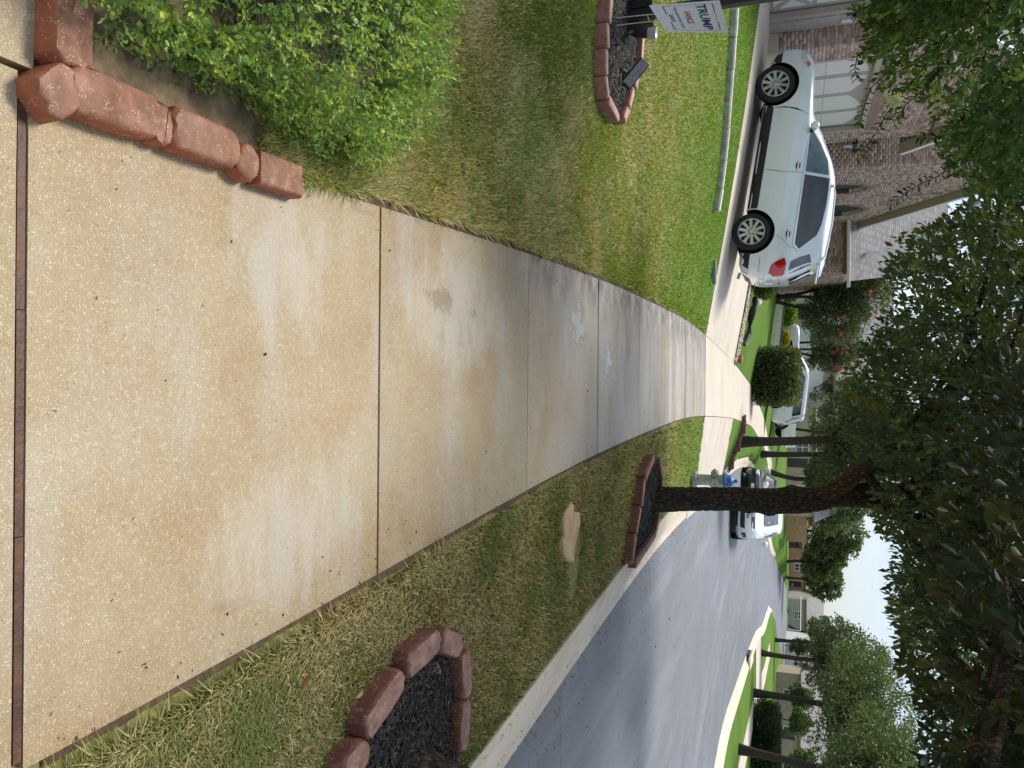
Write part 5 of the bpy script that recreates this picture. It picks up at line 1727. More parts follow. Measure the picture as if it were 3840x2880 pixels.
van, VB = make_car('minivan', 'white minivan driving toward the camera behind the oak trunk', 'minivan', (vx + .45, vy + 2.4, float(road_z(vx, vy))), -PI / 2 - R(8), VANR, M_['white_car'], (1.45, -1.5), .335, .82, .40, vp_, rim=.22, spokes=10)
for s_ in (1, -1):
    mb = MB(); mb.cbox((1.12, s_ * 1.08, 1.16), (.13, .24, .17), .05); mb.build('wing_mirror', M_['white_car'], van, True)
def plate_text(root, body, xf, z, hgt, mat, face, sx=.8):
    M2 = Matrix.Translation((xf, 0, z)) @ Matrix((Vector((0, 1 if face > 0 else -1, 0)), Vector((0, 0, 1)), Vector((face, 0, 0)))).transposed().to_4x4()
    text_mesh(body, hgt, mat, root, M2, 'lettering', sx, .004, .002)
plate_text(van, 'TTG·5578', float(VB.x(0, .62, True)) + .016, .615, .085, M_['ink'], 1)
plate_text(van, 'TEXAS', float(VB.x(0, .68, True)) + .016, .682, .03, M_['ink'], 1)

# ---- black sedan behind it at the kerb
SEDR = [(.18, 2.1, -2.2, .80, 6), (.28, 2.25, -2.34, .87, 6), (.45, 2.33, -2.40, .90, 6), (.62, 2.32, -2.40, .905, 6), (.74, 2.22, -2.38, .90, 5.5), (.82, 2.0, -2.36, .89, 5), (.88, 1.5, -2.33, .88, 5), (.93, 1.05, -2.2, .865, 5),
        (.98, .92, -1.85, .84, 5), (1.10, .70, -1.68, .77, 5), (1.28, .35, -1.38, .67, 5), (1.38, .05, -1.15, .6, 4), (1.42, -.2, -.95, .45, 4), (1.435, -.4, -.8, .25, 3)]
sed_p = [
    ('windshield', M_['glass'], 'front', [(-.74, .99), (.74, .99), (.66, 1.2), (.56, 1.34), (-.56, 1.34), (-.66, 1.2)], .006),
    ('side_window', M_['glass'], 'side', [(.72, .99), (.3, 1.27), (-.1, 1.32), (-.95, 1.31), (-1.45, 1.02)], .006),
    ('headlight', M_['lamp_clear'], 'front', [(-.88, .62), (-.55, .60), (-.58, .72), (-.84, .76)], .008),
    ('headlight', M_['lamp_clear'], 'front', [(.88, .62), (.55, .60), (.58, .72), (.84, .76)], .008),
    ('grille', M_['blackplastic'], 'front', [(-.4, .4), (.4, .4), (.42, .6), (-.42, .6)], .008),
    ('number_plate', M_['plate'], 'front', [(-.155, .42), (.155, .42), (.155, .55), (-.155, .55)], .012)]
kx_ = 4.72
sed, SDB = make_car('sedan', 'black sedan parked at the curb behind the white minivan', 'car', (kx_, 36.9, float(road_z(kx_, 37))), -PI / 2 - R(12), SEDR, M_['black_car'], (1.4, -1.35), .325, .78, .38, sed_p, rim=.22, spokes=10)
for s_ in (1, -1):
    mb = MB(); mb.cbox((.78, s_ * 1.0, 1.02), (.12, .2, .13), .04); mb.build('wing_mirror', M_['whitep'] if s_ < 0 else M_['black_car'], sed, True)

# ---- big white suv beyond the hedge
ESC = [(.25, 2.45, -2.5, .88, 8), (.35, 2.6, -2.62, .96, 8), (.55, 2.66, -2.68, 1.0, 9), (.95, 2.64, -2.68, 1.01, 9), (1.08, 2.55, -2.66, 1.0, 8), (1.14, 2.3, -2.65, .99, 8), (1.20, 1.6, -2.64, .975, 7), (1.25, 1.25, -2.63, .96, 7),
       (1.40, 1.02, -2.58, .92, 7), (1.65, .65, -2.48, .85, 7), (1.80, .40, -2.42, .80, 6), (1.86, .15, -2.38, .72, 5), (1.895, -.3, -2.2, .5, 4)]
esc_p = [
    ('rear_side_glass', M_['glass'], 'side', [(-1.55, 1.28), (-1.55, 1.70), (-2.30, 1.68), (-2.45, 1.28)], .006),
    ('door_glass', M_['glass_grey'], 'side', [(.85, 1.28), (.48, 1.62), (.2, 1.70), (-1.30, 1.70), (-1.30, 1.28)], .006),
    ('rear_glass', M_['glass'], 'rear', [(-.82, 1.28), (.82, 1.28), (.74, 1.72), (-.74, 1.72)], .006),
    ('taillight', M_['taillight'], 'rear', [(-.97, .9), (-.86, .9), (-.84, 1.7), (-.92, 1.7)], .008),
    ('taillight', M_['taillight'], 'rear', [(.97, .9), (.86, .9), (.84, 1.7), (.92, 1.7)], .008),
    ('taillight', M_['taillight'], 'side', [(-2.58, .9), (-2.66, .9), (-2.60, 1.3), (-2.54, 1.3)], .008),
    ('rocker', M_['blackplastic'], 'side', [(-1.2, .27), (1.2, .27), (1.2, .42), (-1.2, .42)], .012),
    ('door_seam', M_['seam'], 'side', seam(Bt, [(-.2, 1.27), (-.2, .9), (-.2, .45)]), .004),
    ('door_seam', M_['seam'], 'side', seam(Bt, [(-1.4, 1.27), (-1.4, .9), (-1.3, .6)]), .004)]
ep = at_depth(2884, 1545, 42.0)
ey = ep.y; ex = ep.x - 1.2
es, EB = make_car('large_suv', 'large white SUV partly hidden by the square clipped hedge', 'suv', (ex - .9, ey + .8, 0), PI - R(6), ESC, M_['white_car'], (1.45, -1.5), .40, .86, .47, esc_p, rim=.29, spokes=7)
es.location.z = float(T(es.location.x, es.location.y)) + .02
esl = (float(T(es.location.x - 1.4, ey)) - float(T(es.location.x + 1.4, ey))) / 2.8
es.rotation_euler = (0, -math.atan(esl), PI - R(6))
for s_ in (1, -1):
    mb = MB(); mb.tube([(.1, s_ * .70, 1.84), (0, s_ * .72, 1.92), (-2.0, s_ * .72, 1.92), (-2.2, s_ * .70, 1.84)], .02, 6); mb.build('roof_rail', M_['chrome'], es)

# ---- white pickup tail seen past it
PUR = [(.40, 2.6, -2.75, .86, 9), (.55, 2.75, -2.82, .95, 10), (.95, 2.75, -2.85, .97, 12), (1.12, 2.5, -2.85, .96, 10), (1.2, 1.9, -2.84, .95, 10), (1.24, 1.2, .0, .92, 8), (1.5, .9, -.2, .84, 7), (1.75, .5, -.35, .76, 6), (1.82, .2, -.5, .6, 4)]
pu_p = [('taillight', M_['taillight'], 'rear', [(-.94, .82), (-.78, .82), (-.78, 1.12), (-.94, 1.12)], .01), ('taillight', M_['taillight'], 'rear', [(.94, .82), (.78, .82), (.78, 1.12), (.94, 1.12)], .01),
        ('bumper', M_['chrome'], 'rear', [(-.9, .45), (.9, .45), (.9, .62), (-.9, .62)], .05), ('side_window', M_['glass'], 'side', [(.8, 1.28), (.5, 1.65), (-.2, 1.65), (-.05, 1.28)], .006),
        ('rear_window', M_['glass'], 'rear', [(-.65, 1.3), (.65, 1.3), (.6, 1.65), (-.6, 1.65)], .006)]
pq = at_depth(2905, 1625, 49.0)
pu, PB = make_car('pickup_truck', 'white pickup truck with red tail light beyond the large white SUV', 'truck', (pq.x - 2.0, pq.y + .8, 0), PI - R(22), PUR, M_['white_car'], (1.75, -1.75), .39, .84, .46, pu_p, rim=.26, spokes=6)
pu.location.z = float(T(pu.location.x, pu.location.y)) + .02

# ---- small far truck across the junction
fq = on_T(2958, 2425)
fq2 = Vector((fq.x + 1.5, fq.y + 3.5, 0)); fq2.z = float(T(fq2.x, fq2.y))
fp_, FB = make_car('pickup_truck', 'distant pale blue pickup truck parked under the far trees', 'truck', fq2, R(170), PUR, M_['bluewhite'], (1.75, -1.75), .39, .84, .46, pu_p, rim=.26, spokes=6)

# ------------------------------------------------------------------ brick house
M_['mortar'] = simple('mortar', (.60, .53, .46), .9, var=.15, scale=20, bmp=.4, bscale=80, kind='pos')
M_['trim'] = simple('taupe_trim', (.40, .345, .30), .6, var=.06)
M_['panel'] = simple('cream_panel', (.70, .67, .62), .55, var=.05)
M_['fascia'] = simple('white_fascia', (.66, .63, .58), .5, var=.06)
M_['soffit'] = simple('soffit', (.36, .30, .22), .7, var=.08)
M_['dark'] = simple('dark_door_and_shade', (.035, .03, .028), .5)
m_, n, b, _ = new_mat('brick_face')
rnd = n.nodes.new('ShaderNodeObjectInfo').outputs['Random']
v = pos(n)
c = ramp(n, rnd, [(0, (.30, .175, .145)), (.25, (.48, .31, .255)), (.5, (.55, .40, .335)), (.75, (.40, .26, .22)), (1.0, (.60, .48, .41))])
c = mixc(n, 1.0, c, ramp(n, noise(n, v, 24, 5), [(.3, .75), (.7, 1.2)]), 'MULTIPLY')
n.links.new(c, b.inputs['Base Color']); b.inputs['Roughness'].default_value = .85; bump(n, b, noise(n, v, 60, 4), .4, .006)
M_['brick'] = m_
M_['brick_c'] = attr_mat('brick_field', .85, .4, 60, .2)
BRC = [(.34, .20, .165), (.50, .325, .265), (.57, .41, .345), (.42, .275, .23), (.62, .49, .42), (.52, .365, .305)]

# shingles
m_, n, b, _ = new_mat('shingles')
v = pos(n)
bt = N(n, 'TexBrick', Scale=1.0); bt.inputs['Brick Width'].default_value = .30; bt.inputs['Row Height'].default_value = .14; bt.inputs['Mortar Size'].default_value = .012
bt.inputs['Color1'].default_value = (.20, .19, .18, 1); bt.inputs['Color2'].default_value = (.29, .275, .265, 1); bt.inputs['Mortar'].default_value = (.09, .085, .08, 1)
sx_ = N(n, 'SeparateXYZ'); n.links.new(n.nodes.new('ShaderNodeNewGeometry').outputs['Position'], sx_.inputs[0])
ad = N(n, 'Math', operation='ADD'); n.links.new(sx_.outputs['X'], ad.inputs[0]); n.links.new(sx_.outputs['Y'], ad.inputs[1])
ml = N(n, 'Math', operation='MULTIPLY'); n.links.new(sx_.outputs['Z'], ml.inputs[0]); ml.inputs[1].default_value = 1.5
cb_ = N(n, 'CombineXYZ'); n.links.new(ad.outputs[0], cb_.inputs[0]); n.links.new(ml.outputs[0], cb_.inputs[1]); n.links.new(cb_.outputs[0], bt.inputs['Vector'])
n.links.new(mixc(n, 1.0, bt.outputs['Color'], ramp(n, noise(n, v, 5, 5), [(.3, .8), (.7, 1.15)]), 'MULTIPLY'), b.inputs['Base Color'])
b.inputs['Roughness'].default_value = .9; bump(n, b, bt.outputs['Fac'], -.5, .02)
M_['shingle'] = m_

ZG = float(T(-7.05, 18.5))
HO = Vector((-7.05, 21.0, ZG))
house = empty('brick_house', HO, 0, 'brown brick house with gables and taupe garage doors behind the silver SUV', 'house')
hL = lambda x, y, z: (x - HO.x, y - HO.y, z - HO.z)
BW, BH, MJ = .205, .078, .012
unit_brick = {}
def brick_me(w, axis):
    k = (round(w, 2), axis)
    if k not in unit_brick:
        mb = MB(); mb.cbox((0, 0, 0), ((w, .03, BH - MJ) if axis == 'x' else (.03, w, BH - MJ)), .004)
        me = mb.mesh('brick'); me.materials.append(M_['brick']); unit_brick[k] = me
    return unit_brick[k]
brick_q = []
def lay(axis, const, u0, u1, z0, zt, hole, sgn):
    """courses of bricks on a wall; axis 'y': wall runs along y at x=const; zt(u) top line; hole(u,z)->True to skip"""
    k = 0; z = z0 + BH / 2
    zmax = max(zt(u0), zt(u1), zt((u0 + u1) / 2))
    while z < zmax:
        u_ = u0 + (BW / 2 if k % 2 else 0) - BW
        while u_ < u1:
            a, e = max(u_ + MJ / 2, u0), min(u_ + BW - MJ / 2, u1)
            if e - a > .05:
                # cut at openings
                cnd = [not hole(a + (e - a) * t, z) and z + BH / 2 < zt(a + (e - a) * t) for t in (.02, .25, .5, .75, .98)]
                if all(cnd): segs = [(a, e)]
                elif not any(cnd): segs = []
                else:
                    ok = [i for i, q in enumerate(cnd) if q]
                    segs = [(a + (e - a) * max(0, (min(ok) - .5) / 4), a + (e - a) * min(1, (max(ok) + .5) / 4))]
                for (p0, p1) in segs:
                    if p1 - p0 > .03:
                        c_ = (const + sgn * .004, (p0 + p1) / 2, z) if axis == 'y' else ((p0 + p1) / 2, const + sgn * .004, z)
                        brick_q.append((c_, p1 - p0, axis))
            u_ += BW
        z += BH; k += 1

def wall_strips(mb, axis, const, u0, u1, z0, zt, openz, thick, sgn, st=.12):
    """mortar backing in narrow strips; openz(u) -> (lo, hi) gap or None"""
    us = np.arange(u0, u1 - 1e-6, st)
    for a in us:
        e = min(a + st, u1); m2 = (a + e) / 2
        top = min(zt(a), zt(e))
        gp = openz(m2)
        runs = [(z0, top)] if gp is None else [(z0, gp[0]), (gp[1], top)]
        for lo, hi in runs:
            if hi - lo > .01:
                if axis == 'y': mb.box(hL(const - sgn * thick / 2 - sgn * .004, m2, (lo + hi) / 2), (thick, e - a, hi - lo))
                else: mb.box(hL(m2, const - sgn * thick / 2 - sgn * .004, (lo + hi) / 2), (e - a, thick, hi - lo))

# levels
DH = 2.30
g2y0, g2y1 = 18.25, 23.55
gab = lambda y: 7.5 - .76 * abs(y - 21.0)
XB, XA, XD, YE = -7.05, -7.45, -6.70, 34.7
wm = MB()
# garage wing B
op_b = lambda y: (ZG - .1, ZG + DH) if g2y0 < y < g2y1 else None
wall_strips(wm, 'y', XB, 17.5, 24.5, ZG - .6, lambda y: gab(y) - .02, op_b, .22, 1)
lay('y', XB, 17.5, 24.5, ZG + .22, gab, lambda y, z: (g2y0 - .02 < y < g2y1 + .02 and z < ZG + DH + .26), 1)
wall_strips(wm, 'x', 17.5, XA, XB, ZG - .6, lambda x: 4.6, lambda x: None, .2, -1)
lay('x', 17.5, XA - .1, XB + .012, ZG + .22, lambda x: 4.6, lambda x, z: False, -1)
# garage wall A
op_a = lambda y: (ZG - .1, ZG + DH) if 12.2 < y < 16.95 else None
wall_strips(wm, 'y', XA, 11.5, 17.48, ZG - .6, lambda y: 4.6, op_a, .2, 1)
lay('y', XA, 16.95, 17.48, ZG + .22, lambda y: 4.6, lambda y, z: z < ZG + DH + .3 and y < 17.0, 1)
# recess wall with the dark door
wall_strips(wm, 'y', XB - .9, 24.5, 26.3, ZG - .6, lambda y: 4.4, lambda y: None, .2, 1)
lay('y', XB - .9, 24.5, 26.3, ZG + 2.3, lambda y: 4.4, lambda y, z: False, 1)
# wing D
gd = lambda y: 8.3 - .61 * (y - 27.5) if y > 27.5 else 8.3 - .6 * (27.5 - y)
nich = [(28.15, 29.55, ZG + 2.85), (31.3, 33.4, ZG + 2.95)]
def nz_open(y):
    for a, e, top in nich:
        if a < y < e:
            h = (e - a) / 2; u_ = abs((y - (a + e) / 2) / h)
            return (ZG - .1, top - .75 * u_ ** 1.8)
    return None
wall_strips(wm, 'y', XD, 26.3, YE, ZG - .6, lambda y: gd(y) - .02, nz_open, .30, 1, .10)
lay('y', XD, 26.3, YE, ZG + .3, gd, lambda y, z: (nz_open(y) is not None and z < nz_open(y)[1]), 1)
wall_strips(wm, 'x', 26.3, XB - .9, XD, ZG - .6, lambda x: 7.5, lambda x: None, .2, -1)
lay('x', 26.3, XB - .9, XD + .012, ZG + .3, lambda x: 7.5, lambda x, z: False, -1)
# wing E
EX1 = -4.6
ZEV = 3.55
wall_strips(wm, 'x', YE, XD, EX1, ZG - 1.2, lambda x: ZEV, lambda x: None, .2, -1)
lay('x', YE, XD, EX1, ZG - .2, lambda x: ZEV - .02, lambda x, z: False, -1)
wall_strips(wm, 'y', EX1, YE, 41.0, ZG - 1.2, lambda y: ZEV, lambda y: None, .2, 1)
lay('y', EX1, YE, 41.0, ZG - .6, lambda y: ZEV - .02, lambda y, z: False, 1)
wm.build('wall', M_['mortar'], house)
# niche backs, near black to imitate the shade inside the arches
mb = MB()
for a, e, top in nich: mb.box(hL(XD - .15, (a + e) / 2, ZG + 1.3), (.06, e - a + .12, 3.6))
mb.box(hL(XB - .88, 25.4, ZG + 1.15), (.05, 1.5, 2.3))
rv = MB()
for a, e, top in nich: rv.box(hL(XD - .30, e - .07, ZG + (top - ZG) / 2 - .3), (.62, .03, top - ZG - .2))
rv.build('reveal', simple('shaded_reveal_brick', (.11, .065, .05), .9, var=.4, scale=12, bmp=.6, bscale=20, kind='pos'), house)['kind'] = 'stuff'  # house brick darkened to imitate shade on the reveals
mb.build('recess', M_['dark'], house)

# choose the bricks that show largest as single parts, join the rest
cs = np.array([q[0] for q in brick_q])
fx_, fy_, tt_ = project(cs)
inv = (fx_ < 3900) & (fx_ > 2800) & (fy_ > -60) & (fy_ < 1150)
score = np.where(inv & (fx_ < 3560), 1.0 / tt_, -1)
# walls facing the camera side show widest
order = np.argsort(-score)
single = set(order[:300].tolist())
rest_v = []; rest_f = []; rest_c = []
gq = np.random.default_rng(3)
for i, (c_, w_, ax_) in enumerate(brick_q):
    if not inv[i]: continue
    if i in single:
        o = bpy.data.objects.new('brick', brick_me(round(w_, 2), ax_)); link(o, house)
        o.location = hL(*c_); o.location.x += gq.uniform(-.002, .002) * (ax_ == 'y'); o.location.y += gq.uniform(-.002, .002) * (ax_ == 'x')
    else:
        h = (w_ / 2, .013, (BH - MJ) / 2) if ax_ == 'x' else (.013, w_ / 2, (BH - MJ) / 2)
        x, y, z = hL(*c_); j = gq.uniform(-.002, .002)
        bs = len(rest_v)
        for kz in (-1, 1):
            for ky in (-1, 1):
                for kx in (-1, 1): rest_v.append((x + kx * h[0], y + ky * h[1], z + kz * h[2]))
        rest_f += [tuple(bs + q for q in f) for f in [(0, 2, 3, 1), (4, 5, 7, 6), (0, 1, 5, 4), (2, 6, 7, 3), (0, 4, 6, 2), (1, 3, 7, 5)]]
        rest_c += [BRC[gq.integers(len(BRC))]] * 8
o = np_mesh('brick_field', rest_v, rest_f, M_['brick_c'], house, np.array(rest_c)); o['kind'] = 'stuff'
# soldier courses
sold = MB()
for y in np.arange(g2y0 + .04, g2y1, .078): sold.cbox(hL(XB + .006, y, ZG + DH + .135), (.03, .066, .21), .004)
for a, e, top in nich:
    for k in range(15):
        u_ = -1 + 2 * (k + .5) / 15
        y = (a + e) / 2 + u_ * (e - a) / 2; z = top - .75 * abs(u_) ** 1.8
        sl_ = math.atan2(-.75 * 1.8 * abs(u_) ** .8 * np.sign(u_), (e - a) / 2)
        sold.cbox((0, 0, .11), (.035, .085, .22), .004, Matrix.Translation(hL(XD + .012, y, z)) @ Matrix.Rotation(sl_, 4, 'X'))
for x in np.arange(XD + .04, EX1, .078): sold.cbox(hL(x, YE - .006, ZEV - .13), (.066, .03, .21), .004)
o = sold.build('soldier_course', simple('soldier_brick', (.30, .185, .145), .85, var=.35, scale=6, kind='pos'), house); o['kind'] = 'stuff'
# stone plinth
mb = MB()
for (y0, y1) in ((17.5, g2y0), (g2y1, 24.5)): mb.cbox(hL(XB + .01, (y0 + y1) / 2, ZG + .09), (.06, y1 - y0, .26), .008)
mb.cbox(hL((XA + XB) / 2, 17.49, ZG + .09), (XB - XA + .05, .06, .26), .008)
pl_ = mb.build('plinth', M_['curb'], house); pl_['kind'] = 'stuff'

# garage doors
def door(y0, y1, x, top, cross):
    d_ = MB(); d_.box(hL(x, (y0 + y1) / 2, ZG + top / 2), (.05, y1 - y0, top))
    dr = d_.build('garage_door', M_['trim'], house)
    npan = 4; wy_ = (y1 - y0 - .3) / npan
    for k in range(npan):
        a = y0 + .15 + k * wy_ + .12; e = a + wy_ - .24
        cen = y0 + .15 + (2 * (k // 2) + 1) * wy_
        tops = lambda y: ZG + top - .18 - .42 * (abs(y - cen) / wy_) ** 2.0
        ys_ = np.linspace(a, e, 7)
        for (zl, zh) in ((ZG + (.95 if cross else .12), None),):
            mid = ZG + top * .52
            for half in (0, 1):
                lo_ = [zl] * 7 if half == 0 else [mid + .006] * 7
                hi_ = [mid - .006] * 7 if half == 0 else [tops(y) for y in ys_]
                vs = [hL(x + .032, y, z) for y, z in zip(ys_, lo_)] + [hL(x + .032, y, z) for y, z in zip(ys_, hi_)]
                vs += [hL(x + .02, y, z) for y, z in zip(ys_, lo_)] + [hL(x + .02, y, z) for y, z in zip(ys_, hi_)]
                fs = [(i, i + 1, 7 + i + 1, 7 + i) for i in range(6)]
                fs += [(7 + i, 7 + i + 1, 21 + i + 1, 21 + i) for i in range(6)] + [(i, 14 + i, 14 + i + 1, i + 1) for i in range(6)] + [(0, 7, 21, 14), (6, 20, 27, 13)]
                mb = MB(); mb.add(vs, fs); mb.build('panel', M_['panel'], dr)
        if cross:
            mb = MB(); mb.box(hL(x + .028, (a + e) / 2, ZG + .50), (.012, e - a, .72)); mb.build('panel', M_['panel'], dr)
            mb = MB()
            for s_ in (1, -1):
                L = math.hypot(e - a, .72); an = math.atan2(.72, e - a) * s_
                mb.box((0, 0, 0), (.016, L - .12, .10), Matrix.Translation(hL(x + .040 + .001 * s_, (a + e) / 2, ZG + .50)) @ Matrix.Rotation(an, 4, 'X'))
            mb.build('brace', M_['trim'], dr)
door(g2y0, g2y1, XB - .17, DH, False)
door(12.2, 16.95, XA - .17, DH, True)
mb = MB()
for (yy_, x) in ((g2y0 + .06, XB - .06), (g2y1 - .06, XB - .06), (16.95 - .06, XA - .06), (12.26, XA - .06)): mb.cbox(hL(x, yy_, ZG + DH / 2), (.14, .12, DH), .008)
mb.cbox(hL(XB - .06, (g2y0 + g2y1) / 2, ZG + DH - .05), (.15, g2y1 - g2y0, .12), .008)
mb.cbox(hL(XA + .01, 17.2, ZG + DH / 2), (.05, .42, DH + .1), .006)
mb.build('door_jamb', M_['trim'], house)['kind'] = 'stuff'
mb = MB(); mb.cbox(hL(XA + .06, 17.2, ZG + 1.55), (.05, .12, .26), .01); mb.build('keypad', M_['fascia'], house)

# roofs, rakes, gutters
def gable_roof(xf, xb_, yc, zc, ya, za, yb, zb, nm='roof'):
    mb = MB()
    for (ye, ze) in ((ya, za), (yb, zb)):
        mb.add([hL(xf, yc, zc), hL(xb_, yc, zc), hL(xb_, ye, ze), hL(xf, ye, ze), hL(xf, yc, zc - .10), hL(xb_, yc, zc - .10), hL(xb_, ye, ze - .10), hL(xf, ye, ze - .10)],
               [(0, 1, 2, 3), (7, 6, 5, 4), (0, 3, 7, 4), (1, 5, 6, 2), (3, 2, 6, 7), (0, 4, 5, 1)])
    rf = mb.build(nm, M_['shingle'], house)
    mb = MB(); sf = MB()
    for (ye, ze) in ((ya, za), (yb, zb)):
        L = math.hypot(ye - yc, ze - zc); an = math.atan2((ze - zc) * np.sign(ye - yc), abs(ye - yc))
        M2 = Matrix.Translation(hL(xf + .012, (yc + ye) / 2, (zc + ze) / 2 - .05)) @ Matrix.Rotation(an, 4, 'X')
        mb.box((0, 0, 0), (.022, L + .05, .15), M2)
        sf.box((-.15, 0, -.10), (.30, L, .02), M2)
    mb.build('rake_board', M_['fascia'], rf); sf.build('soffit', M_['soffit'], rf)
    return rf
gable_roof(XB + .26, -15, 21.0, 7.75, 16.9, 4.63, 25.35, 4.44)
gable_roof(XD + .26, -13, 27.5, 8.5, 25.9, 7.5, 35.15, 3.85)
mb = MB()
ov = YE - .38
mb.add([hL(EX1 + .35, ov, ZEV), hL(-12, ov, ZEV), hL(-12, 41, 8.1), hL(EX1 + .35 - 1.2, 41, 8.1), hL(EX1 + .35, ov, ZEV - .1), hL(-12, ov, ZEV - .1), hL(-12, 41, 8.0), hL(EX1 + .35 - 1.2, 41, 8.0)],
       [(0, 1, 2, 3), (7, 6, 5, 4), (0, 3, 7, 4), (1, 5, 6, 2), (3, 2, 6, 7), (0, 4, 5, 1)])
re_ = mb.build('roof', M_['shingle'], house)
mb = MB(); mb.cbox(hL((XD + EX1) / 2 + .2, ov - .05, ZEV - .05), (EX1 - XD + .8, .12, .13), .015); mb.build('gutter', M_['fascia'], re_)
mb = MB(); mb.box(hL((XD + EX1) / 2, YE - .2, ZEV - .13), (EX1 - XD, .34, .02)); mb.build('soffit', M_['soffit'], re_)
# lantern beside the door, high slot window
lq = Vector((XB + .16, 24.38, ZG + 1.95))
ln = MB(); ln.cbox(hL(lq.x - .10, lq.y, lq.z + .24), (.2, .16, .05), .01); ln.lathe([(.02, .26), (.11, .16), (.10, .14)], 4, Matrix.Translation(hL(*lq)))
ln.lathe([(.06, -.14), (.085, -.12)], 4, Matrix.Translation(hL(*lq)))
for k in range(4):
    a = k * PI / 2; ln.tube([Vector(hL(*lq)) + Vector((math.cos(a) * .075, math.sin(a) * .075, -.12)), Vector(hL(*lq)) + Vector((math.cos(a) * .10, math.sin(a) * .10, .15))], .008, 4)
lan = ln.build('lantern', M_['blackmetal'], house)
mb = MB(); mb.lathe([(.062, -.11), (.085, .13)], 4, Matrix.Translation(hL(*lq))); mb.build('lantern_glass', frost, lan)
mb = MB(); mb.box(hL(XD + .01, 30.4, 5.75), (.03, .12, 1.0)); mb.build('slot_window', M_['dark'], house)
mb = MB(); mb.cbox(hL(EX1 - .9, YE + .6, ZEV + 1.0), (.12, .12, .5), .01); mb.build('vent_pipe', M_['fascia'], re_)

# ------------------------------------------------------------------ stone lawn edging toward the driveway
ew = [on_T(*p) for p in [(2744, 30), (2737, 139), (2730, 260), (2722, 376), (2715, 480), (2703, 600), (2690, 705), (2676, 790)]]
wl = empty('stone_edging', ew[0], 0, 'low white stone edging between the lawn and green strip', 'stone edging')
gs = random.Random(8)
M_['shaded_stone'] = simple('shaded_stone', (.40, .38, .33), .9, var=.35, scale=9, bmp=.7, bscale=30, kind='pos')  # white stone greyed to imitate shade on the near faces
M_['white_stone'] = simple('white_stone_top', (.80, .78, .72), .85, var=.12, scale=12, bmp=.5, bscale=40, kind='pos')
for i in range(len(ew) - 1):
    a, e = ew[i], ew[i + 1]; L = (e - a).length; k = 2 if L > .9 else 1
    for j in range(k):
        p = a + (e - a) * ((j + .5) / k); an = math.atan2(e.y - a.y, e.x - a.x)
        el = math.atan2(e.z - a.z, math.hypot(e.x - a.x, e.y - a.y))
        M2 = Matrix.Translation(p - ew[0]) @ Matrix.Rotation(an + gs.uniform(-.02, .02), 4, 'Z') @ Matrix.Rotation(-el, 4, 'Y')
        h = .125 + gs.uniform(-.008, .008)
        mb = MB(); mb.cbox((0, 0, h / 2 - .05), (L / k * .99, .10, h), .012, M2); st_ = mb.build('stone', M_['shaded_stone'], wl)
        mb = MB(); mb.cbox((0, .01, h - .045), (L / k * .985, .085, .028), .010, M2); mb.build('stone_lit_top', M_['white_stone'], st_)  # added white strip paints the lit upper edge of each stone

# ------------------------------------------------------------------ hedge and small shrubs
def hedge(name, label, c, dims, n_, size, cols, w, seed, cat='hedge', round_=4.0, rz=0.0):
    g = np.random.default_rng(seed)
    root = empty(name, c, rz, label, cat)
    d_ = rand_dirs(n_, g)
    pw = (np.abs(d_) ** round_).sum(1) ** (-1 / round_)
    lump = 1 + .10 * (fbm(d_[:, 0] * 5 + 3, d_[:, 1] * 5 + d_[:, 2] * 4, seed) - .5) * 2
    P = d_ * (pw * lump * g.uniform(.84, 1.03, n_))[:, None] * np.array(dims) / 2
    P[:, 2] += dims[2] / 2
    A = unit(d_ + g.normal(size=P.shape) * .7 + np.array([0, 0, .3]))
    co = jitter(pick(n_, cols, w, g), n_, .25, .07, g)
    L = size * g.uniform(.7, 1.4, n_)
    leaves('foliage', P, A, L, L * .5, co, M_['leaf'], root, g=g)
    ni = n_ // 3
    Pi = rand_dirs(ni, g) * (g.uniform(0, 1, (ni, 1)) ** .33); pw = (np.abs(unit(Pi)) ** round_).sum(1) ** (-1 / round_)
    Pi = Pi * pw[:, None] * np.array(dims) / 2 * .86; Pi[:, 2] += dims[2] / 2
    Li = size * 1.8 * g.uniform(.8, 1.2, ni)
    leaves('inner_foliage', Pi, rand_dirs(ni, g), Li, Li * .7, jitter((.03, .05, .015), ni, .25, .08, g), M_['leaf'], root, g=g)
    mb = MB()
    for k in range(4):
        mb.tube([(g.normal() * .08, g.normal() * .08, -.1), (g.normal() * dims[0] * .15, g.normal() * dims[1] * .15, dims[2] * .6)], [.03, .012], 6)
    mb.build('stem', M_['bark_far'], root)
    return root
hp1 = on_T(2822, 1415)
hz_ = (hp1 - Vector((0, 0, CAMH))).dot(_d) / FX
hedge('square_hedge', 'square clipped dark green hedge in front of the large white SUV', (hp1.x - .05, hp1.y + .9, float(T(hp1.x, hp1.y + .9)) - .02), (2.05, 1.7, 1.62), 9000, .085,
      [(.075, .10, .03), (.12, .14, .04), (.20, .20, .07), (.05, .07, .025)], [4, 3, 2, 2], 71, round_=12)
hp2 = on_T(2815, 1080)
hedge('round_shrub', 'small round clipped shrub behind the silver SUV bumper', (hp2.x - .25, hp2.y + .5, float(T(hp2.x - .25, hp2.y + .5))), (1.0, .9, .62), 2600, .06,
      [(.075, .10, .025), (.11, .13, .035), (.05, .075, .02)], [3, 2, 2], 72, cat='shrub', round_=2.5)

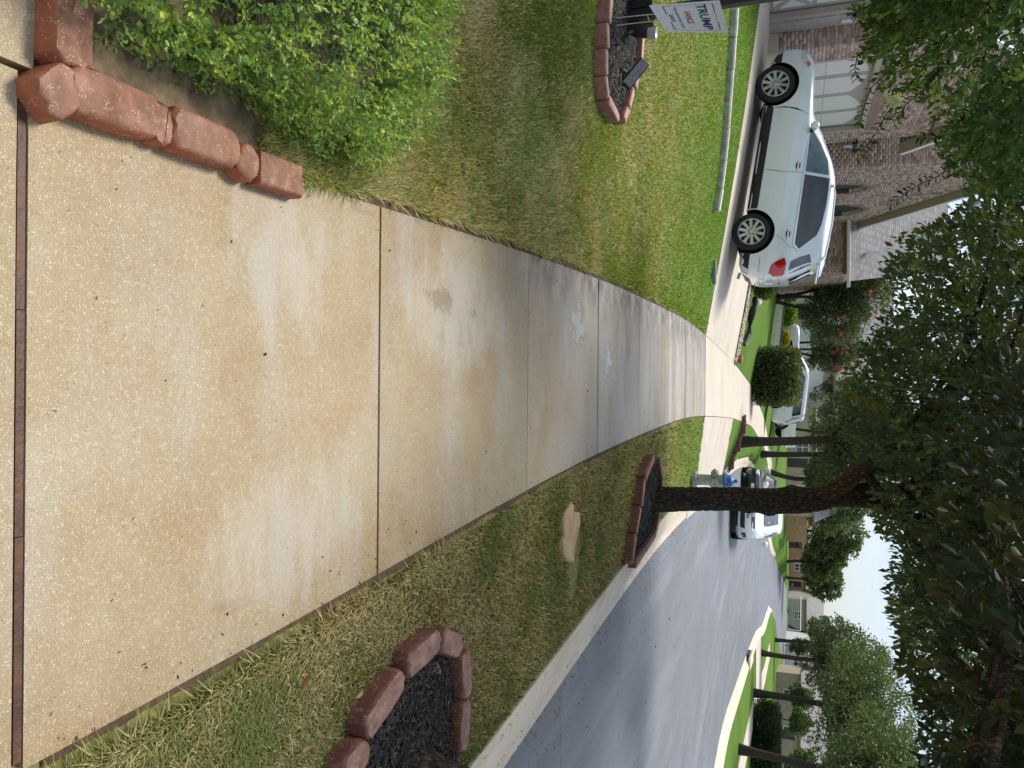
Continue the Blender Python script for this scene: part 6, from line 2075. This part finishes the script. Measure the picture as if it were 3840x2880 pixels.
# river stones along the far edge of the driveway with brown block and white rock
gs2 = np.random.default_rng(5)
rp_ = [on_T(*p) for p in [(2752, 1352), (2768, 1280), (2783, 1200), (2797, 1120), (2806, 1075)]]
Pp = np.array([(p.x, p.y) for p in rp_])
m3 = 900
tq = gs2.uniform(0, 1, m3) * (len(Pp) - 1); ii = np.minimum(tq.astype(int), len(Pp) - 2); ff = (tq - ii)[:, None]
q = Pp[ii] * (1 - ff) + Pp[ii + 1] * ff; q[:, 1] += gs2.uniform(.0, .95, m3) + .05; q[:, 0] += gs2.uniform(-.1, .1, m3)
mbv = []; mbf = []; mbc = []
for k in range(m3):
    s_ = gs2.uniform(.022, .05); x, y = q[k]; z = float(T(x, y)) + s_ * .3
    b0_ = len(mbv)
    mbv += [(x + s_, y, z), (x - s_, y, z), (x, y + s_ * .8, z), (x, y - s_ * .8, z), (x, y, z + s_ * .7), (x, y, z - s_ * .6)]
    mbf += [(b0_ + a_, b0_ + c_, b0_ + e_) for a_, c_, e_ in ((0, 2, 4), (2, 1, 4), (1, 3, 4), (3, 0, 4), (2, 0, 5), (1, 2, 5), (3, 1, 5), (0, 3, 5))]
    mbc += [[(.42, .36, .28), (.30, .22, .16), (.55, .50, .42), (.22, .14, .10)][gs2.integers(4)]] * 6
o = np_mesh('river_stones', mbv, mbf, attr_mat('pebble', .7, .3, 60, .2), None, np.array(mbc), True); tag(o, 'small river stones along the far edge of the driveway', 'stones', kind='stuff')
bq = on_T(2757, 1358)
o = block(bq.x - .1, bq.y + .45, PI / 2, .5, 'brown edging block at the driveway corner by the river stones', None, Wb=.22, Hb=.14, rnd=False)
# black plastic edging, crumpled
mb = MB(); gg = random.Random(3)
pts = [on_T(*p) for p in [(2772, 1290), (2786, 1250), (2795, 1210), (2800, 1170), (2812, 1130), (2818, 1100)]]
tl = [Vector((p.x, p.y + .9, float(T(p.x, p.y + .9)) + .07 + gg.uniform(-.03, .05))) for p in pts]
mb.tube(tl, [.05, .09, .07, .10, .08, .05], 7); 
for v_i in range(len(mb.v)):
    p = mb.v[v_i]; mb.v[v_i] = (p[0] + gg.uniform(-.03, .03), p[1] + gg.uniform(-.03, .03), p[2] + gg.uniform(-.03, .03))
tag(mb.build('weed_cloth', M_['blackplastic']), 'crumpled black weed cloth roll beside the river stones', 'weed cloth')
wr_ = on_T(2828, 1113)
mb = MB(); mb.cbox((0, 0, .09), (.42, .3, .22), .06, Matrix.Translation((wr_.x, wr_.y + .3, float(T(wr_.x, wr_.y + .3)))) @ Matrix.Rotation(.4, 4, 'Z')); tag(mb.build('white_rock', M_['white_stone']), 'white landscaping rock at the end of the river stones', 'rock')

# fallen leaf litter: grey vent strip in the lawn
vq = on_T(2672, 1020)
mb = MB(); mb.cbox((0, 0, .03), (.42, .10, .07), .012, Matrix.Translation(vq) @ Matrix.Rotation(.15, 4, 'Z')); tag(mb.build('drain_pipe_end', simple('grey_pipe', (.20, .22, .24), .6), None), 'grey plastic drain lying in the bright green lawn', 'drain')

# ------------------------------------------------------------------ trees along the street and beyond
def dep(p): return (Vector(p) - Vector((0, 0, CAMH))).dot(_d)
def tree_px(name, label, cat, base_px, crown_px, nleaf, size, cols, w, r0=.16, seed=1, group=None, base=None, flowers=None, multi=1, nb=5, clump=.45, depth_k=.8, limbs=True, lean=None):
    """base and crown box (x0,x1,y0,y1 in the photo) -> a tree at the distance its foot has"""
    bp = Vector(base) if base is not None else on_T(*base_px)
    t = dep(bp)
    x0, x1, y0, y1 = crown_px
    c = at_depth((x0 + x1) / 2, (y0 + y1) / 2, t)
    hx = (y1 - y0) / 2 / FX * t; hz = (x1 - x0) / 2 / FX * t
    g = np.random.default_rng(seed + 100)
    blobs = []
    cl = np.array(c - bp); cl[1] = 0
    for k in range(nb):
        a = 2 * PI * k / nb + g.uniform(0, .8)
        rr = .50
        blobs.append((tuple(cl + np.array([math.cos(a) * hx * rr, math.sin(a) * hx * depth_k * rr, g.uniform(-.35, .3) * hz])), (hx * g.uniform(.5, .66), hx * depth_k * g.uniform(.5, .66), hz * g.uniform(.55, .72))))
    blobs.append((tuple(cl + np.array([0, 0, hz * .35])), (hx * .55, hx * .5, hz * .62)))
    th = max(.5, cl[2] - hz * .55)
    return tree(name, label, cat, bp, th, r0, blobs, nleaf, size, cols, w, group, lean=lean or (cl[0] * .8, 0), seed=seed, flowers=flowers, clump=clump, multi=multi, limbs=limbs)

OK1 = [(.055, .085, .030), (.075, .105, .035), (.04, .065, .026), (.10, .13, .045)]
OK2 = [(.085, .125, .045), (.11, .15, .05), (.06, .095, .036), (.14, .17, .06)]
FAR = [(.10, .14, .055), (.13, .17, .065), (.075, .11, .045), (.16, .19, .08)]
GT = 'street trees beyond the driveway'
tree_px('street_tree', 'street tree with brown block ring beside the driveway apron', 'tree', (2775, 1656), (3050, 3420, 1440, 1830), 13000, .12, OK1, [3, 2, 3, 1], .16, 1, GT)
tree_px('street_tree', 'second street tree past the apron, trunk right of the pickup tail', 'tree', (2852, 1703), (3035, 3300, 1560, 1830), 8000, .16, OK1, [3, 2, 3, 1], .155, 2, GT)
tree_px('street_tree', 'third street tree past the apron, trunk behind the black sedan', 'tree', (2890, 1770), (3005, 3230, 1690, 1900), 7000, .2, OK2, [3, 2, 3, 1], .17, 3, GT)
GR = 'trees across the street'
tree_px('street_tree', 'thick trunked tree across the street with flared foot', 'tree', (2826, 2598), (3010, 3430, 2370, 2860), 20000, .15, OK2, [3, 2, 3, 1], .19, 4, GR)
tree_px('street_tree', 'grey trunked tree nearest on the far side, by the clipped hedge', 'tree', (2770, 2809), (3040, 3460, 2600, 3100), 20000, .13, OK2, [3, 2, 3, 1], .17, 5, GR)
tree_px('street_tree', 'forked tree across the street behind the storm drain inlet', 'tree', (2856, 2448), (3020, 3330, 2310, 2600), 12000, .18, OK1, [3, 2, 3, 1], .18, 6, GR)
tree_px('street_tree', 'straight trunked tree at the junction corner lawn', 'tree', (2906, 2400), (3010, 3235, 2290, 2500), 8000, .26, OK1, [3, 2, 3, 1], .2, 7, GR)
tree_px('young_tree', 'slim young tree behind the corner lawn across the street', 'tree', (2940, 2502), (3015, 3130, 2460, 2560), 2600, .26, OK2, [3, 2, 3, 1], .1, 8, GR)
GF = 'far trees across the junction'
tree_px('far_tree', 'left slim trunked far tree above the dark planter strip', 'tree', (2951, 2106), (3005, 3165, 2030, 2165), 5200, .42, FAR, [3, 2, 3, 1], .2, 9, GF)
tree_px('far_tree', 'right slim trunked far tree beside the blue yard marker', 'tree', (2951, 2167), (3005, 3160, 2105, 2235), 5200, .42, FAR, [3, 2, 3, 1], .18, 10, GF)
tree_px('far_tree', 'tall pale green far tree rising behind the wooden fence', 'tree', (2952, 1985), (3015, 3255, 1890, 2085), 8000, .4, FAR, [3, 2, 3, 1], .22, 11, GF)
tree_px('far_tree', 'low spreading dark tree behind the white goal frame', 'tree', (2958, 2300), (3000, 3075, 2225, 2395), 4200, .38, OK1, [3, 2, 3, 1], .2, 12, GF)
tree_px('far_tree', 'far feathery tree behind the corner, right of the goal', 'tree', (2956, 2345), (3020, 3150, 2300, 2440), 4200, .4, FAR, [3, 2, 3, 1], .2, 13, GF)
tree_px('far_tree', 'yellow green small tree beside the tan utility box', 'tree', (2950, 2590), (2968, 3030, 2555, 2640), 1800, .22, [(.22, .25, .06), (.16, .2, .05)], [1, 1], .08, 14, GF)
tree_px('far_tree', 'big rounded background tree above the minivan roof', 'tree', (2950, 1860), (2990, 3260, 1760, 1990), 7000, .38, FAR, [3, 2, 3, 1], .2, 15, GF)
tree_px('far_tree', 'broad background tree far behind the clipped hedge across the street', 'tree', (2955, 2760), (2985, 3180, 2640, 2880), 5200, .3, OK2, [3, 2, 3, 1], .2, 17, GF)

# crape myrtles of the next garden
def base_at(px, t):
    p = at_depth(px[0], px[1], t); return Vector((p.x, p.y, float(T(p.x, p.y))))
GM = 'pink crape myrtles of the stone house'
MY = [(.085, .11, .045), (.11, .13, .055), (.06, .085, .035), (.17, .15, .075)]
tree_px('crape_myrtle', 'pink flowering crape myrtle behind the silver SUV tail', 'tree', None, (2985, 3330, 955, 1290), 22000, .12, MY, [3, 2, 3, 1.2], .09, 21, GM, base=base_at((2930, 1118), 37), flowers=(40, (.68, .20, .20), .11), multi=3)
tree_px('crape_myrtle', 'bright pink crape myrtle above the large white SUV hood', 'tree', None, (3020, 3235, 1225, 1400), 10000, .13, MY, [3, 2, 3, 1.2], .08, 22, GM, base=base_at((2930, 1300), 44), flowers=(26, (.74, .12, .22), .13), multi=3)
tree_px('garden_tree', 'soft grey green tree behind the square clipped hedge', 'tree', None, (3005, 3240, 1380, 1560), 8000, .14, OK2, [3, 2, 3, 1], .12, 23, None, base=base_at((2900, 1470), 52))
tree_px('garden_tree', 'dark tree filling the gap above the large white SUV roof', 'tree', None, (3030, 3300, 1280, 1460), 7000, .16, OK1, [3, 2, 3, 1], .13, 24, None, base=base_at((2910, 1380), 58))
tree_px('garden_tree', 'leafy tree above the white pickup tail beyond the fence', 'tree', None, (3020, 3230, 1520, 1720), 7000, .17, OK2, [3, 2, 3, 1], .13, 25, None, base=base_at((2920, 1600), 64))

# ------------------------------------------------------------------ beds and blocks by the apron tree
tb = on_T(2765, 1656)
for k, lb in enumerate(['brown edging block left of the apron tree trunk', 'brown edging block right before the apron tree trunk', 'brown edging block right of the apron tree trunk']):
    block(tb.x - .5 + k * .55, tb.y - .15, .05 * (k - 1), .5, lb, 'brown edging blocks at the apron tree', Wb=.12, Hb=.13, rnd=False, mt='block_dark')
mulch([Vector((tb.x + a, tb.y + b_, 0)) for a, b_ in ((-.8, -.1), (1.0, -.1), (1.0, 1.3), (-.8, 1.3))], 500, 'brown mulch around the apron street tree', .06, 9)

# ------------------------------------------------------------------ sidewalk, walk and driveway across the street
def off_r(y, q):
    dx = (road_r(y + .1) - road_r(y - .1)) / .2
    return road_r(y) + q / np.sqrt(1 + dx ** 2)
yy = np.arange(8, 74, 1.0)
fs_ = strip('sidewalk', np.stack([off_r(yy, 3.1), yy], 1), np.stack([off_r(yy, 4.5), yy], 1), T, .02, M_['drive'], nc=2, thick=.06)
tag(fs_, 'pale sidewalk running along the far side of the street', kind='structure')
yy = np.linspace(46.5, 53.5, 8)
fd = strip('driveway', np.stack([off_r(yy, CURB), yy], 1), np.stack([off_r(yy, 16), yy + 1], 1), T, .028, M_['drive'], nc=12, thick=.06)
tag(fd, 'pale driveway crossing the sidewalk on the far side of the street', kind='structure')
# storm drain inlet
sd_ = 40.6
sx0 = float(road_r(sd_)); rz0 = float(road_z(sx0, sd_))
ang = math.atan2(float(road_r(sd_ + 1) - road_r(sd_ - 1)), 2)
mb = MB(); mb.cbox((.32, 0, .19), (.55, 3.0, .10), .02, Matrix.Translation((sx0, sd_, rz0)) @ Matrix.Rotation(-ang, 4, 'Z'))
inl = mb.build('storm_drain', M_['curb']); tag(inl, 'black mouthed storm drain inlet in the far curb', 'storm drain')
mb = MB(); mb.box((.03, 0, .075), (.10, 1.7, .15), Matrix.Translation((sx0, sd_, rz0)) @ Matrix.Rotation(-ang, 4, 'Z')); mb.build('inlet_mouth', M_['blackmetal'], inl)

# clipped hedges across the street
hh1 = on_T(2820, 2742)
hedge('clipped_hedge', 'dark clipped box hedge across the street left of the grey trunk', (hh1.x + .3, hh1.y + 1.2, float(T(hh1.x, hh1.y))), (2.6, 2.2, 1.35), 5000, .12, [(.035, .055, .02), (.055, .075, .025), (.09, .11, .04)], [3, 2, 1], 81, round_=5)
hh2 = on_T(2815, 2862)
hedge('clipped_hedge', 'dark clipped hedge across the street at the photo edge', (hh2.x + .7, hh2.y + 1.0, float(T(hh2.x, hh2.y))), (2.4, 2.2, 1.4), 4500, .12, [(.035, .055, .02), (.055, .075, .025), (.09, .11, .04)], [3, 2, 1], 82, round_=5)
hh3 = on_T(2930, 2540)

# ------------------------------------------------------------------ wooden fence
M_['fence'] = simple('cedar', (.40, .24, .10), .8, var=.3, scale=3, bmp=.4, bscale=30, kind='pos')
fa, fb = on_T(2946, 1895), on_T(2948, 2034)
fa.y += 1; fb.y += 1
fL = (fb - fa).length; fh = 2.35
fen = empty('wooden_fence', fa, 0, 'golden brown wooden board fence behind the white minivan', 'fence')
an = math.atan2(fb.y - fa.y, fb.x - fa.x); nbd = 34
mb = MB(); mb.box((0, 0, fh / 2), (fL / nbd * .94, .03, fh)); bme = mb.mesh('board'); bme.materials.append(M_['fence'])
for k in range(nbd):
    o = bpy.data.objects.new('board', bme); link(o, fen)
    p = (fb - fa) * ((k + .5) / nbd); p.z = float(T(fa.x + p.x, fa.y + p.y)) - fa.z + .03 * math.sin(k * 2.3)
    o.location = p; o.rotation_euler = (0, 0, an)
for z in (.5, 1.7):
    mb = MB(); mb.tube([(0, .05, z), (fb - fa) + Vector((0, .05, z))], .06, 4); mb.build('rail', M_['fence'], fen)

# ------------------------------------------------------------------ goal frame
ga, gb = on_T(2955, 2231), on_T(2952, 2360)
gl = empty('goal_frame', ga, 0, 'white football goal with net on the far green', 'goal')
gw = gb - ga; gz = dep(ga) * 45 / FX
mb = MB(); mb.tube([(0, 0, 0), (0, 0, gz)], .07, 8); mb.build('post', M_['whitep'], gl)
mb = MB(); mb.tube([gw, gw + Vector((0, 0, gz))], .07, 8); mb.build('post', M_['whitep'], gl)
mb = MB(); mb.tube([(0, 0, gz), gw + Vector((0, 0, gz))], .07, 8); mb.build('crossbar', M_['whitep'], gl)
mb = MB()
bk_ = Vector((-.3, 1.6, 0))
for k in range(13):
    a = gw * (k / 12); mb.tube([a + Vector((0, 0, gz)), a + bk_ + Vector((0, 0, .1))], .012, 4, cap=False)
for k in range(6):
    q_ = Vector((0, 0, gz)) * (1 - k / 6) + (bk_ + Vector((0, 0, .1))) * (k / 6); mb.tube([q_, q_ + gw], .012, 4, cap=False)
mb.build('net', simple('net_grey', (.45, .46, .47), .8), gl)['kind'] = 'stuff'

# ------------------------------------------------------------------ far houses
def far_house(name, label, p, rz, w, d_, h, rh, wallc, roofc, wins=2, garage=True):
    root = empty(name, p, rz, label, 'house')
    wm_ = simple(name + '_wall', wallc, .85, var=.12, scale=1.2); rm = simple(name + '_roof', roofc, .9, var=.15, scale=2)
    mb = MB(); mb.box((0, 0, h / 2 - .3), (w, d_, h + .6)); mb.add([(-w / 2, -d_ / 2, h), (-w / 2, d_ / 2, h), (-w / 2, 0, h + rh), (w / 2, -d_ / 2, h), (w / 2, d_ / 2, h), (w / 2, 0, h + rh)], [(0, 2, 1), (3, 4, 5), (0, 3, 5, 2), (1, 2, 5, 4)])
    mb.build('wall', wm_, root)
    mb = MB(); o_ = .45
    for s_ in (-1, 1):
        e = (d_ / 2 + o_) ; ze = h - rh * o_ / (d_ / 2)
        mb.add([(-w / 2 - o_, s_ * e, ze + .06), (w / 2 + o_, s_ * e, ze + .06), (w / 2 + o_, 0, h + rh + .06), (-w / 2 - o_, 0, h + rh + .06), (-w / 2 - o_, s_ * e, ze + .2), (w / 2 + o_, s_ * e, ze + .2), (w / 2 + o_, 0, h + rh + .2), (-w / 2 - o_, 0, h + rh + .2)],
               [(0, 1, 2, 3), (7, 6, 5, 4), (0, 4, 5, 1), (1, 5, 6, 2), (0, 3, 7, 4)])
    mb.build('roof', rm, root)
    fy = -d_ / 2
    for k in range(wins):
        x = -w / 2 + w * (k + .6) / (wins + (1.6 if garage else .2))
        mb = MB(); mb.cbox((x, fy - .03, h * .52), (1.3, .08, 1.4), .02); wn = mb.build('window', M_['whitep'], root)
        mb = MB()
        for i in (-1, 1):
            for j in (-1, 1): mb.box((x + i * .29, fy - .078, h * .52 + j * .32), (.5, .02, .56))
        mb.build('pane', M_['glass'], wn)
    if garage:
        mb = MB(); mb.cbox((w / 2 - 2.9, fy - .03, 1.1), (4.4, .08, 2.2), .02); gd_ = mb.build('garage_door', M_['panel'], root)
        for z in (.35, .9, 1.45, 1.95):
            mb = MB(); mb.box((w / 2 - 2.9, fy - .075, z), (4.2, .02, .42)); mb.build('panel', M_['panel'], gd_)
    mb = MB(); mb.box((w / 2 - 6.2, fy - .04, 1.05), (1.0, .08, 2.1)); mb.build('door', M_['dark'], root)
    return root
def fh_at(px, t, **k):
    p = at_depth(px[0], px[1], t); return Vector((p.x, p.y, float(T(p.x, p.y))))
far_house('stone_house', 'pale stone house with white garage door beyond the crape myrtles', fh_at((2950, 1050), 55), R(4), 17, 9, 3.1, 3.4, (.52, .46, .36), (.24, .23, .22), 2, True)
far_house('tan_house', 'tan house with brown roof left of the goal across the junction', fh_at((2960, 2130), 150), R(8), 15, 9, 3.0, 3.0, (.50, .36, .25), (.26, .19, .14), 2, True)
far_house('brick_bungalow', 'reddish house glimpsed beside the end of the wooden fence', fh_at((2958, 2055), 138), R(3), 9, 9, 3.2, 3.2, (.42, .22, .13), (.24, .2, .17), 2, False)
far_house('grey_house', 'grey tan house with garage behind the goal and pale truck', fh_at((2958, 2400), 140), R(-5), 16, 9, 3.0, 2.6, (.42, .38, .33), (.30, .28, .25), 2, True)
far_house('white_house', 'white house behind the young tree across the street', fh_at((2955, 2520), 122), R(-8), 11, 9, 3.0, 2.6, (.60, .60, .56), (.28, .27, .26), 2, False)
far_house('brown_house', 'low brown house behind the far clipped hedge', fh_at((2955, 2720), 95), R(-12), 13, 8, 2.8, 2.6, (.40, .31, .24), (.27, .25, .23), 3, False)
far_house('neighbour_house', 'tan roofed house behind the white pickup truck', fh_at((2952, 1640), 92), R(10), 16, 9, 3.0, 3.0, (.46, .36, .24), (.26, .24, .22), 3, False)

# low garden wall of the stone house
gw0, gw1 = base_at((2905, 1075), 39), base_at((2905, 1300), 40)
lw = empty('garden_wall', gw0, 0, 'low pale stone garden wall with brown brick cap', 'wall')
an = math.atan2(gw1.y - gw0.y, gw1.x - gw0.x); n_b = 9; L = (gw1 - gw0).length / n_b
for k in range(n_b):
    p = (gw1 - gw0) * ((k + .5) / n_b); el = math.atan2(gw1.z - gw0.z, (gw1 - gw0).length)
    M2 = Matrix.Translation(p) @ Matrix.Rotation(an, 4, 'Z') @ Matrix.Rotation(-el, 4, 'Y')
    mb = MB(); mb.cbox((0, 0, .10), (L * .985, .3, .42), .02, M2); sb_ = mb.build('stone', M_['white_stone'], lw)
    mb = MB(); mb.cbox((0, 0, .345), (L * .99, .36, .07), .012, M2); mb.build('brick_cap', simple('cap_brown', (.15, .09, .065), .8) if k == 0 else bpy.data.materials['cap_brown'], sb_)
# planting behind the wall
hedge('garden_shrub', 'dark shrub mass above the garden wall by the posts', base_at((2925, 1060), 41.5), (1.9, 1.2, 1.05), 2600, .09, [(.03, .06, .02), (.05, .09, .025)], [1, 1], 91, 'shrub', 2.5)
hedge('garden_shrub', 'bright lime green shrub above the garden wall', base_at((2925, 1178), 41.5), (1.25, 1.1, .95), 2600, .09, [(.20, .32, .04), (.14, .24, .03)], [1, 1], 92, 'shrub', 2.2)
hedge('flower_clump', 'yellow flowering clump at the hedge end of the garden wall', base_at((2918, 1268), 41.5), (.9, .8, .75), 1500, .07, [(.62, .42, .03), (.16, .2, .04)], [1.4, 1], 93, 'flowers', 2.2)

# utility pieces across the street
up_ = on_T(2930, 2540)
mb = MB(); mb.cbox((0, 0, .5), (1.2, 1.0, 1.0), .04); o = mb.build('utility_box', simple('tan_box', (.34, .31, .22), .6)); o.location = up_; tag(o, 'tan metal utility box standing by the far sidewalk', 'utility box')
mb = MB(); mb.lathe([(.04, 0), (.04, 2.6)], 8); o = mb.build('white_pole', M_['whitep']); o.location = on_T(2962, 2063); o.scale = (2.2, 2.2, 1.15); tag(o, 'slim white pole beside the end of the wooden fence', 'pole')
ym = on_T(2957, 2192)
mk = empty('yard_marker', ym, 0, 'tiny white and blue yard marker on the far lawn', 'marker')
mb = MB(); mb.tube([(0, 0, 0), (0, 0, .5)], .03, 5); mb.build('stake', M_['blackmetal'], mk)
mb = MB(); mb.cbox((0, 0, .65), (.6, .06, .4), .02); mb.build('board', simple('marker_blue', (.10, .2, .5), .6), mk)

# dead leaves lying about
lg = np.random.default_rng(17)
m_leaf = leaf_mat('dead_leaf', .1, .8, .2)
LEAFL = ['pale tan fallen leaf on the verge, beside the grass tufted block', 'rusty fallen leaf left of the longest near bed block', 'straw coloured fallen leaf at the photo edge by the near bed', 'tan fallen leaf just below the photo edge leaf by the near bed', 'rusty fallen leaf near the sidewalk edge on the verge', 'straw coloured fallen leaf close to the longest near bed block', 'tan fallen leaf on the mulch at the head of the near bed', 'rusty fallen leaf on the mulch beside the near trunk', 'straw coloured fallen leaf between the shrub and the sidewalk', 'tan fallen leaf on the bright lawn by the driveway corner', 'rusty fallen leaf on the verge above the near bed head']
spots = [P2(725, 560), P2(630, 720), P2(170, 1350), P2(200, 1440), P2(70, 870), P2(640, 940), P2(1500, 560), P2(1300, 1340), (1620, 570), (2590, 1140), P2(1530, 60)]
for i, (x, y) in enumerate(spots):
    p = on_T(x, y, .05)
    C = np.array([[p.x, p.y, p.z]]); A = unit(np.array([[lg.normal(), lg.normal(), .1]]))
    o = leaves('dead_leaf', C, A, np.array([.05 + .01 * lg.normal()]), np.array([.024]), np.array([[(.45, .30, .14), (.34, .16, .06), (.50, .40, .22)][i % 3]]), m_leaf, None, True, nrm=np.cross(A, [[0, 0, 1.]]), g=lg)
    tag(o, LEAFL[i], 'leaf', 'fallen oak leaves')

# crumbs, twigs and leaf bits on the walk and along the gutter
def litter(name, label, P, smin, smax, cols, w, seed, lift=.002):
    g = np.random.default_rng(seed); n_ = len(P)
    A = unit(np.stack([g.normal(size=n_), g.normal(size=n_), g.normal(size=n_) * .08], 1))
    L = g.uniform(smin, smax, n_); 
    P = P + np.array([0, 0, lift])
    o = leaves(name, P, A, L, L * g.uniform(.12, .7, n_), jitter(pick(n_, cols, w, g), n_, .2, .05, g), m_leaf, None, nrm=np.cross(A, np.array([[0, 0, 1.]])), g=g)
    tag(o, label, 'litter', kind='stuff')
g = np.random.default_rng(91)
y = 1.3 + 11 * g.uniform(size=420) ** 1.6; k = g.uniform(size=420); x = np.where(g.uniform(size=420) < .45, side_r(y) - .18 * k ** 2, np.where(g.uniform(size=420) < .4, side_l(y) + .2 * k ** 2, side_l(y) + SWID * k))
litter('walk_litter', 'dark crumbs and leaf bits scattered on the sidewalk', np.stack([x, y, 0 * x], 1), .003, .016, [(.06, .04, .025), (.16, .10, .05), (.30, .22, .12), (.12, .12, .05)], [4, 2, 1, 1], 92, .0035)
y = 2.5 + 12 * g.uniform(size=2000) ** 1.3; x = road_l(y) + np.where(g.uniform(size=2000) < .3, -.25 * g.uniform(size=2000), .9 * g.uniform(size=2000) ** 2.2)
zz = np.where(x > road_l(y), road_z(x, y), road_z(x, y) + .02 + .3 * np.maximum(road_l(y) - x - .1, 0))
litter('gutter_litter', 'brown leaf litter and grit gathered along the gutter', np.stack([x, y, zz], 1),   .004, .02, [(.16, .11, .06), (.26, .19, .11), (.09, .06, .04), (.40, .36, .28)], [3, 2, 3, 1], 93, .004)
y = 4 + 30 * g.uniform(size=90); x = road_l(y) + 1 + 6 * g.uniform(size=90)
litter('road_litter', 'pale scraps of leaf and grit on the asphalt', np.stack([x, y, road_z(x, y)], 1), .02, .06, [(.55, .53, .48), (.30, .26, .2)], [1, 1], 94, .004)

# tree line closing the far view
GB = 'tree line behind the far houses'
for i, (x1, y0, y1, t, lb) in enumerate([(3090, 2180, 2300, 185, 'hazy tree behind the tan house left of the goal'), (3075, 2270, 2380, 190, 'hazy tree directly behind the white goal'), (3100, 2370, 2500, 180, 'hazy tree behind the grey house garage'),
                                     (3110, 2480, 2640, 170, 'hazy tree behind the white house'), (3120, 2620, 2800, 150, 'hazy tree behind the low brown house'), (3120, 2780, 2960, 140, 'hazy tree at the far photo edge'), (3110, 2060, 2200, 180, 'hazy tree behind the reddish house')]):
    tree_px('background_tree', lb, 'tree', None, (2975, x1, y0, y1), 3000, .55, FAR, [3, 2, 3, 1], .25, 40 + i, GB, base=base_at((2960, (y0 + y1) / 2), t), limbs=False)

for i, (x0, x1, y0, y1, t, lb) in enumerate([(2950, 3050, 2560, 2650, 88, 'loose green shrub hiding the white house wall'), (2945, 3040, 2650, 2740, 80, 'tall shrub in front of the low brown house window'), (2950, 3060, 2790, 2900, 70, 'tall shrub beside the far hedge at the photo edge'), (2955, 3035, 2390, 2450, 112, 'shrub in front of the grey house garage')]):
    tree_px('tall_shrub', lb, 'shrub', None, (x0, x1, y0, y1), 3200, .24, OK2, [3, 2, 3, 1], .07, 60 + i, 'tall shrubs across the street', base=base_at((2945, (y0 + y1) / 2), t), limbs=False)
